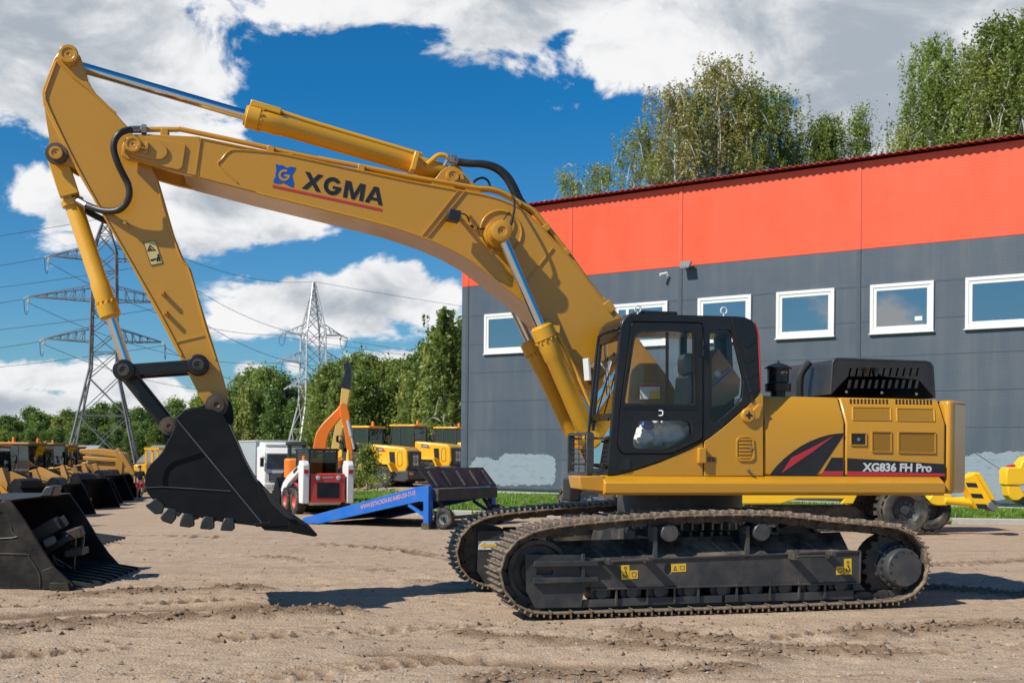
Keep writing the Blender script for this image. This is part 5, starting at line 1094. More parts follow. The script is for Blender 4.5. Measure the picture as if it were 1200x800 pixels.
# side cutter with its slots, lip and teeth
mb = MB(); cut = P([(301.5, 563.5), (307, 568), (320, 583), (341, 606), (346, 611), (345, 616), (300, 617), (298, 613), (316, 611), (310, 596), (303, 580)], K0-.03)
mb.prism(cut, K0-.03, K0-.001); mb.prism(cut, K1+.001, K1+.03); build_each(mb, 'side_cutter', M['bucketblack'], bk_, bevel=.006)
mb = MB(); mb.prism(P([(308, 571), (312, 572), (343, 605), (341, 609), (333, 605), (318, 590)], K0-.06), K0-.06, K0-.032); mb.build('side_shroud', M['shroud'], bk_, bevel=.008)
mb = MB(); mb.prism(P([(303, 614), (340, 612), (345, 610), (346, 619), (342, 623), (310, 621)], K0), K0-.02, K1+.02); mb.build('bucket_lip', M['bucketblack'], bk_, bevel=.01)
for k in range(5):
    v = K0-.035+k*(K1-K0-.08)/4; mb = MB(); q = P([(338, 608), (346, 607), (371, 624.5), (372, 627.5), (368, 628.5), (342, 623.5), (338, 619)], K0); w_ = .145
    vs = [(x, v+(.025 if i in (2, 3, 4) else 0), z) for i, (x, z) in enumerate(q)]+[(x, v+w_-(.025 if i in (2, 3, 4) else 0), z) for i, (x, z) in enumerate(q)]; n = len(q)
    mb.add(vs, [list(range(n)), [i+n for i in reversed(range(n))]]+[[i, (i+1) % n, (i+1) % n+n, i+n] for i in range(n)]); mb.build('bucket_tooth', M['bucketblack'], bk_, bevel=.008)
for pl in ([(183, 583), (193, 591), (190, 602), (181.5, 602.5), (171, 593.5), (171, 590)], [(196, 594.5), (207, 596.5), (206, 608), (201, 614), (190, 610.5), (187.5, 606)], [(214.5, 601), (227, 602.5), (228, 616), (222, 618), (210, 616.5), (211.5, 609)], [(239, 604.5), (251, 605.5), (251.5, 618.5), (247, 620.5), (234, 619.5), (236, 611)], [(263, 606.5), (274, 607), (275.5, 619), (272, 622), (258, 621.5), (260, 613)]):
    for v in (K0-.03, K1-.07):
        mb = MB(); mb.prism(P(pl, K0-.03), v, v+.10); mb.build('heel_shroud', M['shroud'], bk_, bevel=.012)
# things lying in the cab
t = frame_thing(XF, 'cardboard_box', 'tilted cardboard box with blue print behind the rear side window of the cab', 'box')
mb = MB(); bx = [(834, 420), (842, 408), (868, 444), (866, 462), (850, 474), (834, 477)]; mb.prism(P(bx, .60), .60, .95); mb.build('carton', M['card'], t, bevel=.006)
mb = MB(); o = T3(836, 449, .597); put_marks(mb, o, T3(856, 431, .597)-o, Vector((-.014, 0, .03)), 9, 5); mb.prism(P([(834, 452), (858, 431.5), (859, 432.5), (835, 453.5)], .597), .597, .599); mb.build('carton_print', M['blue'], t)
mb = MB(); mb.prism(P([(836, 437), (841, 433), (846, 439), (842, 443)], .597), .597, .599); mb.build('carton_label', M['silver'], t)
t = frame_thing(XF, 'plastic_sack', 'crumpled pale plastic wrapped sack at the foot of the cab door window', 'sack')
def lump(name, c, r, mat, seed, parent, sq=(1, 1, 1)):
    bm = bmesh.new(); bmesh.ops.create_icosphere(bm, subdivisions=4, radius=1); from mathutils import noise as mn
    for vtx in bm.verts:
        p = vtx.co.copy(); k = 1+.25*mn.noise(p*1.7+Vector((seed, 0, 0)))+.30*abs(mn.noise(p*3.2+Vector((0, seed, 0))))-.14*abs(mn.noise(p*7+Vector((seed, seed, 0)))); vtx.co = Vector(c)+Vector((p.x*r*sq[0], p.y*r*sq[1], p.z*r*sq[2]))*k
    me = bpy.data.meshes.new(name); bm.to_mesh(me); bm.free(); me.materials.append(mat); me.polygons.foreach_set('use_smooth', [True]*len(me.polygons))
    o = bpy.data.objects.new(name, me); COL.objects.link(o); o.parent = parent; return o
lump('sack_body', T3(755, 514, .55), .17, M['plasticbag'], 1, t, (1.1, 1, .75)); lump('sack_fold', T3(766, 506, .55), .13, M['plasticbag'], 4, t, (1, 1, 1))
t = frame_thing(XF, 'plastic_bag', 'clear plastic bag behind the crumpled sack in the cab', 'bag'); lump('bag_body', T3(790, 509, .55), .21, M['plasticbag'], 8, t, (1.0, .9, .85))
t = frame_thing(XF, 'blue_wrapper', 'small bright blue wrapper poking out above the pale sack in the cab', 'wrapper'); lump('wrapper_body', T3(759, 498, .45), .06, M['blue'], 3, t, (1.2, .8, .9))
# ------------------------------------------------------------------ other machines in the yard
M['tin'] = paint('tin_roof', (.36, .40, .42), .5, dust=.2)
M['loader'] = paint('loader_yellow', (.80, .42, .010), .38, dust=.08, scale=1.5, bump=0, coat=.2)
M['armyellow'] = paint('worn_arm_yellow', (.44, .20, .014), .5, dust=.6, scale=2, bump=0)
M['cabgrey'] = paint('cab_grey', (.035, .036, .04), .45, dust=.15, bump=0)
M['tealpane'] = glass('teal_glass', (.10, .30, .33), 1.6, base=.06)
def wheel(parent, c, r, w, rim='steel', tread=18):
    """c: hub centre; axle along y"""
    mb = MB(); mb.lathe((c[0], c[1]-w/2, c[2]), (0, 1, 0), [(.02, r*.56), (0, r*.62), (0, r*.88), (w*.10, r*.97), (w*.3, r*.985), (w*.7, r*.985), (w*.9, r*.97), (w, r*.88), (w, r*.62), (w-.02, r*.56)], 32, cap=False)
    for k in range(tread):
        t = k*2*PI/tread
        for sy in (-1, 1):
            t2 = t+(PI/tread if sy > 0 else 0); p = Vector((c[0]+r*.985*math.cos(t2), c[1]+sy*w*.26, c[2]+r*.985*math.sin(t2))); mb.obox(p, r*.055, w*.46, r*.16, (0, -t2, sy*.35))
    ty = mb.build('wheel', M['rubber'], parent)
    mb = MB(); mb.lathe((c[0], c[1]-w*.42, c[2]), (0, 1, 0), [(0, r*.60), (.0, r*.57), (.03, r*.52), (w*.25, r*.42), (w*.22, r*.2), (w*.12, r*.18), (w*.12, .01)], 24, False); mb.lathe((c[0], c[1]+w*.42, c[2]), (0, -1, 0), [(0, r*.60), (.0, r*.57), (.03, r*.52), (w*.25, r*.42), (w*.22, r*.2), (w*.12, r*.18), (w*.12, .01)], 24, False)
    for k in range(8):
        t = k*PI/4
        for s in (-1, 1): p = Vector((c[0]+r*.30*math.cos(t), c[1]+s*w*.24, c[2]+r*.30*math.sin(t))); mb.cyl(p, p+Vector((0, s*.04, 0)), r*.03, 6)
    mb.build('rim', M[rim], ty); return ty
def beacon(parent, x, y, z, s=1.0):
    mb = MB(); mb.lathe((x, y, z), (0, 0, 1), [(0, .07*s), (.05*s, .07*s), (.05*s, .062*s), (.17*s, .055*s), (.20*s, .03*s), (.205*s, .0)], 12); mb.build('beacon', M['beacon'], parent)
def loader_cab(root, x0, x1, w, z0, z1, roofmat, pane='pane', post=.07):
    cb = MB(); cb.box(x0, x1, -w, w, z0, z0+.55)
    for x in (x0, x1, (x0*.45+x1*.55)):
        for y in (-w+post/2, w-post/2): cb.beam((x-(post/2 if x == x1 else -post/2), y, z0+.5), (x-(post/2+.10 if x == x1 else -post/2), y, z1), post)
    for y in (-w+post/2, w-post/2): cb.beam((x0, y, z1-.05), (x1-.08, y, z1-.05), .09)
    for x in (x0+.04, x1-.14): cb.beam((x, -w, z1-.05), (x, w, z1-.05), .09)
    c = cb.build('cab', M['cabgrey'], root, bevel=.015)
    r = MB(); r.plan(rounded([(x0-.14, -w-.06), (x1+.02, -w-.06), (x1+.02, w+.06), (x0-.14, w+.06)], .12, 3), z1-.01, z1+.10); r.build('roof', roofmat, c, bevel=.03)
    for y in (-w+.03, w-.03): g = MB(); g.prism([(x0+.05, z0+.55), (x1-.05, z0+.55), (x1-.14, z1-.08), (x0+.05, z1-.08)], y-.004, y+.004); g.build('window', M[pane], c)
    for x in (x0+.03, x1-.10): g = MB(); g.box(x-.004, x+.004, -w+.06, w-.06, z0+.55, z1-.08); g.build('window', M[pane], c)
    s = MB(); xm = (x0+x1)/2; s.box(xm-.35, xm+.15, -.28, .28, z0+.5, z0+.75); s.box(xm-.40, xm-.22, -.28, .28, z0+.7, z0+1.35); s.build('seat', M['hose'], c, bevel=.04)
    m_ = MB(); m_.tube([(x1-.05, w, z0+1.35), (x1+.12, w+.2, z0+1.4)], .02); m_.obox((x1+.12, w+.24, z0+1.22), .05, .18, .32); m_.build('mirror', M['black'], c, bevel=.02)
    return c
def make_bucket(root, x, w, mat, name='bucket', hk=1.0):
    """front loader bucket, lying flat, cutting edge at x"""
    sp_ = [(a, z*hk) for a, z in [(x, .02), (x-.95, .0), (x-1.15, .08), (x-1.25, .28), (x-1.20, .6), (x-1.02, .95), (x-.78, 1.10)]]
    mb = MB(); n = len(sp_); inn = [(a, z*hk) for a, z in [(x-.02, .05), (x-.93, .035), (x-1.11, .11), (x-1.20, .29), (x-1.15, .58), (x-.98, .92), (x-.77, 1.06)]]
    vs = [(a, y, z) for y in (-w, w) for a, z in sp_]+[(a, y, z) for y in (-w, w) for a, z in inn]; fs = []
    for i in range(n-1): fs += [[i, i+1, n+i+1, n+i], [2*n+i+1, 2*n+i, 3*n+i, 3*n+i+1]]
    fs += [[0, n, 3*n, 2*n], [n-1, 2*n-1, 4*n-1, 3*n-1]]; mb.add(vs, fs)
    for y in (-w, w): mb.prism([(a, z*hk) for a, z in [(x, .02), (x-.95, 0), (x-1.15, .08), (x-1.25, .28), (x-1.2, .6), (x-1.02, .95), (x-.78, 1.10), (x-.55, .85)]], y-.02 if y > 0 else y-.02, y+.02)
    b_ = mb.build(name, mat, root)
    mb = MB(); mb.box(x-.14, x+.12, -w-.03, w+.03, .0, .045); mb.build('cutting_edge', M['steel'], b_)
    return b_
def wheel_loader(label, group, ymat, pane, grille=True):
    root = thing('wheel_loader', label, 'wheel loader', (0, 0, 0), 0, group)
    # rear body
    hood = [(-3.15, .95), (-3.28, 1.35), (-3.22, 2.05), (-3.0, 2.22), (-1.2, 2.38), (-.95, 2.38), (-.95, 1.1), (-1.5, .95)]
    mb = MB(); mb.prism(hood, -.72, .72); h = mb.build('hood', ymat, root, bevel=.08, seg=3)
    mb = MB(); mb.prism([(-2.55, 1.35), (-2.25, 1.35), (-2.18, 2.0), (-2.5, 2.0)], .722, .735); mb.prism([(-2.55, 1.35), (-2.25, 1.35), (-2.18, 2.0), (-2.5, 2.0)], -.735, -.722); build_each(mb, 'side_vent', M['inkblack'], h)
    mb = MB(); mb.tube([(-2.95, .723, 1.35), (-2.7, .723, 1.30), (-2.68, .723, 1.9), (-2.9, .723, 2.0), (-2.95, .723, 1.35)], .012, 5, 3); mb.build('hatch_seam', M['inkblack'], h)
    mb = MB(); mb.prism([(-1.95, 2.0), (-1.4, 2.05), (-1.42, 2.22), (-1.8, 2.2)], .722, .728); mb.build('name_decal', M['inkblack'], h); mb = MB(); mb.prism([(-1.98, 2.0), (-1.86, 2.01), (-1.7, 2.2), (-1.82, 2.19)], .728, .732); mb.build('name_decal', M['red'], h)
    mb = MB(); put_text(mb, 'XGMA', (-1.46, .731, 2.07), (-.34, 0, 0), (0, 0, .10), .03); mb.build('lettering', M['silver'], h)
    mb = MB(); mb.box(-3.32, -3.24, -.60, .60, 1.10, 2.02); gq = mb.build('grille', M['inkblack'], root, bevel=.02)
    mb = MB(); R2 = .30; lob = []
    for k in range(32): t = k*2*PI/32; r_ = R2*(1+.22*math.cos(4*t+PI)); lob.append((r_*math.cos(t), 1.58+r_*math.sin(t)))
    vs = [(-3.325, y, z) for y, z in lob]+[(-3.322, y*.99, z) for y, z in lob]; mb.add(vs, [list(range(32))]); mb.build('emblem', M['silver'], gq)
    mb = MB(); t = np.linspace(.5, 2*PI-.2, 18); G2 = [(.15*math.cos(a), .15*math.sin(a)) for a in t]+[(.02, -.02), (.02, .04), (.09, .03)]+[(.09*math.cos(a), .09*math.sin(a)) for a in reversed(t[:-2])]
    mb.add([(-3.329, -y, 1.58+z) for y, z in G2], [list(range(len(G2)))]); mb.build('emblem_letter', M['inkblack'], gq)
    mb = MB(); mb.prism([(-3.55, .95), (-3.55, .62), (-3.25, .5), (-2.5, .55), (-2.2, .85), (-2.2, 1.0), (-3.4, 1.08)], -1.1, 1.1); cwt = mb.build('counterweight', M['cabgrey'], root, bevel=.05)
    for y in (-.85, .85):
        mb = MB(); mb.box(-3.58, -3.54, y-.16, y+.16, .84, .97); mb.build('tail_lamp', M['beacon'], cwt)
    mb = MB()
    for y in (-1, 1): mb.prism([(-2.75, 1.0), (-2.5, 1.45), (-1.5, 1.5), (-.9, 1.2), (-.9, 1.12), (-1.5, 1.38), (-2.42, 1.36), (-2.62, 1.0)], *sorted((y*.70, y*1.32)))
    mb.build('fender', ymat, root, bevel=.02)
    mb = MB(); mb.box(-2.6, .2, -.55, .55, .55, 1.15); mb.box(-.4, 1.0, -.35, .35, .5, 1.0); mb.build('chassis', M['cabgrey'], root)
    mb = MB(); mb.prism([(.55, .5), (.5, 1.3), (.75, 2.05), (1.15, 2.05), (1.5, 1.3), (2.3, 1.0), (2.3, .5)], -.45, .45); mb.build('front_frame', ymat, root, bevel=.03)
    cb = loader_cab(root, -.95, .62, .78, 1.42, 3.22, ymat, pane); beacon(cb, -.55, -.35, 3.31, 1.3)
    mb = MB(); mb.tube([(-1.0, .80, 1.3), (-1.05, .95, 1.1), (-.4, .98, 1.1), (.3, .98, .6)], .03); mb.box(-.6, .2, .8, 1.1, .5, .56); mb.build('ladder', M['cabgrey'], root)
    mb = MB(); mb.cyl((-1.55, -.35, 2.3), (-1.55, -.35, 2.85), .06); mb.build('exhaust_pipe', M['cabgrey'], root)
    for x in (-1.9, 1.35):
        for y in (-.98, .98): wheel(root, (x, y, .72), .72, .52, 'galvdark')
    for y in (-.42, .42):
        mb = MB(); mb.prism(rounded([(.75, 1.75), (.72, 2.05), (1.0, 2.1), (2.3, 1.55), (3.35, .55), (3.3, .3), (3.05, .35), (2.1, 1.2)], .12, 3), y-.06, y+.06); mb.build('loader_arm', M['armyellow'] if ymat != M['loader'] else ymat, root, bevel=.015)
        mb = MB(); mb.cyl((.7, y*1.4, .95), (1.6, y*1.4, 1.25), .085); mb.cyl((1.6, y*1.4, 1.25), (2.2, y*1.4, 1.42), .045); mb.build('lift_cylinder', M['hose'], root)
    mb = MB(); mb.prism([(2.0, 1.3), (1.85, 2.15), (2.05, 2.2), (2.3, 1.6), (2.25, 1.25)], -.09, .09); mb.cyl((.95, 0, 1.95), (1.5, 0, 2.02), .08); mb.cyl((1.5, 0, 2.02), (1.95, 0, 2.1), .045); mb.beam((2.2, 0, 1.3), (3.25, 0, .85), .12); mb.build('tilt_linkage', M['armyellow'], root, bevel=.01)
    make_bucket(root, 4.45, 1.30, M['bucketblack'], hk=1.0 if ymat == M['loader'] else 1.42)
    if ymat != M['loader']:
        mb = MB(); mb.prism(rounded([(2.75, .5), (2.7, 1.5), (2.95, 1.85), (3.25, 1.75), (3.35, 1.2), (3.3, .4)], .1, 2), -.62, .62); mb.build('quick_coupler', M['bucketblack'], root, bevel=.02)
    for y in (-.55, .55):
        mb = MB(); mb.tube([(.72, y, 1.95), (.85, y*1.1, 2.45)], .02); mb.obox((.88, y*1.1, 2.5), .12, .18, .14); mb.build('headlight', M['cabgrey'], root, bevel=.02)
    return root
gl = 'yellow wheel loaders parked beyond the lawn'
proto = wheel_loader('yellow wheel loader beside the warehouse lawn, nearest of three, black grille with pale emblem', gl, M['loader'], 'pane')
def place(o, x, y, rz, z=None): o.location = (x, y, dip(x, y) if z is None else z); o.rotation_euler = (0, 0, rz)
place(proto, -7.9, 63.0, rad(155))
o = copy_tree(proto); place(o, -6.0, 68.5, rad(155)); o['label'] = 'middle yellow wheel loader of the three, hood just above the raised black ramp lip'
o = copy_tree(proto); place(o, -3.9, 74.0, rad(155)); o['label'] = 'yellow wheel loader half hidden by the corner of the warehouse'
# row of loaders with their buckets out over the track
rowg = 'loaders parked in a row with black buckets on the ground'
rp = wheel_loader('', rowg, M['armyellow'], 'tealpane')
rows = [((72, 618), -6, 'dusty yellow loader right behind the big open black bucket, teal cab glass'), ((104, 604.5), -4, 'dusty yellow loader whose black bucket rests just past the big open bucket'),
        ((127, 596.5), -2, 'dusty yellow loader third along the row, bucket lip over the sandy track'), ((140, 591.5), 0, 'dusty yellow loader fourth along the row beneath the pylon'), ((149, 588.3), 0, 'dusty yellow loader fifth along the row, beside the last two'),
        ((155, 586), 2, 'dusty yellow loader next to the end of the row'), ((159, 584.4), 2, 'dusty yellow loader farthest along the row beside the person in red shorts')]
for i, ((px, py), a, lb) in enumerate(rows):
    g = ground_pt(px, py); o = rp if i == 0 else copy_tree(rp); a = rad(a); o['label'] = lb
    a += rad((-7, 5, -9, 6, -4, 8, -3)[i]); k_ = (.88, .83, .87, .81, .88, .84, .86)[i]; o.scale = (k_, k_, k_); place(o, g.x-4.5*k_*math.cos(a), g.y-4.5*k_*math.sin(a), a)
for i, (px, py, a, lb) in enumerate(((20, 577, 24, 'dusty yellow loader at the back left, angled away behind the first of the row'), (62, 572, 28, 'dusty yellow loader in the back rank between two cabs of the front row'), (92, 569, 20, 'dusty yellow loader in the back rank under the left leg of the pylon'))):
    g = ground_pt(px, py); o = copy_tree(rp); o['label'] = lb; o.scale = (.86, .86, .86); place(o, g.x, g.y, rad(a))
# ---- skid steer
def skid():
    g = Vector((-5.55, 34.3, 0)); r = thing('skid_steer', 'small white skid steer loader with a red rear door standing behind the blue ramp', 'skid steer', (g.x, g.y, dip(g.x, g.y)), rad(90+26)); r.scale = (.88, .88, .88)
    mb = MB(); mb.prism([(-1.15, .35), (-1.2, .9), (-.9, 1.05), (.9, .85), (1.15, .5), (1.1, .3), (-1.0, .28)], -.5, .5); mb.build('body', M['white'], r, bevel=.03)
    mb = MB(); mb.prism(rrect(-.55, .38, .55, 1.28, .06), -.04, .42); vs = [(-1.3+y, x, z) for x, y, z in mb.v]; mb.v = vs; rd = mb.build('rear_door', M['rimred'], r, bevel=.02)
    mb = MB(); mb.box(-1.352, -1.342, -.36, .36, .52, 1.0); mb.build('grille', M['inkblack'], rd)
    for y in (-.33, .33): mb = MB(); mb.lathe((-1.34, y, 1.15), (-1, 0, 0), [(0, .07), (.02, .07), (.025, .05), (.026, 0)], 14); mb.build('headlight', M['silver'], rd)
    mb = MB(); put_marks(mb, (-1.346, .17, 1.13), (0, -.34, 0), (0, 0, .06), 6, 4); mb.build('lettering', M['silver'], rd)
    for y in (-.72, .72):
        mb = MB(); mb.prism([(-1.35, .35), (-1.38, 1.55), (-1.25, 1.68), (-.95, 1.68), (-.85, 1.5), (-.95, .35)], y-.11, y+.11); tw = mb.build('rear_tower', M['white'], r, bevel=.03)
        mb = MB(); mb.box(-1.395, -1.375, y-.07, y+.07, 1.28, 1.40); mb.build('tail_lamp', M['tail'], tw)
        mb = MB(); mb.prism([(-1.05, 1.62), (-1.05, 1.40), (.4, .92), (.9, .62), (1.35, .3), (1.5, .35), (1.4, .6), (1.0, .95), (.5, 1.18)], y-.08, y+.08); la = mb.build('lift_arm', M['white'], r, bevel=.02)
        mb = MB(); mb.beam((-.7, y+(.09 if y > 0 else -.09), 1.44), (-.3, y+(.09 if y > 0 else -.09), 1.3), .05, .06); mb.build('arm_decal', M['inkblack'], la)
        mb = MB(); mb.cyl((-.85, y*.9, .75), (.2, y*.9, .98), .05); mb.build('lift_cylinder', M['red'], r)
        for x in (-.55, .5): wheel(r, (x, y*1.02, .40), .40, .30, 'rimred', 14)
    mb = MB(); mb.box(-.8, .65, -.48, .48, .95, 1.2)
    for x in (-.78, .60):
        for y in (-.45, .45): mb.beam((x, y, 1.15), (x, y, 2.02), .07)
    mb.plan(rounded([(-.86, -.52), (.72, -.52), (.72, .52), (-.86, .52)], .08, 2), 1.98, 2.06); c = mb.build('cab', M['inkblack'], r, bevel=.02)
    for y in (-.46, .46): mb = MB(); mb.prism([(-.74, 1.2), (.56, 1.2), (.56, 1.97), (-.74, 1.97)], y-.003, y+.003); mb.build('window', M['pane'], c)
    for x in (-.79, .61): mb = MB(); mb.box(x-.003, x+.003, -.42, .42, 1.2, 1.97); mb.build('window', M['pane'], c)
    mb = MB(); mb.lathe((-1.1, .72, 1.67), (0, 0, 1), [(0, .05), (.14, .05), (.15, .03), (.16, 0)], 10); mb.build('beacon', M['beacon'], r); mb = MB(); mb.lathe((-1.1, -.72, 1.67), (0, 0, 1), [(0, .07), (.2, .06), (.34, .03), (.36, 0)], 10); mb.build('beacon', M['label'], r)
    make_bucket(r, 2.35, .85, M['bucketblack']); return r
skid()
# ---- white lorry
g = ground_pt(335, 584); r = thing('lorry', 'white tipper lorry facing the camera behind the skid steer', 'lorry', (g.x, g.y, g.z), rad(-66))
mb = MB(); mb.prism([(0, .55), (.04, 1.5), (-.10, 2.62), (-.35, 2.85), (-1.9, 2.85), (-1.9, .55)], -1.22, 1.22); cbn = mb.build('cab', M['white'], r, bevel=.08, seg=3)
mb = MB(); mb.add([(.035, -1.08, 1.62), (.035, 1.08, 1.62), (-.07, 1.04, 2.48), (-.07, -1.04, 2.48)], [[0, 1, 2, 3]]); mb.v = [(x+.012, y, z) for x, y, z in mb.v]; mb.build('windscreen', M['winpane'], cbn)
mb = MB(); mb.box(.02, .07, -.95, .95, .95, 1.40); gq = mb.build('grille', M['inkblack'], cbn)
for k in range(4): mb = MB(); mb.box(.071, .085, -.9, .9, 1.0+k*.1, 1.03+k*.1); mb.build('grille_bar', M['galv'], gq)
mb = MB(); mb.prism([(-.05, 2.52), (.22, 2.44), (.24, 2.50), (-.04, 2.62)], -1.12, 1.12); mb.build('sun_visor', M['white'], cbn, bevel=.01)
mb = MB(); mb.beam((.03, -.9, 1.64), (.0, .1, 1.72), .03); mb.beam((.03, .0, 1.64), (.0, .95, 1.72), .03); mb.build('wiper', M['inkblack'], cbn); mb = MB(); mb.box(-.3, .10, -1.24, 1.24, .45, .85); bmp = mb.build('bumper', M['white'], r, bevel=.04)
for y in (-.95, .95): mb = MB(); mb.box(.095, .115, y-.18, y+.18, .62, .78); mb.build('headlight', M['silver'], bmp)
mb = MB(); mb.prism([(-.35, 2.84), (-.25, 3.0), (-1.7, 3.12), (-1.9, 2.84)], -1.1, 1.1); mb.build('roof_deflector', M['white'], cbn, bevel=.05)
mb = MB(); mb.prism([(-2.1, 1.2), (-2.1, 3.15), (-8.5, 3.15), (-8.5, 1.2)], -1.27, 1.27); tb = mb.build('tipper_body', M['tin'], r, bevel=.04); mb = MB(); mb.box(-8.5, -2.1, -1.3, 1.3, 3.10, 3.22); mb.build('tarpaulin', M['concrete'], tb, bevel=.05)
mb = MB(); mb.box(-8.4, -.1, -.5, .5, .7, 1.15); mb.build('chassis', M['cabgrey'], r)
for x in (-1.1, -5.6, -7.0):
    for y in (-1.05, 1.05): wheel(r, (x, y, .52), .52, .32, 'galv', 10)
for y in (-1.35, 1.35): mb = MB(); mb.tube([(-.1, y*.9, 2.3), (.06, y, 2.3)], .02); mb.obox((.08, y, 2.0), .1, .2, .5); mb.build('mirror', M['inkblack'], cbn, bevel=.03)
# ---- orange excavator behind the skid steer
OF_ = Frame(ground_pt(372, 592).x, ground_pt(372, 592).y, rad(8), ground_pt(372, 592).z)
r = frame_thing(OF_, 'compact_excavator', 'orange excavator with its arm folded over, standing behind the skid steer', 'excavator'); q = OF_.P
mb = MB(); mb.prism(rounded(q([(366, 529), (370, 508), (377, 497), (396, 478), (399, 473), (404, 474), (407, 482), (402, 486), (399, 490), (386, 507), (383, 517), (382, 531)], 0), .12, 3), -.2, .2); mb.build('boom', M['orange'], r, bevel=.03)
mb = MB(); mb.prism(rounded(q([(398, 474), (401, 471), (405, 473), (409, 481), (411, 500), (413, 527), (414, 538), (409, 540), (407, 530), (403, 503), (399, 489)], -.25), .10, 3), -.38, -.21); mb.build('stick', M['orange'], r, bevel=.02)
a = OF_.T3(408, 492, -.5); b_ = OF_.T3(415, 526, -.5); mb = MB(); mb.cyl(a, a*.45+b_*.55, .07); mb.cyl(a*.45+b_*.55, b_, .04); mb.build('bucket_cylinder', M['galv'], r)
mb = MB(); mb.box(*[OF_.T(337.5, 550, -.9)[0], OF_.T(360, 550, -.9)[0]], -.95, .25, OF_.T(345, 545, -.9)[1], OF_.T(345, 536, -.9)[1]); x0, x1 = OF_.T(336.5, 550, -.9)[0], OF_.T(357, 550, -.9)[0]; zc0, zc1 = OF_.T(345, 546, -.9)[1], OF_.T(345, 521, -.9)[1]
for x in (x0+.05, x1-.05):
    for y in (-.92, .2): mb.beam((x, y, zc0), (x, y, zc1), .09)
mb.box(x0-.05, x1+.05, -1.0, .28, zc1-.02, zc1+.1); c = mb.build('cab', M['cabgrey'], r, bevel=.02)
mb = MB(); mb.box(x0+.05, x1-.05, -.93, -.92, zc0+.1, zc1); mb.build('window', M['pane'], c); mb = MB(); mb.box(x0+.04, x0+.05, -.9, .2, zc0+.1, zc1); mb.build('window', M['pane'], c)
x2 = OF_.T(382, 550, -.9)[0]; zb0 = OF_.T(345, 566, -.9)[1]
mb = MB(); mb.plan(rounded([(x0-.1, -1.05), (x2+.6, -1.05), (x2+.6, 1.0), (x0-.1, 1.0)], .25, 4), zb0, zc0+.25); mb.build('upper_body', M['orange'], r, bevel=.06)
mb = MB()
for y in (-1.05, .65): mb.prism(rounded([(x0-.3, .0), (x2+.5, 0), (x2+.75, .35), (x2+.5, .7), (x0-.3, .7), (x0-.55, .35)], .2, 4), y, y+.45)
mb.box(x0+.3, x2, -.8, .8, .4, zb0); mb.build('crawler_track', M['rubber'], r)
# ---- telescopic crane beyond
CF = Frame(ground_pt(388, 574).x, ground_pt(388, 574).y, 0, ground_pt(388, 574).z); r = frame_thing(CF, 'mobile_crane', 'telescopic crane with a raised pale yellow jib and black tip behind the orange excavator', 'crane'); q = CF.P
M['cream'] = paint('cream_yellow', (.62, .40, .10), .5, dust=.15, bump=0)
mb = MB(); mb.prism(q([(386, 545), (391, 512), (399, 476), (401, 455), (411, 457), (408, 474), (399, 520), (395, 547)], 0), -.35, .35); bm_ = mb.build('jib', M['cream'], r, bevel=.03); mb = MB(); mb.prism(q([(400, 458), (399, 452), (404, 441), (405, 432), (411, 433), (412, 442), (410, 458)], 0), -.3, .3); mb.build('jib_section', M['inkblack'], bm_, bevel=.02)
mb = MB(); mb.prism(q([(404, 434), (403, 428), (407, 423), (410, 425), (412, 434)], 0), -.25, .25); mb.build('jib_head', M['inkblack'], bm_, bevel=.02)
mb = MB(); mb.box(-3.5, 4.5, -1.25, 1.25, .6, 1.5); mb.box(-3.4, -1.4, -1.2, 1.2, 1.5, 2.6); mb.box(-.8, 1.6, -1.1, 1.1, 1.5, 2.4); mb.build('carrier', M['cream'], r, bevel=.05)
for x in (-2.4, 1.6, 3.2):
    for y in (-1.05, 1.05): wheel(r, (x, y, .55), .55, .35, 'galv', 10)
# ---- blue loading ramp
Nn = Vector((-1.99, 27.4)); ang = math.atan2(2.8, 1.46); RF = Frame(Nn.x, Nn.y, ang-PI/2, 0)   # local +x: uphill to the posts and beyond, +y: across to the far side
r = frame_thing(RF, 'loading_ramp', 'blue mobile loading ramp with white and red lettering and a raised black lip', 'ramp')
H_ = .95; Lr = 3.42; Wr = 3.1
M['rampblue'] = paint('ramp_blue', (.004, .125, .50), .45, dust=.12, bump=0); M['rampdark'] = paint('ramp_deck', (.02, .022, .03), .55, dust=.35, bump=.01)
for y in (0, Wr-.1):
    mb = MB(); mb.prism([(-Lr, .06), (-Lr+.05, .14), (-.13, H_), (0.02, H_), (0.02, H_-.34), (-.13, H_-.34), (-Lr+.55, .02), (-Lr, .0)], y, y+.1); sb = mb.build('side_beam', M['rampblue'], r, bevel=.008)
    mb = MB(); mb.box(.022, .16, y-.05, y+.15, .0, H_+.02); mb.build('post', M['rampblue'], r, bevel=.008); mb = MB(); mb.beam((.03, y+.05, .28), (-.42, y+.05, H_-.42), .07); mb.build('brace', M['rampblue'], r)
    mb = MB(); mb.box(-.01, .19, y-.08, y+.18, -.02, .14); mb.build('foot', M['rubber'], r, bevel=.01)
mb = MB(); mb.prism([(-Lr+.1, .08), (-.1, H_-.06), (-.1, H_-.14), (-Lr+.1, .02)], .105, Wr-.105); mb.prism([(-.09, H_-.06), (.3, H_-.06), (.3, H_-.32), (-.09, H_-.32)], .14, Wr-.14)
for k in range(7): x = -Lr+.4+k*.43; z = .08+(H_-.14)*(x+Lr-.1)/(Lr-.2); mb.beam((x, .11, z+.02), (x, Wr-.11, z+.02), .03)
mb.build('deck', M['rampdark'], r)
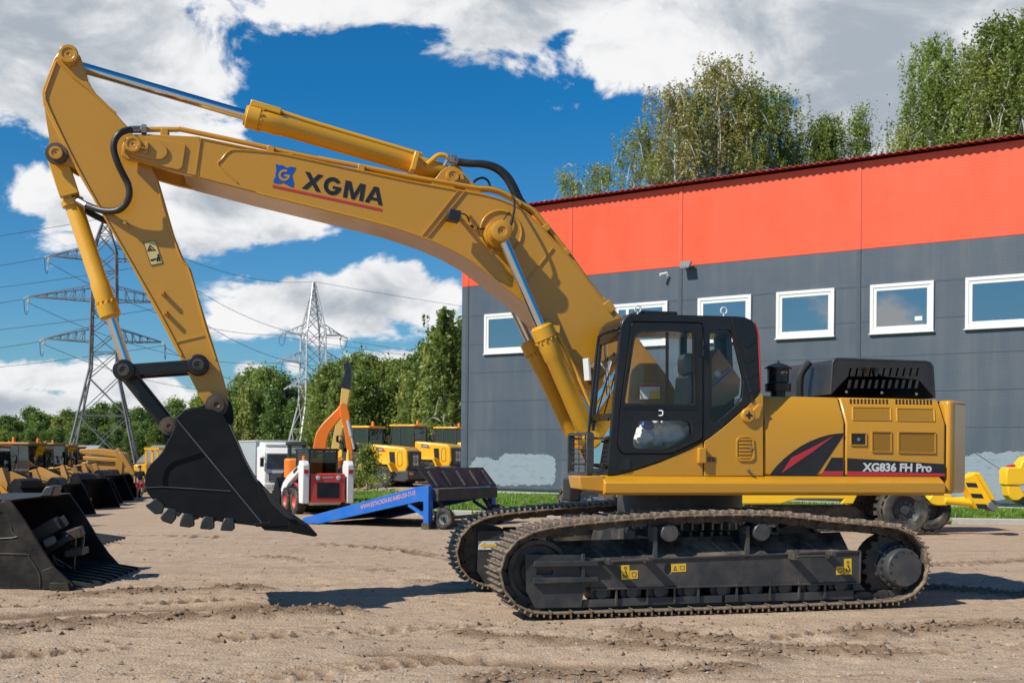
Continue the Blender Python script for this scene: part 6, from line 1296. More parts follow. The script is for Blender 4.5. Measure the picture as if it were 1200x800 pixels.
mb = MB(); vs = [(.16, .15, H_-.04), (.16, Wr+.05, H_-.04), (-.13, Wr-.15, H_+.42), (-.13, -.12, H_+.42)]; mb.add(vs+[(x+.03, y, z) for x, y, z in vs], [[0, 1, 2, 3], [7, 6, 5, 4], [0, 4, 5, 1], [1, 5, 6, 2], [2, 6, 7, 3], [3, 7, 4, 0]]); lip = mb.build('lip_plate', M['rampdark'], r)
for k in range(5): y = .28+k*(Wr-.55)/4; mb = MB(); mb.beam((.17, y+.05, H_+.0), (-.04, y-.03, H_+.34), .10, .07); mb.build('lip_rib', M['rampdark'], lip, bevel=.01)
for y in (.22, Wr-.35): wheel(r, (.42, y, .24), .24, .16, 'galvdark', 10)
mb = MB(); mb.cyl((.42, .1, .24), (.42, Wr-.1, .24), .04)
for y in (.45, Wr-.5): mb.beam((.42, y, .24), (.05, y, H_-.25), .07)
mb.build('axle', M['rampdark'], r)
sl = H_-.14; o = Vector((-1.72, -.004, .385)); d_ = Vector((1.50, 0, 1.50*(H_-.14)/(Lr-.18))); mb = MB(); put_text(mb, 'WWW.ESTACADA.RU 8-800-250-77-35', o, d_, Vector((0, 0, .105)), .01); M['lettersrose'] = flat('letter_rose', (.62, .30, .30)); mb.build('lettering', M['lettersrose'], r)
# ---- yellow grader behind the excavator
gp = ground_pt(1056, 626); GF = Frame(gp.x, gp.y, rad(2), gp.z); q = GF.P
r = frame_thing(GF, 'road_grader', 'bright yellow road grader behind the excavator, with a black and yellow striped arm', 'grader')
hc = GF.T(1058, 597, 0); rw = hc[1]
for y, rr_ in ((0, 1), (2.0, 1)): wheel(r, (hc[0], y, rw), rw, .46, 'cabgrey', 20)
hx = GF.T(1097, 600, .3)[0]; wheel(r, (hx+.10, 1.1, rw*.92), rw*.92, .46, 'cabgrey', 20)
fx = GF.T(688, 590, 1.2)[0]; wheel(r, (fx, .6, .6), .60, .36, 'galvdark', 16); wheel(r, (fx, 2.0, .6), .60, .36, 'galvdark', 16)
mb = MB(); mb.prism(q([(865, 580), (996, 580), (1010, 574), (1040, 560), (1040, 545), (865, 545)], .8), .8, 1.5); mb.prism(q([(865, 581), (865, 590), (915, 590), (935, 584), (990, 584), (985, 590), (1000, 590), (1010, 570), (880, 570)], .6), .6, .75); mb.prism(q([(680, 566), (880, 560), (880, 575), (690, 580)], 1.0), 1.0, 1.3); mb.build('main_frame', M['lemon'], r, bevel=.02)
mb = MB(); mb.prism(q([(880, 592), (1000, 592), (1014, 600), (1014, 640), (880, 640)], .9), .9, 1.6); mb.build('dark_lower_block', M['rubber'], r, bevel=.03)  # plain dark block below the main frame
mb = MB(); mb.prism(q([(1025, 575), (1110, 574), (1110, 500), (1095, 490), (1035, 495)], .5), .55, 1.7); mb.build('engine_cover', M['lemon'], r, bevel=.05)
mb = MB(); mb.prism(q([(1088, 585), (1094, 578), (1112, 578), (1118, 583), (1117, 588), (1110, 592), (1098, 592), (1092, 590)], -.1), -.1, .25); mb.cyl(GF.T3(1106, 586, -.05), GF.T3(1150, 590, -.05), .09, 12); mb.cyl(GF.T3(1115, 585, .3), GF.T3(1142, 584, .3), .05, 10); mb.build('lift_link', M['lemon'], r, bevel=.02)
stp = [(1129, 560), (1140, 557), (1144, 553.5), (1148, 553), (1166, 584), (1164, 588), (1158, 596), (1147, 596.5)]
mb = MB(); mb.prism(q(stp, -.35), -.30, .10); arm_ = mb.build('striped_arm', M['lemon'], r, bevel=.015)
mb = MB()
for a in ((1132.5, 565.3, 1145, 565.8, 1147.2, 570.8, 1134.8, 570.3), (1138, 578, 1151.5, 578.6, 1153.8, 583.6, 1140.5, 583), (1144.4, 590, 1157, 590.5, 1159, 596, 1147, 596)): mb.prism(q([(a[0], a[1]), (a[2], a[3]), (a[4], a[5]), (a[6], a[7])], -.35), -.306, -.301)
mb.build('stripe', M['inkblack'], arm_); mb = MB(); mb.prism(q([(1144.6, 554.5), (1148, 553.2), (1166, 584), (1162.5, 586)], -.4), -.42, -.302); mb.build('side_flange', M['lemon'], arm_, bevel=.01)
mb = MB(); mb.prism(q([(1160, 589), (1166, 585.5), (1172, 592), (1166, 599.5), (1159, 594)], -.4), -.35, .05); mb.build('rubber_foot', M['galvdark'], arm_, bevel=.01)
gp = ground_pt(1200, 612); YF = Frame(gp.x, gp.y, rad(0), gp.z); q = YF.P
r = frame_thing(YF, 'loader_attachment', 'bright yellow machine arm with a dark blade curling down at the right edge', 'machine arm')
mb = MB(); mb.prism(q([(1175, 551), (1177, 547), (1191, 547), (1193, 541), (1199, 535), (1260, 520), (1260, 568), (1200, 566), (1194, 568), (1175, 568)], 0), -.25, .25); mb.prism(q([(1230, 560), (1260, 560), (1260, 612), (1230, 612)], 0), -.5, .5); ya = mb.build('arm', M['lemon'], r, bevel=.03)
mb = MB(); mb.prism(q([(1176.5, 568), (1192, 568.5), (1194, 575), (1200, 579), (1190, 586), (1183, 586), (1178, 580)], 0), -.22, .22); mb.build('hook', M['lemon'], r, bevel=.03); mb = MB(); mb.prism(q([(1185, 585), (1199, 576), (1230, 580), (1225, 592), (1196, 591)], 0), -.2, .2); mb.build('blade', M['inkblack'], r, bevel=.02)
mb = MB(); mb.prism(q([(1181, 548), (1184, 544.5), (1190, 544), (1190, 547)], -.1), -.1, .1); mb.build('reflector', M['tail'], ya)
# ---- big open bucket with grapple at the left edge
gp = ground_pt(40, 691); BF = Frame(gp.x, gp.y, rad(4), gp.z); q = BF.P; W2 = 2.5
r = frame_thing(BF, 'high_tip_bucket', 'big open black loader bucket with bars across its mouth at the left edge', 'loader bucket')
near = [(-70, 589), (0, 588), (5, 585), (13, 588), (30, 612), (50, 645), (65, 667), (78, 681), (86, 687), (102, 691.5), (58, 693.5), (-70, 694)]
mb = MB(); mb.prism(q(near, 0), 0, .05); mb.prism(q(near, 0), W2-.05, W2); bo = mb.build('bucket', M['oldbucket'], r, bevel=.012)
mb = MB(); mb.prism(q([(13, 588), (30, 612), (50, 645), (65, 667), (60, 669), (48, 672), (20, 628), (2, 600), (-70, 600), (-70, 589), (0, 588)], -.03), -.028, -.001); mb.prism(q([(49, 668), (62, 663), (86, 685), (84, 690), (50, 690)], -.03), -.035, -.001); mb.prism(q([(59, 682), (80, 682), (83, 693), (59, 693)], -.05), -.075, -.036); mb.build('side_plate', M['oldbucket'], bo, bevel=.008)
mb = MB(); a = [BF.T3(-70, 648, -.003), BF.T3(25, 649, -.003), BF.T3(34, 653, -.003), BF.T3(46, 672, -.003), BF.T3(47, 688, -.003)]; mb.tube(a, .010, 6, 3); a = [BF.T3(-70, 600, -.003), BF.T3(0, 601, -.003), BF.T3(14, 622, -.003), BF.T3(14, 630, -.003), BF.T3(-70, 632, -.003)]; mb.tube(a, .010, 6, 3); build_each(mb, 'weld_seam', M['frameblack'], bo)
c = BF.T(37.5, 642, 0); mb = MB(); mb.prism(circ(c[0], c[1], .022, 10), -.033, -.029); mb.build('bolt_hole', M['inkblack'], bo)
mb = MB(); e = [BF.T(5, 585, 0), BF.T(13, 588, 0)]; fl = [BF.T(-70, 693, 0), BF.T(86, 691, 0)]
mb.prism([(fl[0][0], fl[0][1]), (fl[1][0], fl[1][1]-.005), (fl[1][0], fl[1][1]+.03), (fl[0][0], fl[0][1]+.03)], .051, W2-.051); bx = BF.T(-66, 640, 0)[0]; mb.box(bx-.05, bx, .051, W2-.051, .03, e[0][1])
mb.prism([(bx, e[0][1]-.03), (e[1][0]-.02, e[0][1]-.03), (e[1][0]+.02, e[0][1]), (bx, e[0][1])], .051, W2-.051); mb.build('shell', M['oldbucket'], bo, bevel=.01)
for k in range(9):
    y = .12+k*(W2-.24)/8; mb = MB(); p0 = Vector((fl[1][0]-.55, y, .16)); p1 = Vector((fl[1][0]+.22, y, .035)); mb.beam(p0, p1, .028, .05); mb.build('tine', M['shroud'], bo, bevel=.006)
mb = MB(); mb.prism([(e[0][0]+.10, e[0][1]), (e[0][0]+.26, e[0][1]), (e[0][0]+.30, e[0][1]+.14), (e[0][0]+.18, e[0][1]+.14)], 1.0, 1.35); build_each(mb, 'top_bracket', M['frameblack'], bo, bevel=.02)
r2 = frame_thing(BF, 'grapple_frame', 'dusty dark steel grapple frame lying inside the big open bucket', 'grapple frame')
M['dustybrown'] = paint('dusty_brown_steel', (.055, .042, .033), .6, dust=.35, scale=3)
def ob(px, py, v, sx, sy, sz, rot, mat, nm='frame_box'):
    mb = MB(); mb.obox(BF.T3(px, py, v), sx, sy, sz, rot); mb.build(nm, M[mat], r2, bevel=.012)
ob(52, 622, 1.0, .42, .5, .17, (0, -.55, .15), 'dustybrown'); ob(68, 614, 1.2, .20, .3, .14, (.1, -.5, .1), 'dustybrown'); ob(86, 625, 1.1, .24, .55, .13, (0, -.3, .2), 'dustybrown'); ob(62, 642, .8, .55, .3, .08, (0, -.6, .1), 'black'); ob(58, 634, .7, .16, .14, .10, (0, -.4, .4), 'galvdark', 'valve_block'); ob(90, 646, 1.0, .22, .5, .09, (0, -.1, .1), 'dustybrown', 'frame_plate')
mb = MB()
for a, b_ in (((88, 630), (86, 668)), ((60, 652), (86, 668)), ((54, 660), (84, 636)), ((98, 628), (96, 642))): mb.beam(BF.T3(*a, .9), BF.T3(*b_, .9), .03)
mb.tube([BF.T3(62, 650, .7), BF.T3(66, 660, .7), BF.T3(75, 664, .7)], .025); mb.tube([BF.T3(66, 628, .9), BF.T3(74, 624, .8), BF.T3(80, 632, .8)], .018); mb.build('frame_bar', M['black'], r2)
gp = ground_pt(70, 643); FF = Frame(gp.x, gp.y, rad(3), gp.z)
r = frame_thing(FF, 'pallet_fork', 'low black fork attachment lying on the ground just beyond the big open bucket', 'fork')
mb = MB(); mb.box(-1.2, -.9, 0, 2.0, 0, .9); mb.box(-.9, -.5, .0, 2.0, .0, .1); mb.build('carriage', M['bucketblack'], r, bevel=.02)
for k in range(8): mb = MB(); mb.beam((-.6, .1+k*.26, .22), (.62, .1+k*.26, .06), .035, .05); mb.build('tine', M['shroud'], r, bevel=.008)
# ---- far equipment and sheds
def far_thing(nm, lb, cat, px, py, yaw=0): 
    g = ground_pt(px, py); f = Frame(g.x, g.y, yaw, g.z); return f, frame_thing(f, nm, lb, cat)
f, r = far_thing('crane_truck', 'stack of long yellow crane jibs lying flat on a carrier beyond the row of loaders', 'crane', 120, 576)
for k, pl in enumerate(([(96, 526), (119, 525), (140, 528), (150, 531), (150, 537), (118, 533), (97, 532)], [(100, 534), (150, 537), (150, 542), (101, 539)])): mb = MB(); mb.prism(f.P(pl, -.3*k), -.5-.3*k, .3-.3*k); mb.build('jib', M['armyellow'], r, bevel=.05)
mb = MB(); mb.prism(f.P([(100, 541), (155, 543), (155, 560), (100, 560)], 0), -.6, .8); mb.build('carrier', M['armyellow'], r, bevel=.05)
for px in (106, 120, 148): c = f.T(px, 569, -.6); wheel(r, (c[0], -.6, .62), .62, .4, 'cabgrey', 8)
f, r = far_thing('backhoe', 'far yellow backhoe with its folded arm standing up beyond the last loaders', 'backhoe', 143, 583)
mb = MB(); mb.prism(f.P([(134, 560), (138, 536), (135, 528), (140, 524), (146, 536), (144, 560)], 0), -.2, .2); mb.build('boom', M['armyellow'], r, bevel=.03); mb = MB(); mb.prism(f.P([(140, 530), (144, 529), (159, 553), (158, 558), (153, 556)], -.1), -.3, -.05); mb.build('stick', M['armyellow'], r, bevel=.03); mb = MB(); mb.prism(f.P([(132, 556), (158, 556), (156, 575), (134, 575)], .1), .3, 1.4); mb.build('body', M['armyellow'], r, bevel=.05)
for px in (137, 153): c = f.T(px, 573, .1); wheel(r, (c[0], .3, .6), .6, .4, 'cabgrey', 8)
f, r = far_thing('yellow_tractor', 'far yellow machine with a yellow cab guard behind the hanging bucket', 'machine', 178, 579)
mb = MB(); mb.prism(f.P([(161, 544), (176, 543), (176, 550), (190, 552), (190, 570), (161, 570)], 0), -.7, .7); mb.build('body', M['loader'], r, bevel=.06)
mb = MB(); a = f.T(175, 527, 0); b_ = f.T(188, 545, 0)
for x in (a[0], b_[0]):
    for y in (-.6, .6): mb.beam((x, y, b_[1]), (x, y, a[1]), .12)
mb.box(a[0]-.1, b_[0]+.1, -.7, .7, a[1], a[1]+.15); mb.build('cab_guard', M['loader'], r)
for px in (166, 185): c = f.T(px, 570, 0); wheel(r, (c[0], -.6, .55), .55, .4, 'cabgrey', 8)
M['slate'] = paint('slate_roof', (.20, .19, .175), .8, dust=.4)
for nm, lb, pl, mt, px, py in (('shed', 'pale tin roofed shed in front of the far wood at the left', [(58, 531), (62, 521), (104, 520), (107, 531)], 'tin', 82, 562), ('shed', 'weathered grey roofed shed in front of the wood, just left of the hanging bucket', [(160, 541), (167, 521), (196, 521), (199, 541)], 'slate', 180, 562)):
    f, r = far_thing(nm, lb, 'shed', px, py, 0); p = f.P(pl, 0); zb_s = p[0][1]; zt_s = p[1][1]
    mb = MB(); x0, x1 = p[0][0]+.3, p[3][0]-.3; mb.box(x0, x1, .3, 5.5, 0, zb_s); mb.build('wall', M['concrete'], r)
    mb = MB(); vs = [(p[0][0], 0, zb_s), (p[3][0], 0, zb_s), (p[2][0], 3, zt_s), (p[1][0], 3, zt_s), (p[0][0], 6, zb_s), (p[3][0], 6, zb_s)]; mb.add(vs+[(x, y, z-.12) for x, y, z in vs], [[0, 1, 2, 3], [3, 2, 5, 4], [6, 7, 8, 9], [9, 8, 11, 10], [0, 3, 9, 6], [3, 4, 10, 9], [1, 2, 8, 7], [2, 5, 11, 8], [0, 1, 7, 6], [4, 5, 11, 10]]); mb.build('roof', M[mt], r)
# wood offcut lying near the ramp
g = ground_pt(520, 616); t = thing('timber_offcut', 'reddish wooden plank lying on the dirt between ramp and track', 'plank', (g.x+.35, g.y, .03), rad(-5)); mb = MB(); mb.prism(rounded([(-.45, .0), (.55, .01), (.53, .06), (-.42, .05)], .02, 2), -.07, .08); M['wood'] = paint('raw_wood', (.36, .15, .06), .8, dust=.3); mb.build('plank', M['wood'], t, bevel=.004)
# ---- person by the last loaders
g = ground_pt(163.5, 584); pr_ = thing('person', 'person in black shirt and red shorts by the far end of the loader row', 'person', (g.x, g.y, g.z), rad(200))
M['skin'] = paint('skin', (.48, .26, .18), .55, dust=0, bump=0); M['cloth_black'] = paint('black_cloth', (.012, .012, .014), .85, dust=0); M['cloth_red'] = paint('red_cloth', (.50, .02, .03), .8, dust=0); M['hair'] = paint('dark_hair', (.02, .014, .01), .6, dust=0); M['shoe'] = paint('pale_shoe', (.6, .6, .58), .6, dust=.1)
def skin_fig(name, joints, bones, mat, parent, sub=2):
    me = bpy.data.meshes.new(name); me.from_pydata([j[0] for j in joints], bones, []); me.materials.append(mat); o = bpy.data.objects.new(name, me); COL.objects.link(o); o.parent = parent
    md = o.modifiers.new('skin', 'SKIN'); md.use_smooth_shade = True
    if not me.skin_vertices: 
        bm = bmesh.new(); bm.from_mesh(me); bm.verts.layers.skin.verify(); bm.to_mesh(me); bm.free()
    for sv, j in zip(me.skin_vertices[0].data, joints): sv.radius = j[1] if isinstance(j[1], tuple) else (j[1], j[1])
    me.skin_vertices[0].data[0].use_root = True
    s = o.modifiers.new('sub', 'SUBSURF'); s.levels = s.render_levels = sub; return o
J = [((0, 0, .95), (.15, .11)), ((0, 0, 1.15), (.14, .10)), ((0, 0, 1.38), (.17, .11)), ((0, 0, 1.50), .065), ((0, .01, 1.60), .075), ((0, .01, 1.72), .085),
     ((.19, 0, 1.42), .06), ((.25, 0, 1.15), .045), ((.27, .08, .92), .036), ((.27, .11, .83), (.035, .02)), ((-.19, 0, 1.42), .06), ((-.25, 0, 1.15), .045), ((-.27, .08, .92), .036), ((-.27, .11, .83), (.035, .02)),
     ((.10, 0, .85), .085), ((.12, .03, .50), .062), ((.12, -.01, .09), .042), ((.12, .13, .04), .035), ((-.10, 0, .85), .085), ((-.12, .03, .50), .062), ((-.12, -.02, .09), .042), ((-.12, .12, .04), .035)]
Bn = [(0, 1), (1, 2), (2, 3), (3, 4), (4, 5), (2, 6), (6, 7), (7, 8), (8, 9), (2, 10), (10, 11), (11, 12), (12, 13), (0, 14), (14, 15), (15, 16), (16, 17), (0, 18), (18, 19), (19, 20), (20, 21)]
skin_fig('person_body', J, Bn, M['skin'], pr_)
skin_fig('shirt', [((0, 0, .94), (.175, .13)), ((0, 0, 1.15), (.165, .125)), ((0, 0, 1.38), (.19, .13)), ((0, 0, 1.47), (.09, .08)), ((.20, 0, 1.42), .078), ((.245, 0, 1.2), .066), ((-.20, 0, 1.42), .078), ((-.245, 0, 1.2), .066)], [(0, 1), (1, 2), (2, 3), (2, 4), (4, 5), (2, 6), (6, 7)], M['cloth_black'], pr_)
skin_fig('shorts', [((0, 0, .93), (.17, .13)), ((.10, 0, .82), .105), ((.12, .02, .55), .092), ((-.10, 0, .82), .105), ((-.12, .02, .55), .092)], [(0, 1), (1, 2), (0, 3), (3, 4)], M['cloth_red'], pr_)
mb = MB(); mb.sphere((0, -.005, 1.70), .098, .108, .115); mb.build('hair', M['hair'], pr_, smooth=60)
mb = MB(); mb.cyl((0, .09, 1.645), (0, .115, 1.63), .016, 8, .01)
for x in (-.033, .033): mb.sphere((x, .088, 1.675), .012, .008, .009, 8, 6)
mb.build('face', M['skin'], pr_)
for x in (-.12, .12): mb = MB(); mb.sphere((x, .05, .05), .055, .14, .05); mb.build('shoe', M['shoe'], pr_, smooth=60)
# ------------------------------------------------------------------ pylons and power lines
def pylon(label, px, py, Yd, zs, half, arms, yaw, matname):
    """zs/half: heights and half widths of the tapering mast; arms: (height, reach to either side)"""
    g = CAM+ray(px, H0)*Yd; zg = dip(g.x, g.y); r = thing('pylon', label, 'pylon', (g.x, g.y, zg), yaw, 'lattice pylons over the wood')
    def hw(z):
        for i in range(len(zs)-1):
            if zs[i] <= z <= zs[i+1]: t = (z-zs[i])/(zs[i+1]-zs[i]); return half[i]*(1-t)+half[i+1]*t
        return half[-1]
    mb = MB(); w = .17
    for sx in (-1, 1):
        for sy in (-1, 1):
            for a, b_ in zip(zs[:-1], zs[1:]): mb.beam((sx*hw(a), sy*hw(a), a), (sx*hw(b_), sy*hw(b_), b_), w)
    z = zs[0]; lev = [z]
    while z < zs[-1]-.3: z = min(zs[-1], z+max(.9, hw(z)*1.7)); lev.append(z)
    for k, (a, b_) in enumerate(zip(lev[:-1], lev[1:])):
        A, Bb = hw(a), hw(b_)
        for s in (-1, 1):
            mb.beam((-A, s*A, a), (Bb, s*Bb, b_), .085); mb.beam((A, s*A, a), (-Bb, s*Bb, b_), .085); mb.beam((s*A, -A, a), (s*Bb, Bb, b_), .085); mb.beam((s*A, A, a), (s*Bb, -Bb, b_), .085)
            if k % 2 == 0: mb.beam((-Bb, s*Bb, b_), (Bb, s*Bb, b_), .085); mb.beam((s*Bb, -Bb, b_), (s*Bb, Bb, b_), .085)
    mast = mb.build('mast', M[matname], r)
    tips = []
    for z, reach in arms:
        A = hw(z); A2 = hw(z+1.5)
        for s in (-1, 1):
            mb = MB(); tip = Vector((s*reach, 0, z+.15))
            for sy in (-1, 1):
                mb.beam((s*A, sy*A, z), tip, .11); mb.beam((s*A2, sy*A2, z+1.5), tip, .10)
            n = max(3, int(reach))
            for i in range(1, n):
                t = i/n; t2 = (i+.5)/n
                for sy in (-1, 1):
                    lo = Vector((s*A, sy*A, z)).lerp(tip, t); up = Vector((s*A2, sy*A2, z+1.5)).lerp(tip, t); lo2 = Vector((s*A, sy*A, z)).lerp(tip, min(1, t2)); mb.beam(lo, up, .05); mb.beam(up, lo2, .05)
                mb.beam(Vector((s*A, -A, z)).lerp(tip, t), Vector((s*A, A, z)).lerp(tip, t), .05)
            mb.build('crossarm', M[matname], r)
            for e in (-1, 1):
                mb = MB(); p0 = tip+Vector((0, e*.1, 0)); p1 = tip+Vector((s*.3, e*1.5, -.45)); d = (p1-p0); mb.beam(p0, p1, .035)
                for k in range(7): q = p0+d*(.15+.75*k/6); mb.lathe(q, d, [(-.05, .04), (-.03, .13), (.03, .13), (.05, .04)], 8)
                mb.build('insulator', M['insul'], r)
            mb = MB(); mb.tube([tip+Vector((s*.3, -1.5, -.45)), tip+Vector((s*.3, -.8, -1.7)), tip+Vector((s*.3, .8, -1.7)), tip+Vector((s*.3, 1.5, -.45))], .035, 5); mb.build('jumper_loop', M['hose'], r)
            Mw = Matrix.Translation(r.location) @ Matrix.Rotation(yaw, 4, 'Z'); tips.append([Mw @ (tip+Vector((s*.3, e*1.5, -.45))) for e in (-1, 1)])
    Mw = Matrix.Translation(r.location) @ Matrix.Rotation(yaw, 4, 'Z'); tips.append([Mw @ Vector((0, 0, zs[-1]))]*2)
    return tips
t1 = pylon('dark steel lattice pylon standing behind the row of loaders, partly hidden by the bucket cylinder', 121, 0, 130, [0, 11.4, 24.0, 27.5], [3.7, 1.35, 1.15, .12], [(14.2, 6.0), (18.6, 7.6), (23.0, 5.6)], rad(14), 'galvdark')
t2 = pylon('pale grey lattice pylon rising from behind the white lorry', 366, 0, 170, [0, 9.5, 19.5, 26.5], [3.4, 1.55, 1.35, .12], [(11.6, 3.4), (15.2, 4.6), (19.0, 4.2)], rad(28), 'galv')
cab_m = paint('cable', (.03, .032, .035), .6, dust=0, bump=0)
def cable(a, b_, sag, lb, r=.028):
    n = 24; pts = [a.lerp(b_, i/n)-Vector((0, 0, sag*4*(i/n)*(1-i/n))) for i in range(n+1)]; c0 = a
    mb = MB(); mb.tube([p-c0 for p in pts], r, 5, 1); o = mb.build('power_cable', cab_m, None); o.location = c0; tag(o, lb, 'cable', 'power cables between the pylons'); return o
lbl = ['thin power cable strung from the dark pylon off to the left', 'thin power cable strung between the two pylons', 'thin power cable running right from the pale pylon behind the warehouse']
for i, (a, b_) in enumerate(zip(t1, t2)):
    far = a[0]+Vector((-120, 30, 2)); cable(a[0], far, 4.5, lbl[0]); cable(a[1], b_[0] if True else b_[1], 2.2, lbl[1]); cable(b_[1], b_[1]+Vector((150, 70, 0)), 4.5, lbl[2])
# ------------------------------------------------------------------ trees
M['bark_birch'] = paint('birch_bark', (.48, .46, .42), .8, dust=.35, dustcol=(.05, .045, .04), scale=7); M['bark'] = paint('bark', (.09, .07, .05), .9, dust=.3)
M['leaf_green'] = leafmat('leaf_green', (.095, .145, .024), (.32, .41, .085), .5); M['leaf_light'] = leafmat('leaf_light', (.16, .22, .035), (.46, .50, .12), .5); M['leaf_brown'] = leafmat('leaf_tired', (.20, .20, .05), (.50, .46, .16), .5); M['leaf_dark'] = leafmat('leaf_dark', (.065, .13, .03), (.22, .33, .075), .45)
def tree_mesh(seed, h, cw, nb, per, leaf, base=.2, droop=.5, top=1.0, power=.8, sigma=.5, strands=0):
    """numpy leaf cloud round drooping branches; returns trunk MB and leaf arrays"""
    rg = np.random.default_rng(seed); tr = MB(); bend = rg.normal(0, .02, 2)*h
    tp_ = [(bend[0]*t*t, bend[1]*t*t, h*t*.98) for t in np.linspace(0, 1, 8)]; rads = [max(.02, .016*h*(1-.93*t)) for t in np.linspace(0, 1, 8)]
    tr.tube(tp_, rads, 7, 1)
    C = []
    for b in range(nb):
        t = base+(top-base)*(b+rg.random())/nb; a = b*2.4+rg.random(); z0 = h*t; L_ = cw*((1-t)/(1-base)*1.05+.12)**power*(.65+.6*rg.random()); up = .55*L_*(.5+rg.random()*.7)
        p0 = np.array([bend[0]*t*t, bend[1]*t*t, z0]); dirv = np.array([math.cos(a), math.sin(a), 0])
        pm = p0+dirv*L_*.55+np.array([0, 0, up*.8]); pe = p0+dirv*L_+np.array([0, 0, up*.8-droop*L_*.7])
        tr.tube([tuple(p0), tuple(pm), tuple(pe)], [max(.012, .006*h*(1-t*.7)), .02, .008], 5, 3)
        for k, s in enumerate(np.linspace(.3, 1, 5)):
            q = (1-s)**2*p0+2*s*(1-s)*pm+s*s*pe+rg.normal(0, .12*L_, 3); n = int(per*(.5+rg.random())); sg = sigma*(.45+.75*rg.random())
            if strands:
                ns = max(2, int(strands*(.5+rg.random()))); st0 = q+rg.normal(0, 1, (ns, 3))*np.array([sg, sg, sg*.5]); ln = sigma*(.8+2.2*rg.random(ns)); w_ = rg.integers(0, ns, n); tt = rg.random(n)
                lf = st0[w_]+rg.normal(0, .07, (n, 3)); lf[:, 2] -= tt*ln[w_]; C.append(lf); continue
            lf = q+rg.normal(0, 1, (n, 3))*np.array([sg, sg, sg*.85]); lf[:, 2] -= np.abs(rg.normal(0, 1, n))*droop*sg*1.5*rg.random(n)
            C.append(lf)
    P_ = np.concatenate(C); n = len(P_); u = rg.normal(0, 1, (n, 3)); u /= np.linalg.norm(u, axis=1)[:, None]; w = rg.normal(0, 1, (n, 3)); w -= u*(u*w).sum(1)[:, None]; w /= np.linalg.norm(w, axis=1)[:, None]
    s = leaf*(.6+.8*rg.random((n, 1))); V = np.stack([P_-u*s, P_+w*s*.55, P_+u*s, P_-w*s*.55], 1).reshape(-1, 3)
    return tr, V, n
def leaf_obj(name, V, n, mat, parent):
    me = bpy.data.meshes.new(name); me.vertices.add(4*n); me.vertices.foreach_set('co', V.ravel()); me.loops.add(4*n); me.loops.foreach_set('vertex_index', np.arange(4*n, dtype=np.int32)); me.polygons.add(n); me.polygons.foreach_set('loop_start', np.arange(0, 4*n, 4, dtype=np.int32)); me.update(calc_edges=True); me.materials.append(mat)
    o = bpy.data.objects.new(name, me); COL.objects.link(o); o.parent = parent; return o
def make_tree(nm, label, group, seed, mat, bark, **kw):
    r = thing(nm, label, 'tree', (0, 0, 0), 0, group); tr, V, n = tree_mesh(seed, **kw); tr.build('trunk', M[bark], r, smooth=60); leaf_obj('crown', V, n, M[mat], r); return r
def put(o, px, Yd, hy, h, rz, seed=0):
    """stand a tree of unit height h so that its top reaches pixel row hy at distance Yd"""
    d = ray(px, hy)*Yd; x = d.x; top = CH+d.z; zb = dip(x, Yd)-.1; s = (top-zb)/h; rg = random.Random(seed+int(px)); k = s*rg.uniform(.9, 1.12)*(1.5 if Yd > 215 else 1)
    o.location = (x, Yd, zb); o.scale = (k, k, s); o.rotation_euler = (0, 0, rz)
gb = 'birches behind the warehouse roof'
kinds = [make_tree('birch_tree', 'x', gb, 1, 'leaf_brown', 'bark_birch', h=22, cw=3.9, nb=50, per=110, leaf=.07, base=.22, droop=1.0, sigma=.50, strands=6),
         make_tree('birch_tree', 'x', gb, 2, 'leaf_light', 'bark_birch', h=22, cw=3.2, nb=42, per=95, leaf=.07, base=.25, droop=1.0, sigma=.48, strands=6),
         make_tree('birch_tree', 'x', gb, 3, 'leaf_green', 'bark_birch', h=22, cw=5.4, nb=64, per=150, leaf=.074, base=.2, droop=.9, sigma=.55, strands=8),
         make_tree('birch_tree', 'x', gb, 4, 'leaf_green', 'bark_birch', h=22, cw=2.3, nb=46, per=120, leaf=.064, base=.2, droop=.5, power=1.1, sigma=.36),
         make_tree('birch_tree', 'x', gb, 5, 'leaf_light', 'bark_birch', h=22, cw=4.6, nb=36, per=80, leaf=.072, base=.3, droop=1.0, sigma=.50, strands=5)]
roof_trees = [(4, 676, 66, 196, 'low loose birch at the left end of the trees over the warehouse roof'), (4, 735, 64, 142, 'thin airy birch with pale branches, standing apart at the left over the roof'), (1, 706, 67, 190, 'short pale green birch below the thin airy one'), (1, 768, 68, 178, 'low yellowish birch between the thin one and the brown clump'),
    (0, 797, 66, 95, 'tall brownish birch at the left of the main clump over the roof'), (0, 845, 69, 70, 'tallest brownish birch of the main clump, top just under the cloud'), (2, 823, 71, 120, 'green birch filling the middle of the main clump'), (1, 872, 68, 92, 'yellow green birch right of the tallest brownish one'), (2, 893, 70, 98, 'green birch with hanging twigs in the main clump'), (1, 918, 72, 100, 'birch at the right side of the main clump over the roof'), (2, 940, 73, 142, 'round green birch ending the main clump on the right'),
    (3, 966, 72, 146, 'narrow birch standing alone right of the main clump'), (3, 1006, 72, 130, 'narrow pointed tree in the gap before the big trees on the right'), (1, 1060, 68, 150, 'low birch at the left foot of the big trees on the right'), (2, 1088, 68, 80, 'broad green birch starting the big group on the right'), (2, 1130, 70, 42, 'large birch in the middle of the right group'), (1, 1152, 66, 60, 'pale green birch in front of the right group'), (2, 1172, 67, 8, 'tall birch with drooping twigs near the right edge'), (2, 1205, 66, 12, 'big birch cut by the right edge of the picture'), (0, 1240, 70, 30, 'birch beyond the right edge of the roof line')]
first = {}
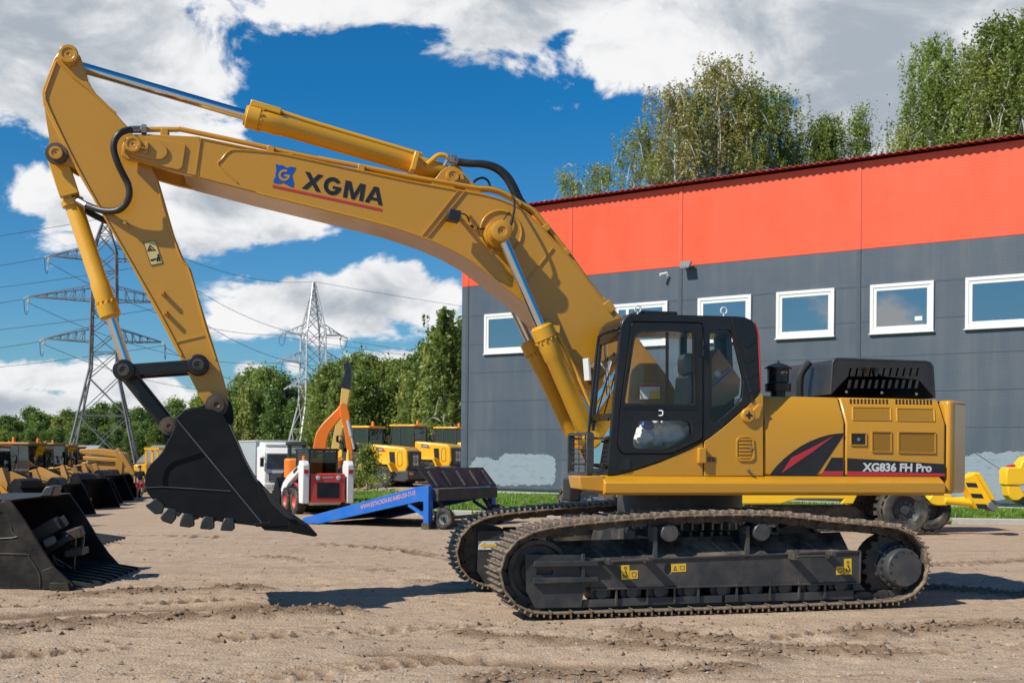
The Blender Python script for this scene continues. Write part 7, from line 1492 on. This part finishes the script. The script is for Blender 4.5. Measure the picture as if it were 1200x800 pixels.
for i, (k, px, Yd, hy, lb) in enumerate(roof_trees):
    if lb.startswith('birch beyond'): continue
    o = kinds[k] if k not in first else copy_tree(kinds[k]); first[k] = 1; put(o, px, Yd, hy, 22, i*1.9, i); o['label'] = lb
gf = 'trees of the far wood behind the parked machines'
far = [make_tree('broadleaf_tree', 'x', gf, 21, 'leaf_green', 'bark', h=15, cw=3.2, nb=34, per=50, leaf=.22, base=.06, droop=.6, sigma=.62), make_tree('broadleaf_tree', 'x', gf, 22, 'leaf_light', 'bark_birch', h=15, cw=2.7, nb=32, per=46, leaf=.20, base=.10, droop=.8, sigma=.60, strands=5),
       make_tree('broadleaf_tree', 'x', gf, 23, 'leaf_dark', 'bark', h=15, cw=2.6, nb=34, per=50, leaf=.22, base=.04, droop=.4, power=1.0, sigma=.58), make_tree('broadleaf_tree', 'x', gf, 24, 'leaf_green', 'bark_birch', h=15, cw=2.9, nb=32, per=46, leaf=.20, base=.12, droop=.9, sigma=.58, strands=5)]
FL = ['rounded green tree in the far wood behind the parked machines', 'pale green birch in the far wood behind the parked machines', 'dark green tree in the far wood behind the parked machines', 'green birch with hanging twigs in the far wood behind the parked machines']
rg = random.Random(12); used = set()
def wood(px, Yd, hy, k):
    o = far[k] if k not in used else copy_tree(far[k]); used.add(k); put(o, px, Yd, hy, 15, rg.random()*6.3, int(px)); o['label'] = FL[k]; o['group'] = gf
def prof(px):
    xs = [-60, 0, 40, 80, 130, 180, 230, 262, 285, 305, 330, 350, 380, 405, 430, 460, 480, 500, 520, 545]; ys = [494, 490, 482, 486, 478, 482, 470, 462, 440, 436, 446, 452, 436, 424, 416, 422, 425, 408, 384, 392]; return float(np.interp(px, xs, ys))
for row, (dY, n, dh) in enumerate(((0, 44, 0), (14, 40, -1), (-16, 36, 14))):
    for i in range(n):
        px = -50+(i+rg.uniform(.15, .85))*600/n
        Yd = (270 if px < 240 else 205 if px < 380 else 150)+dY*(1.6 if px < 240 else 1)+rg.uniform(-6, 6); hy = prof(px)+dh+rg.uniform(-6, 9)
        wood(px, Yd, hy, rg.choice((0, 0, 1, 2, 3, 3) if px > 380 else (0, 0, 2, 2, 1)))
for px, hy, k in ((506, 398, 1), (522, 362, 3), (535, 380, 1), (514, 430, 1), (545, 372, 3)): wood(px, 112+rg.uniform(-5, 5), hy, k)
for i in range(26): wood(-45+i*13+rg.uniform(-5, 5), 232, 503+rg.uniform(-4, 5), rg.choice((2, 0, 2)))
# garden shrub at the corner of the lawn
g = ground_pt(432, 588); sh_ = thing('shrub', 'small green shrub on the lawn beside the skid steer', 'shrub', (-6.3, 53, .0), 0); tr, V, n = tree_mesh(41, h=1.9, cw=.75, nb=26, per=26, leaf=.06, base=.05, droop=.1, sigma=.16); tr.build('stem', M['bark'], sh_); leaf_obj('foliage', V, n, M['leaf_light'], sh_)
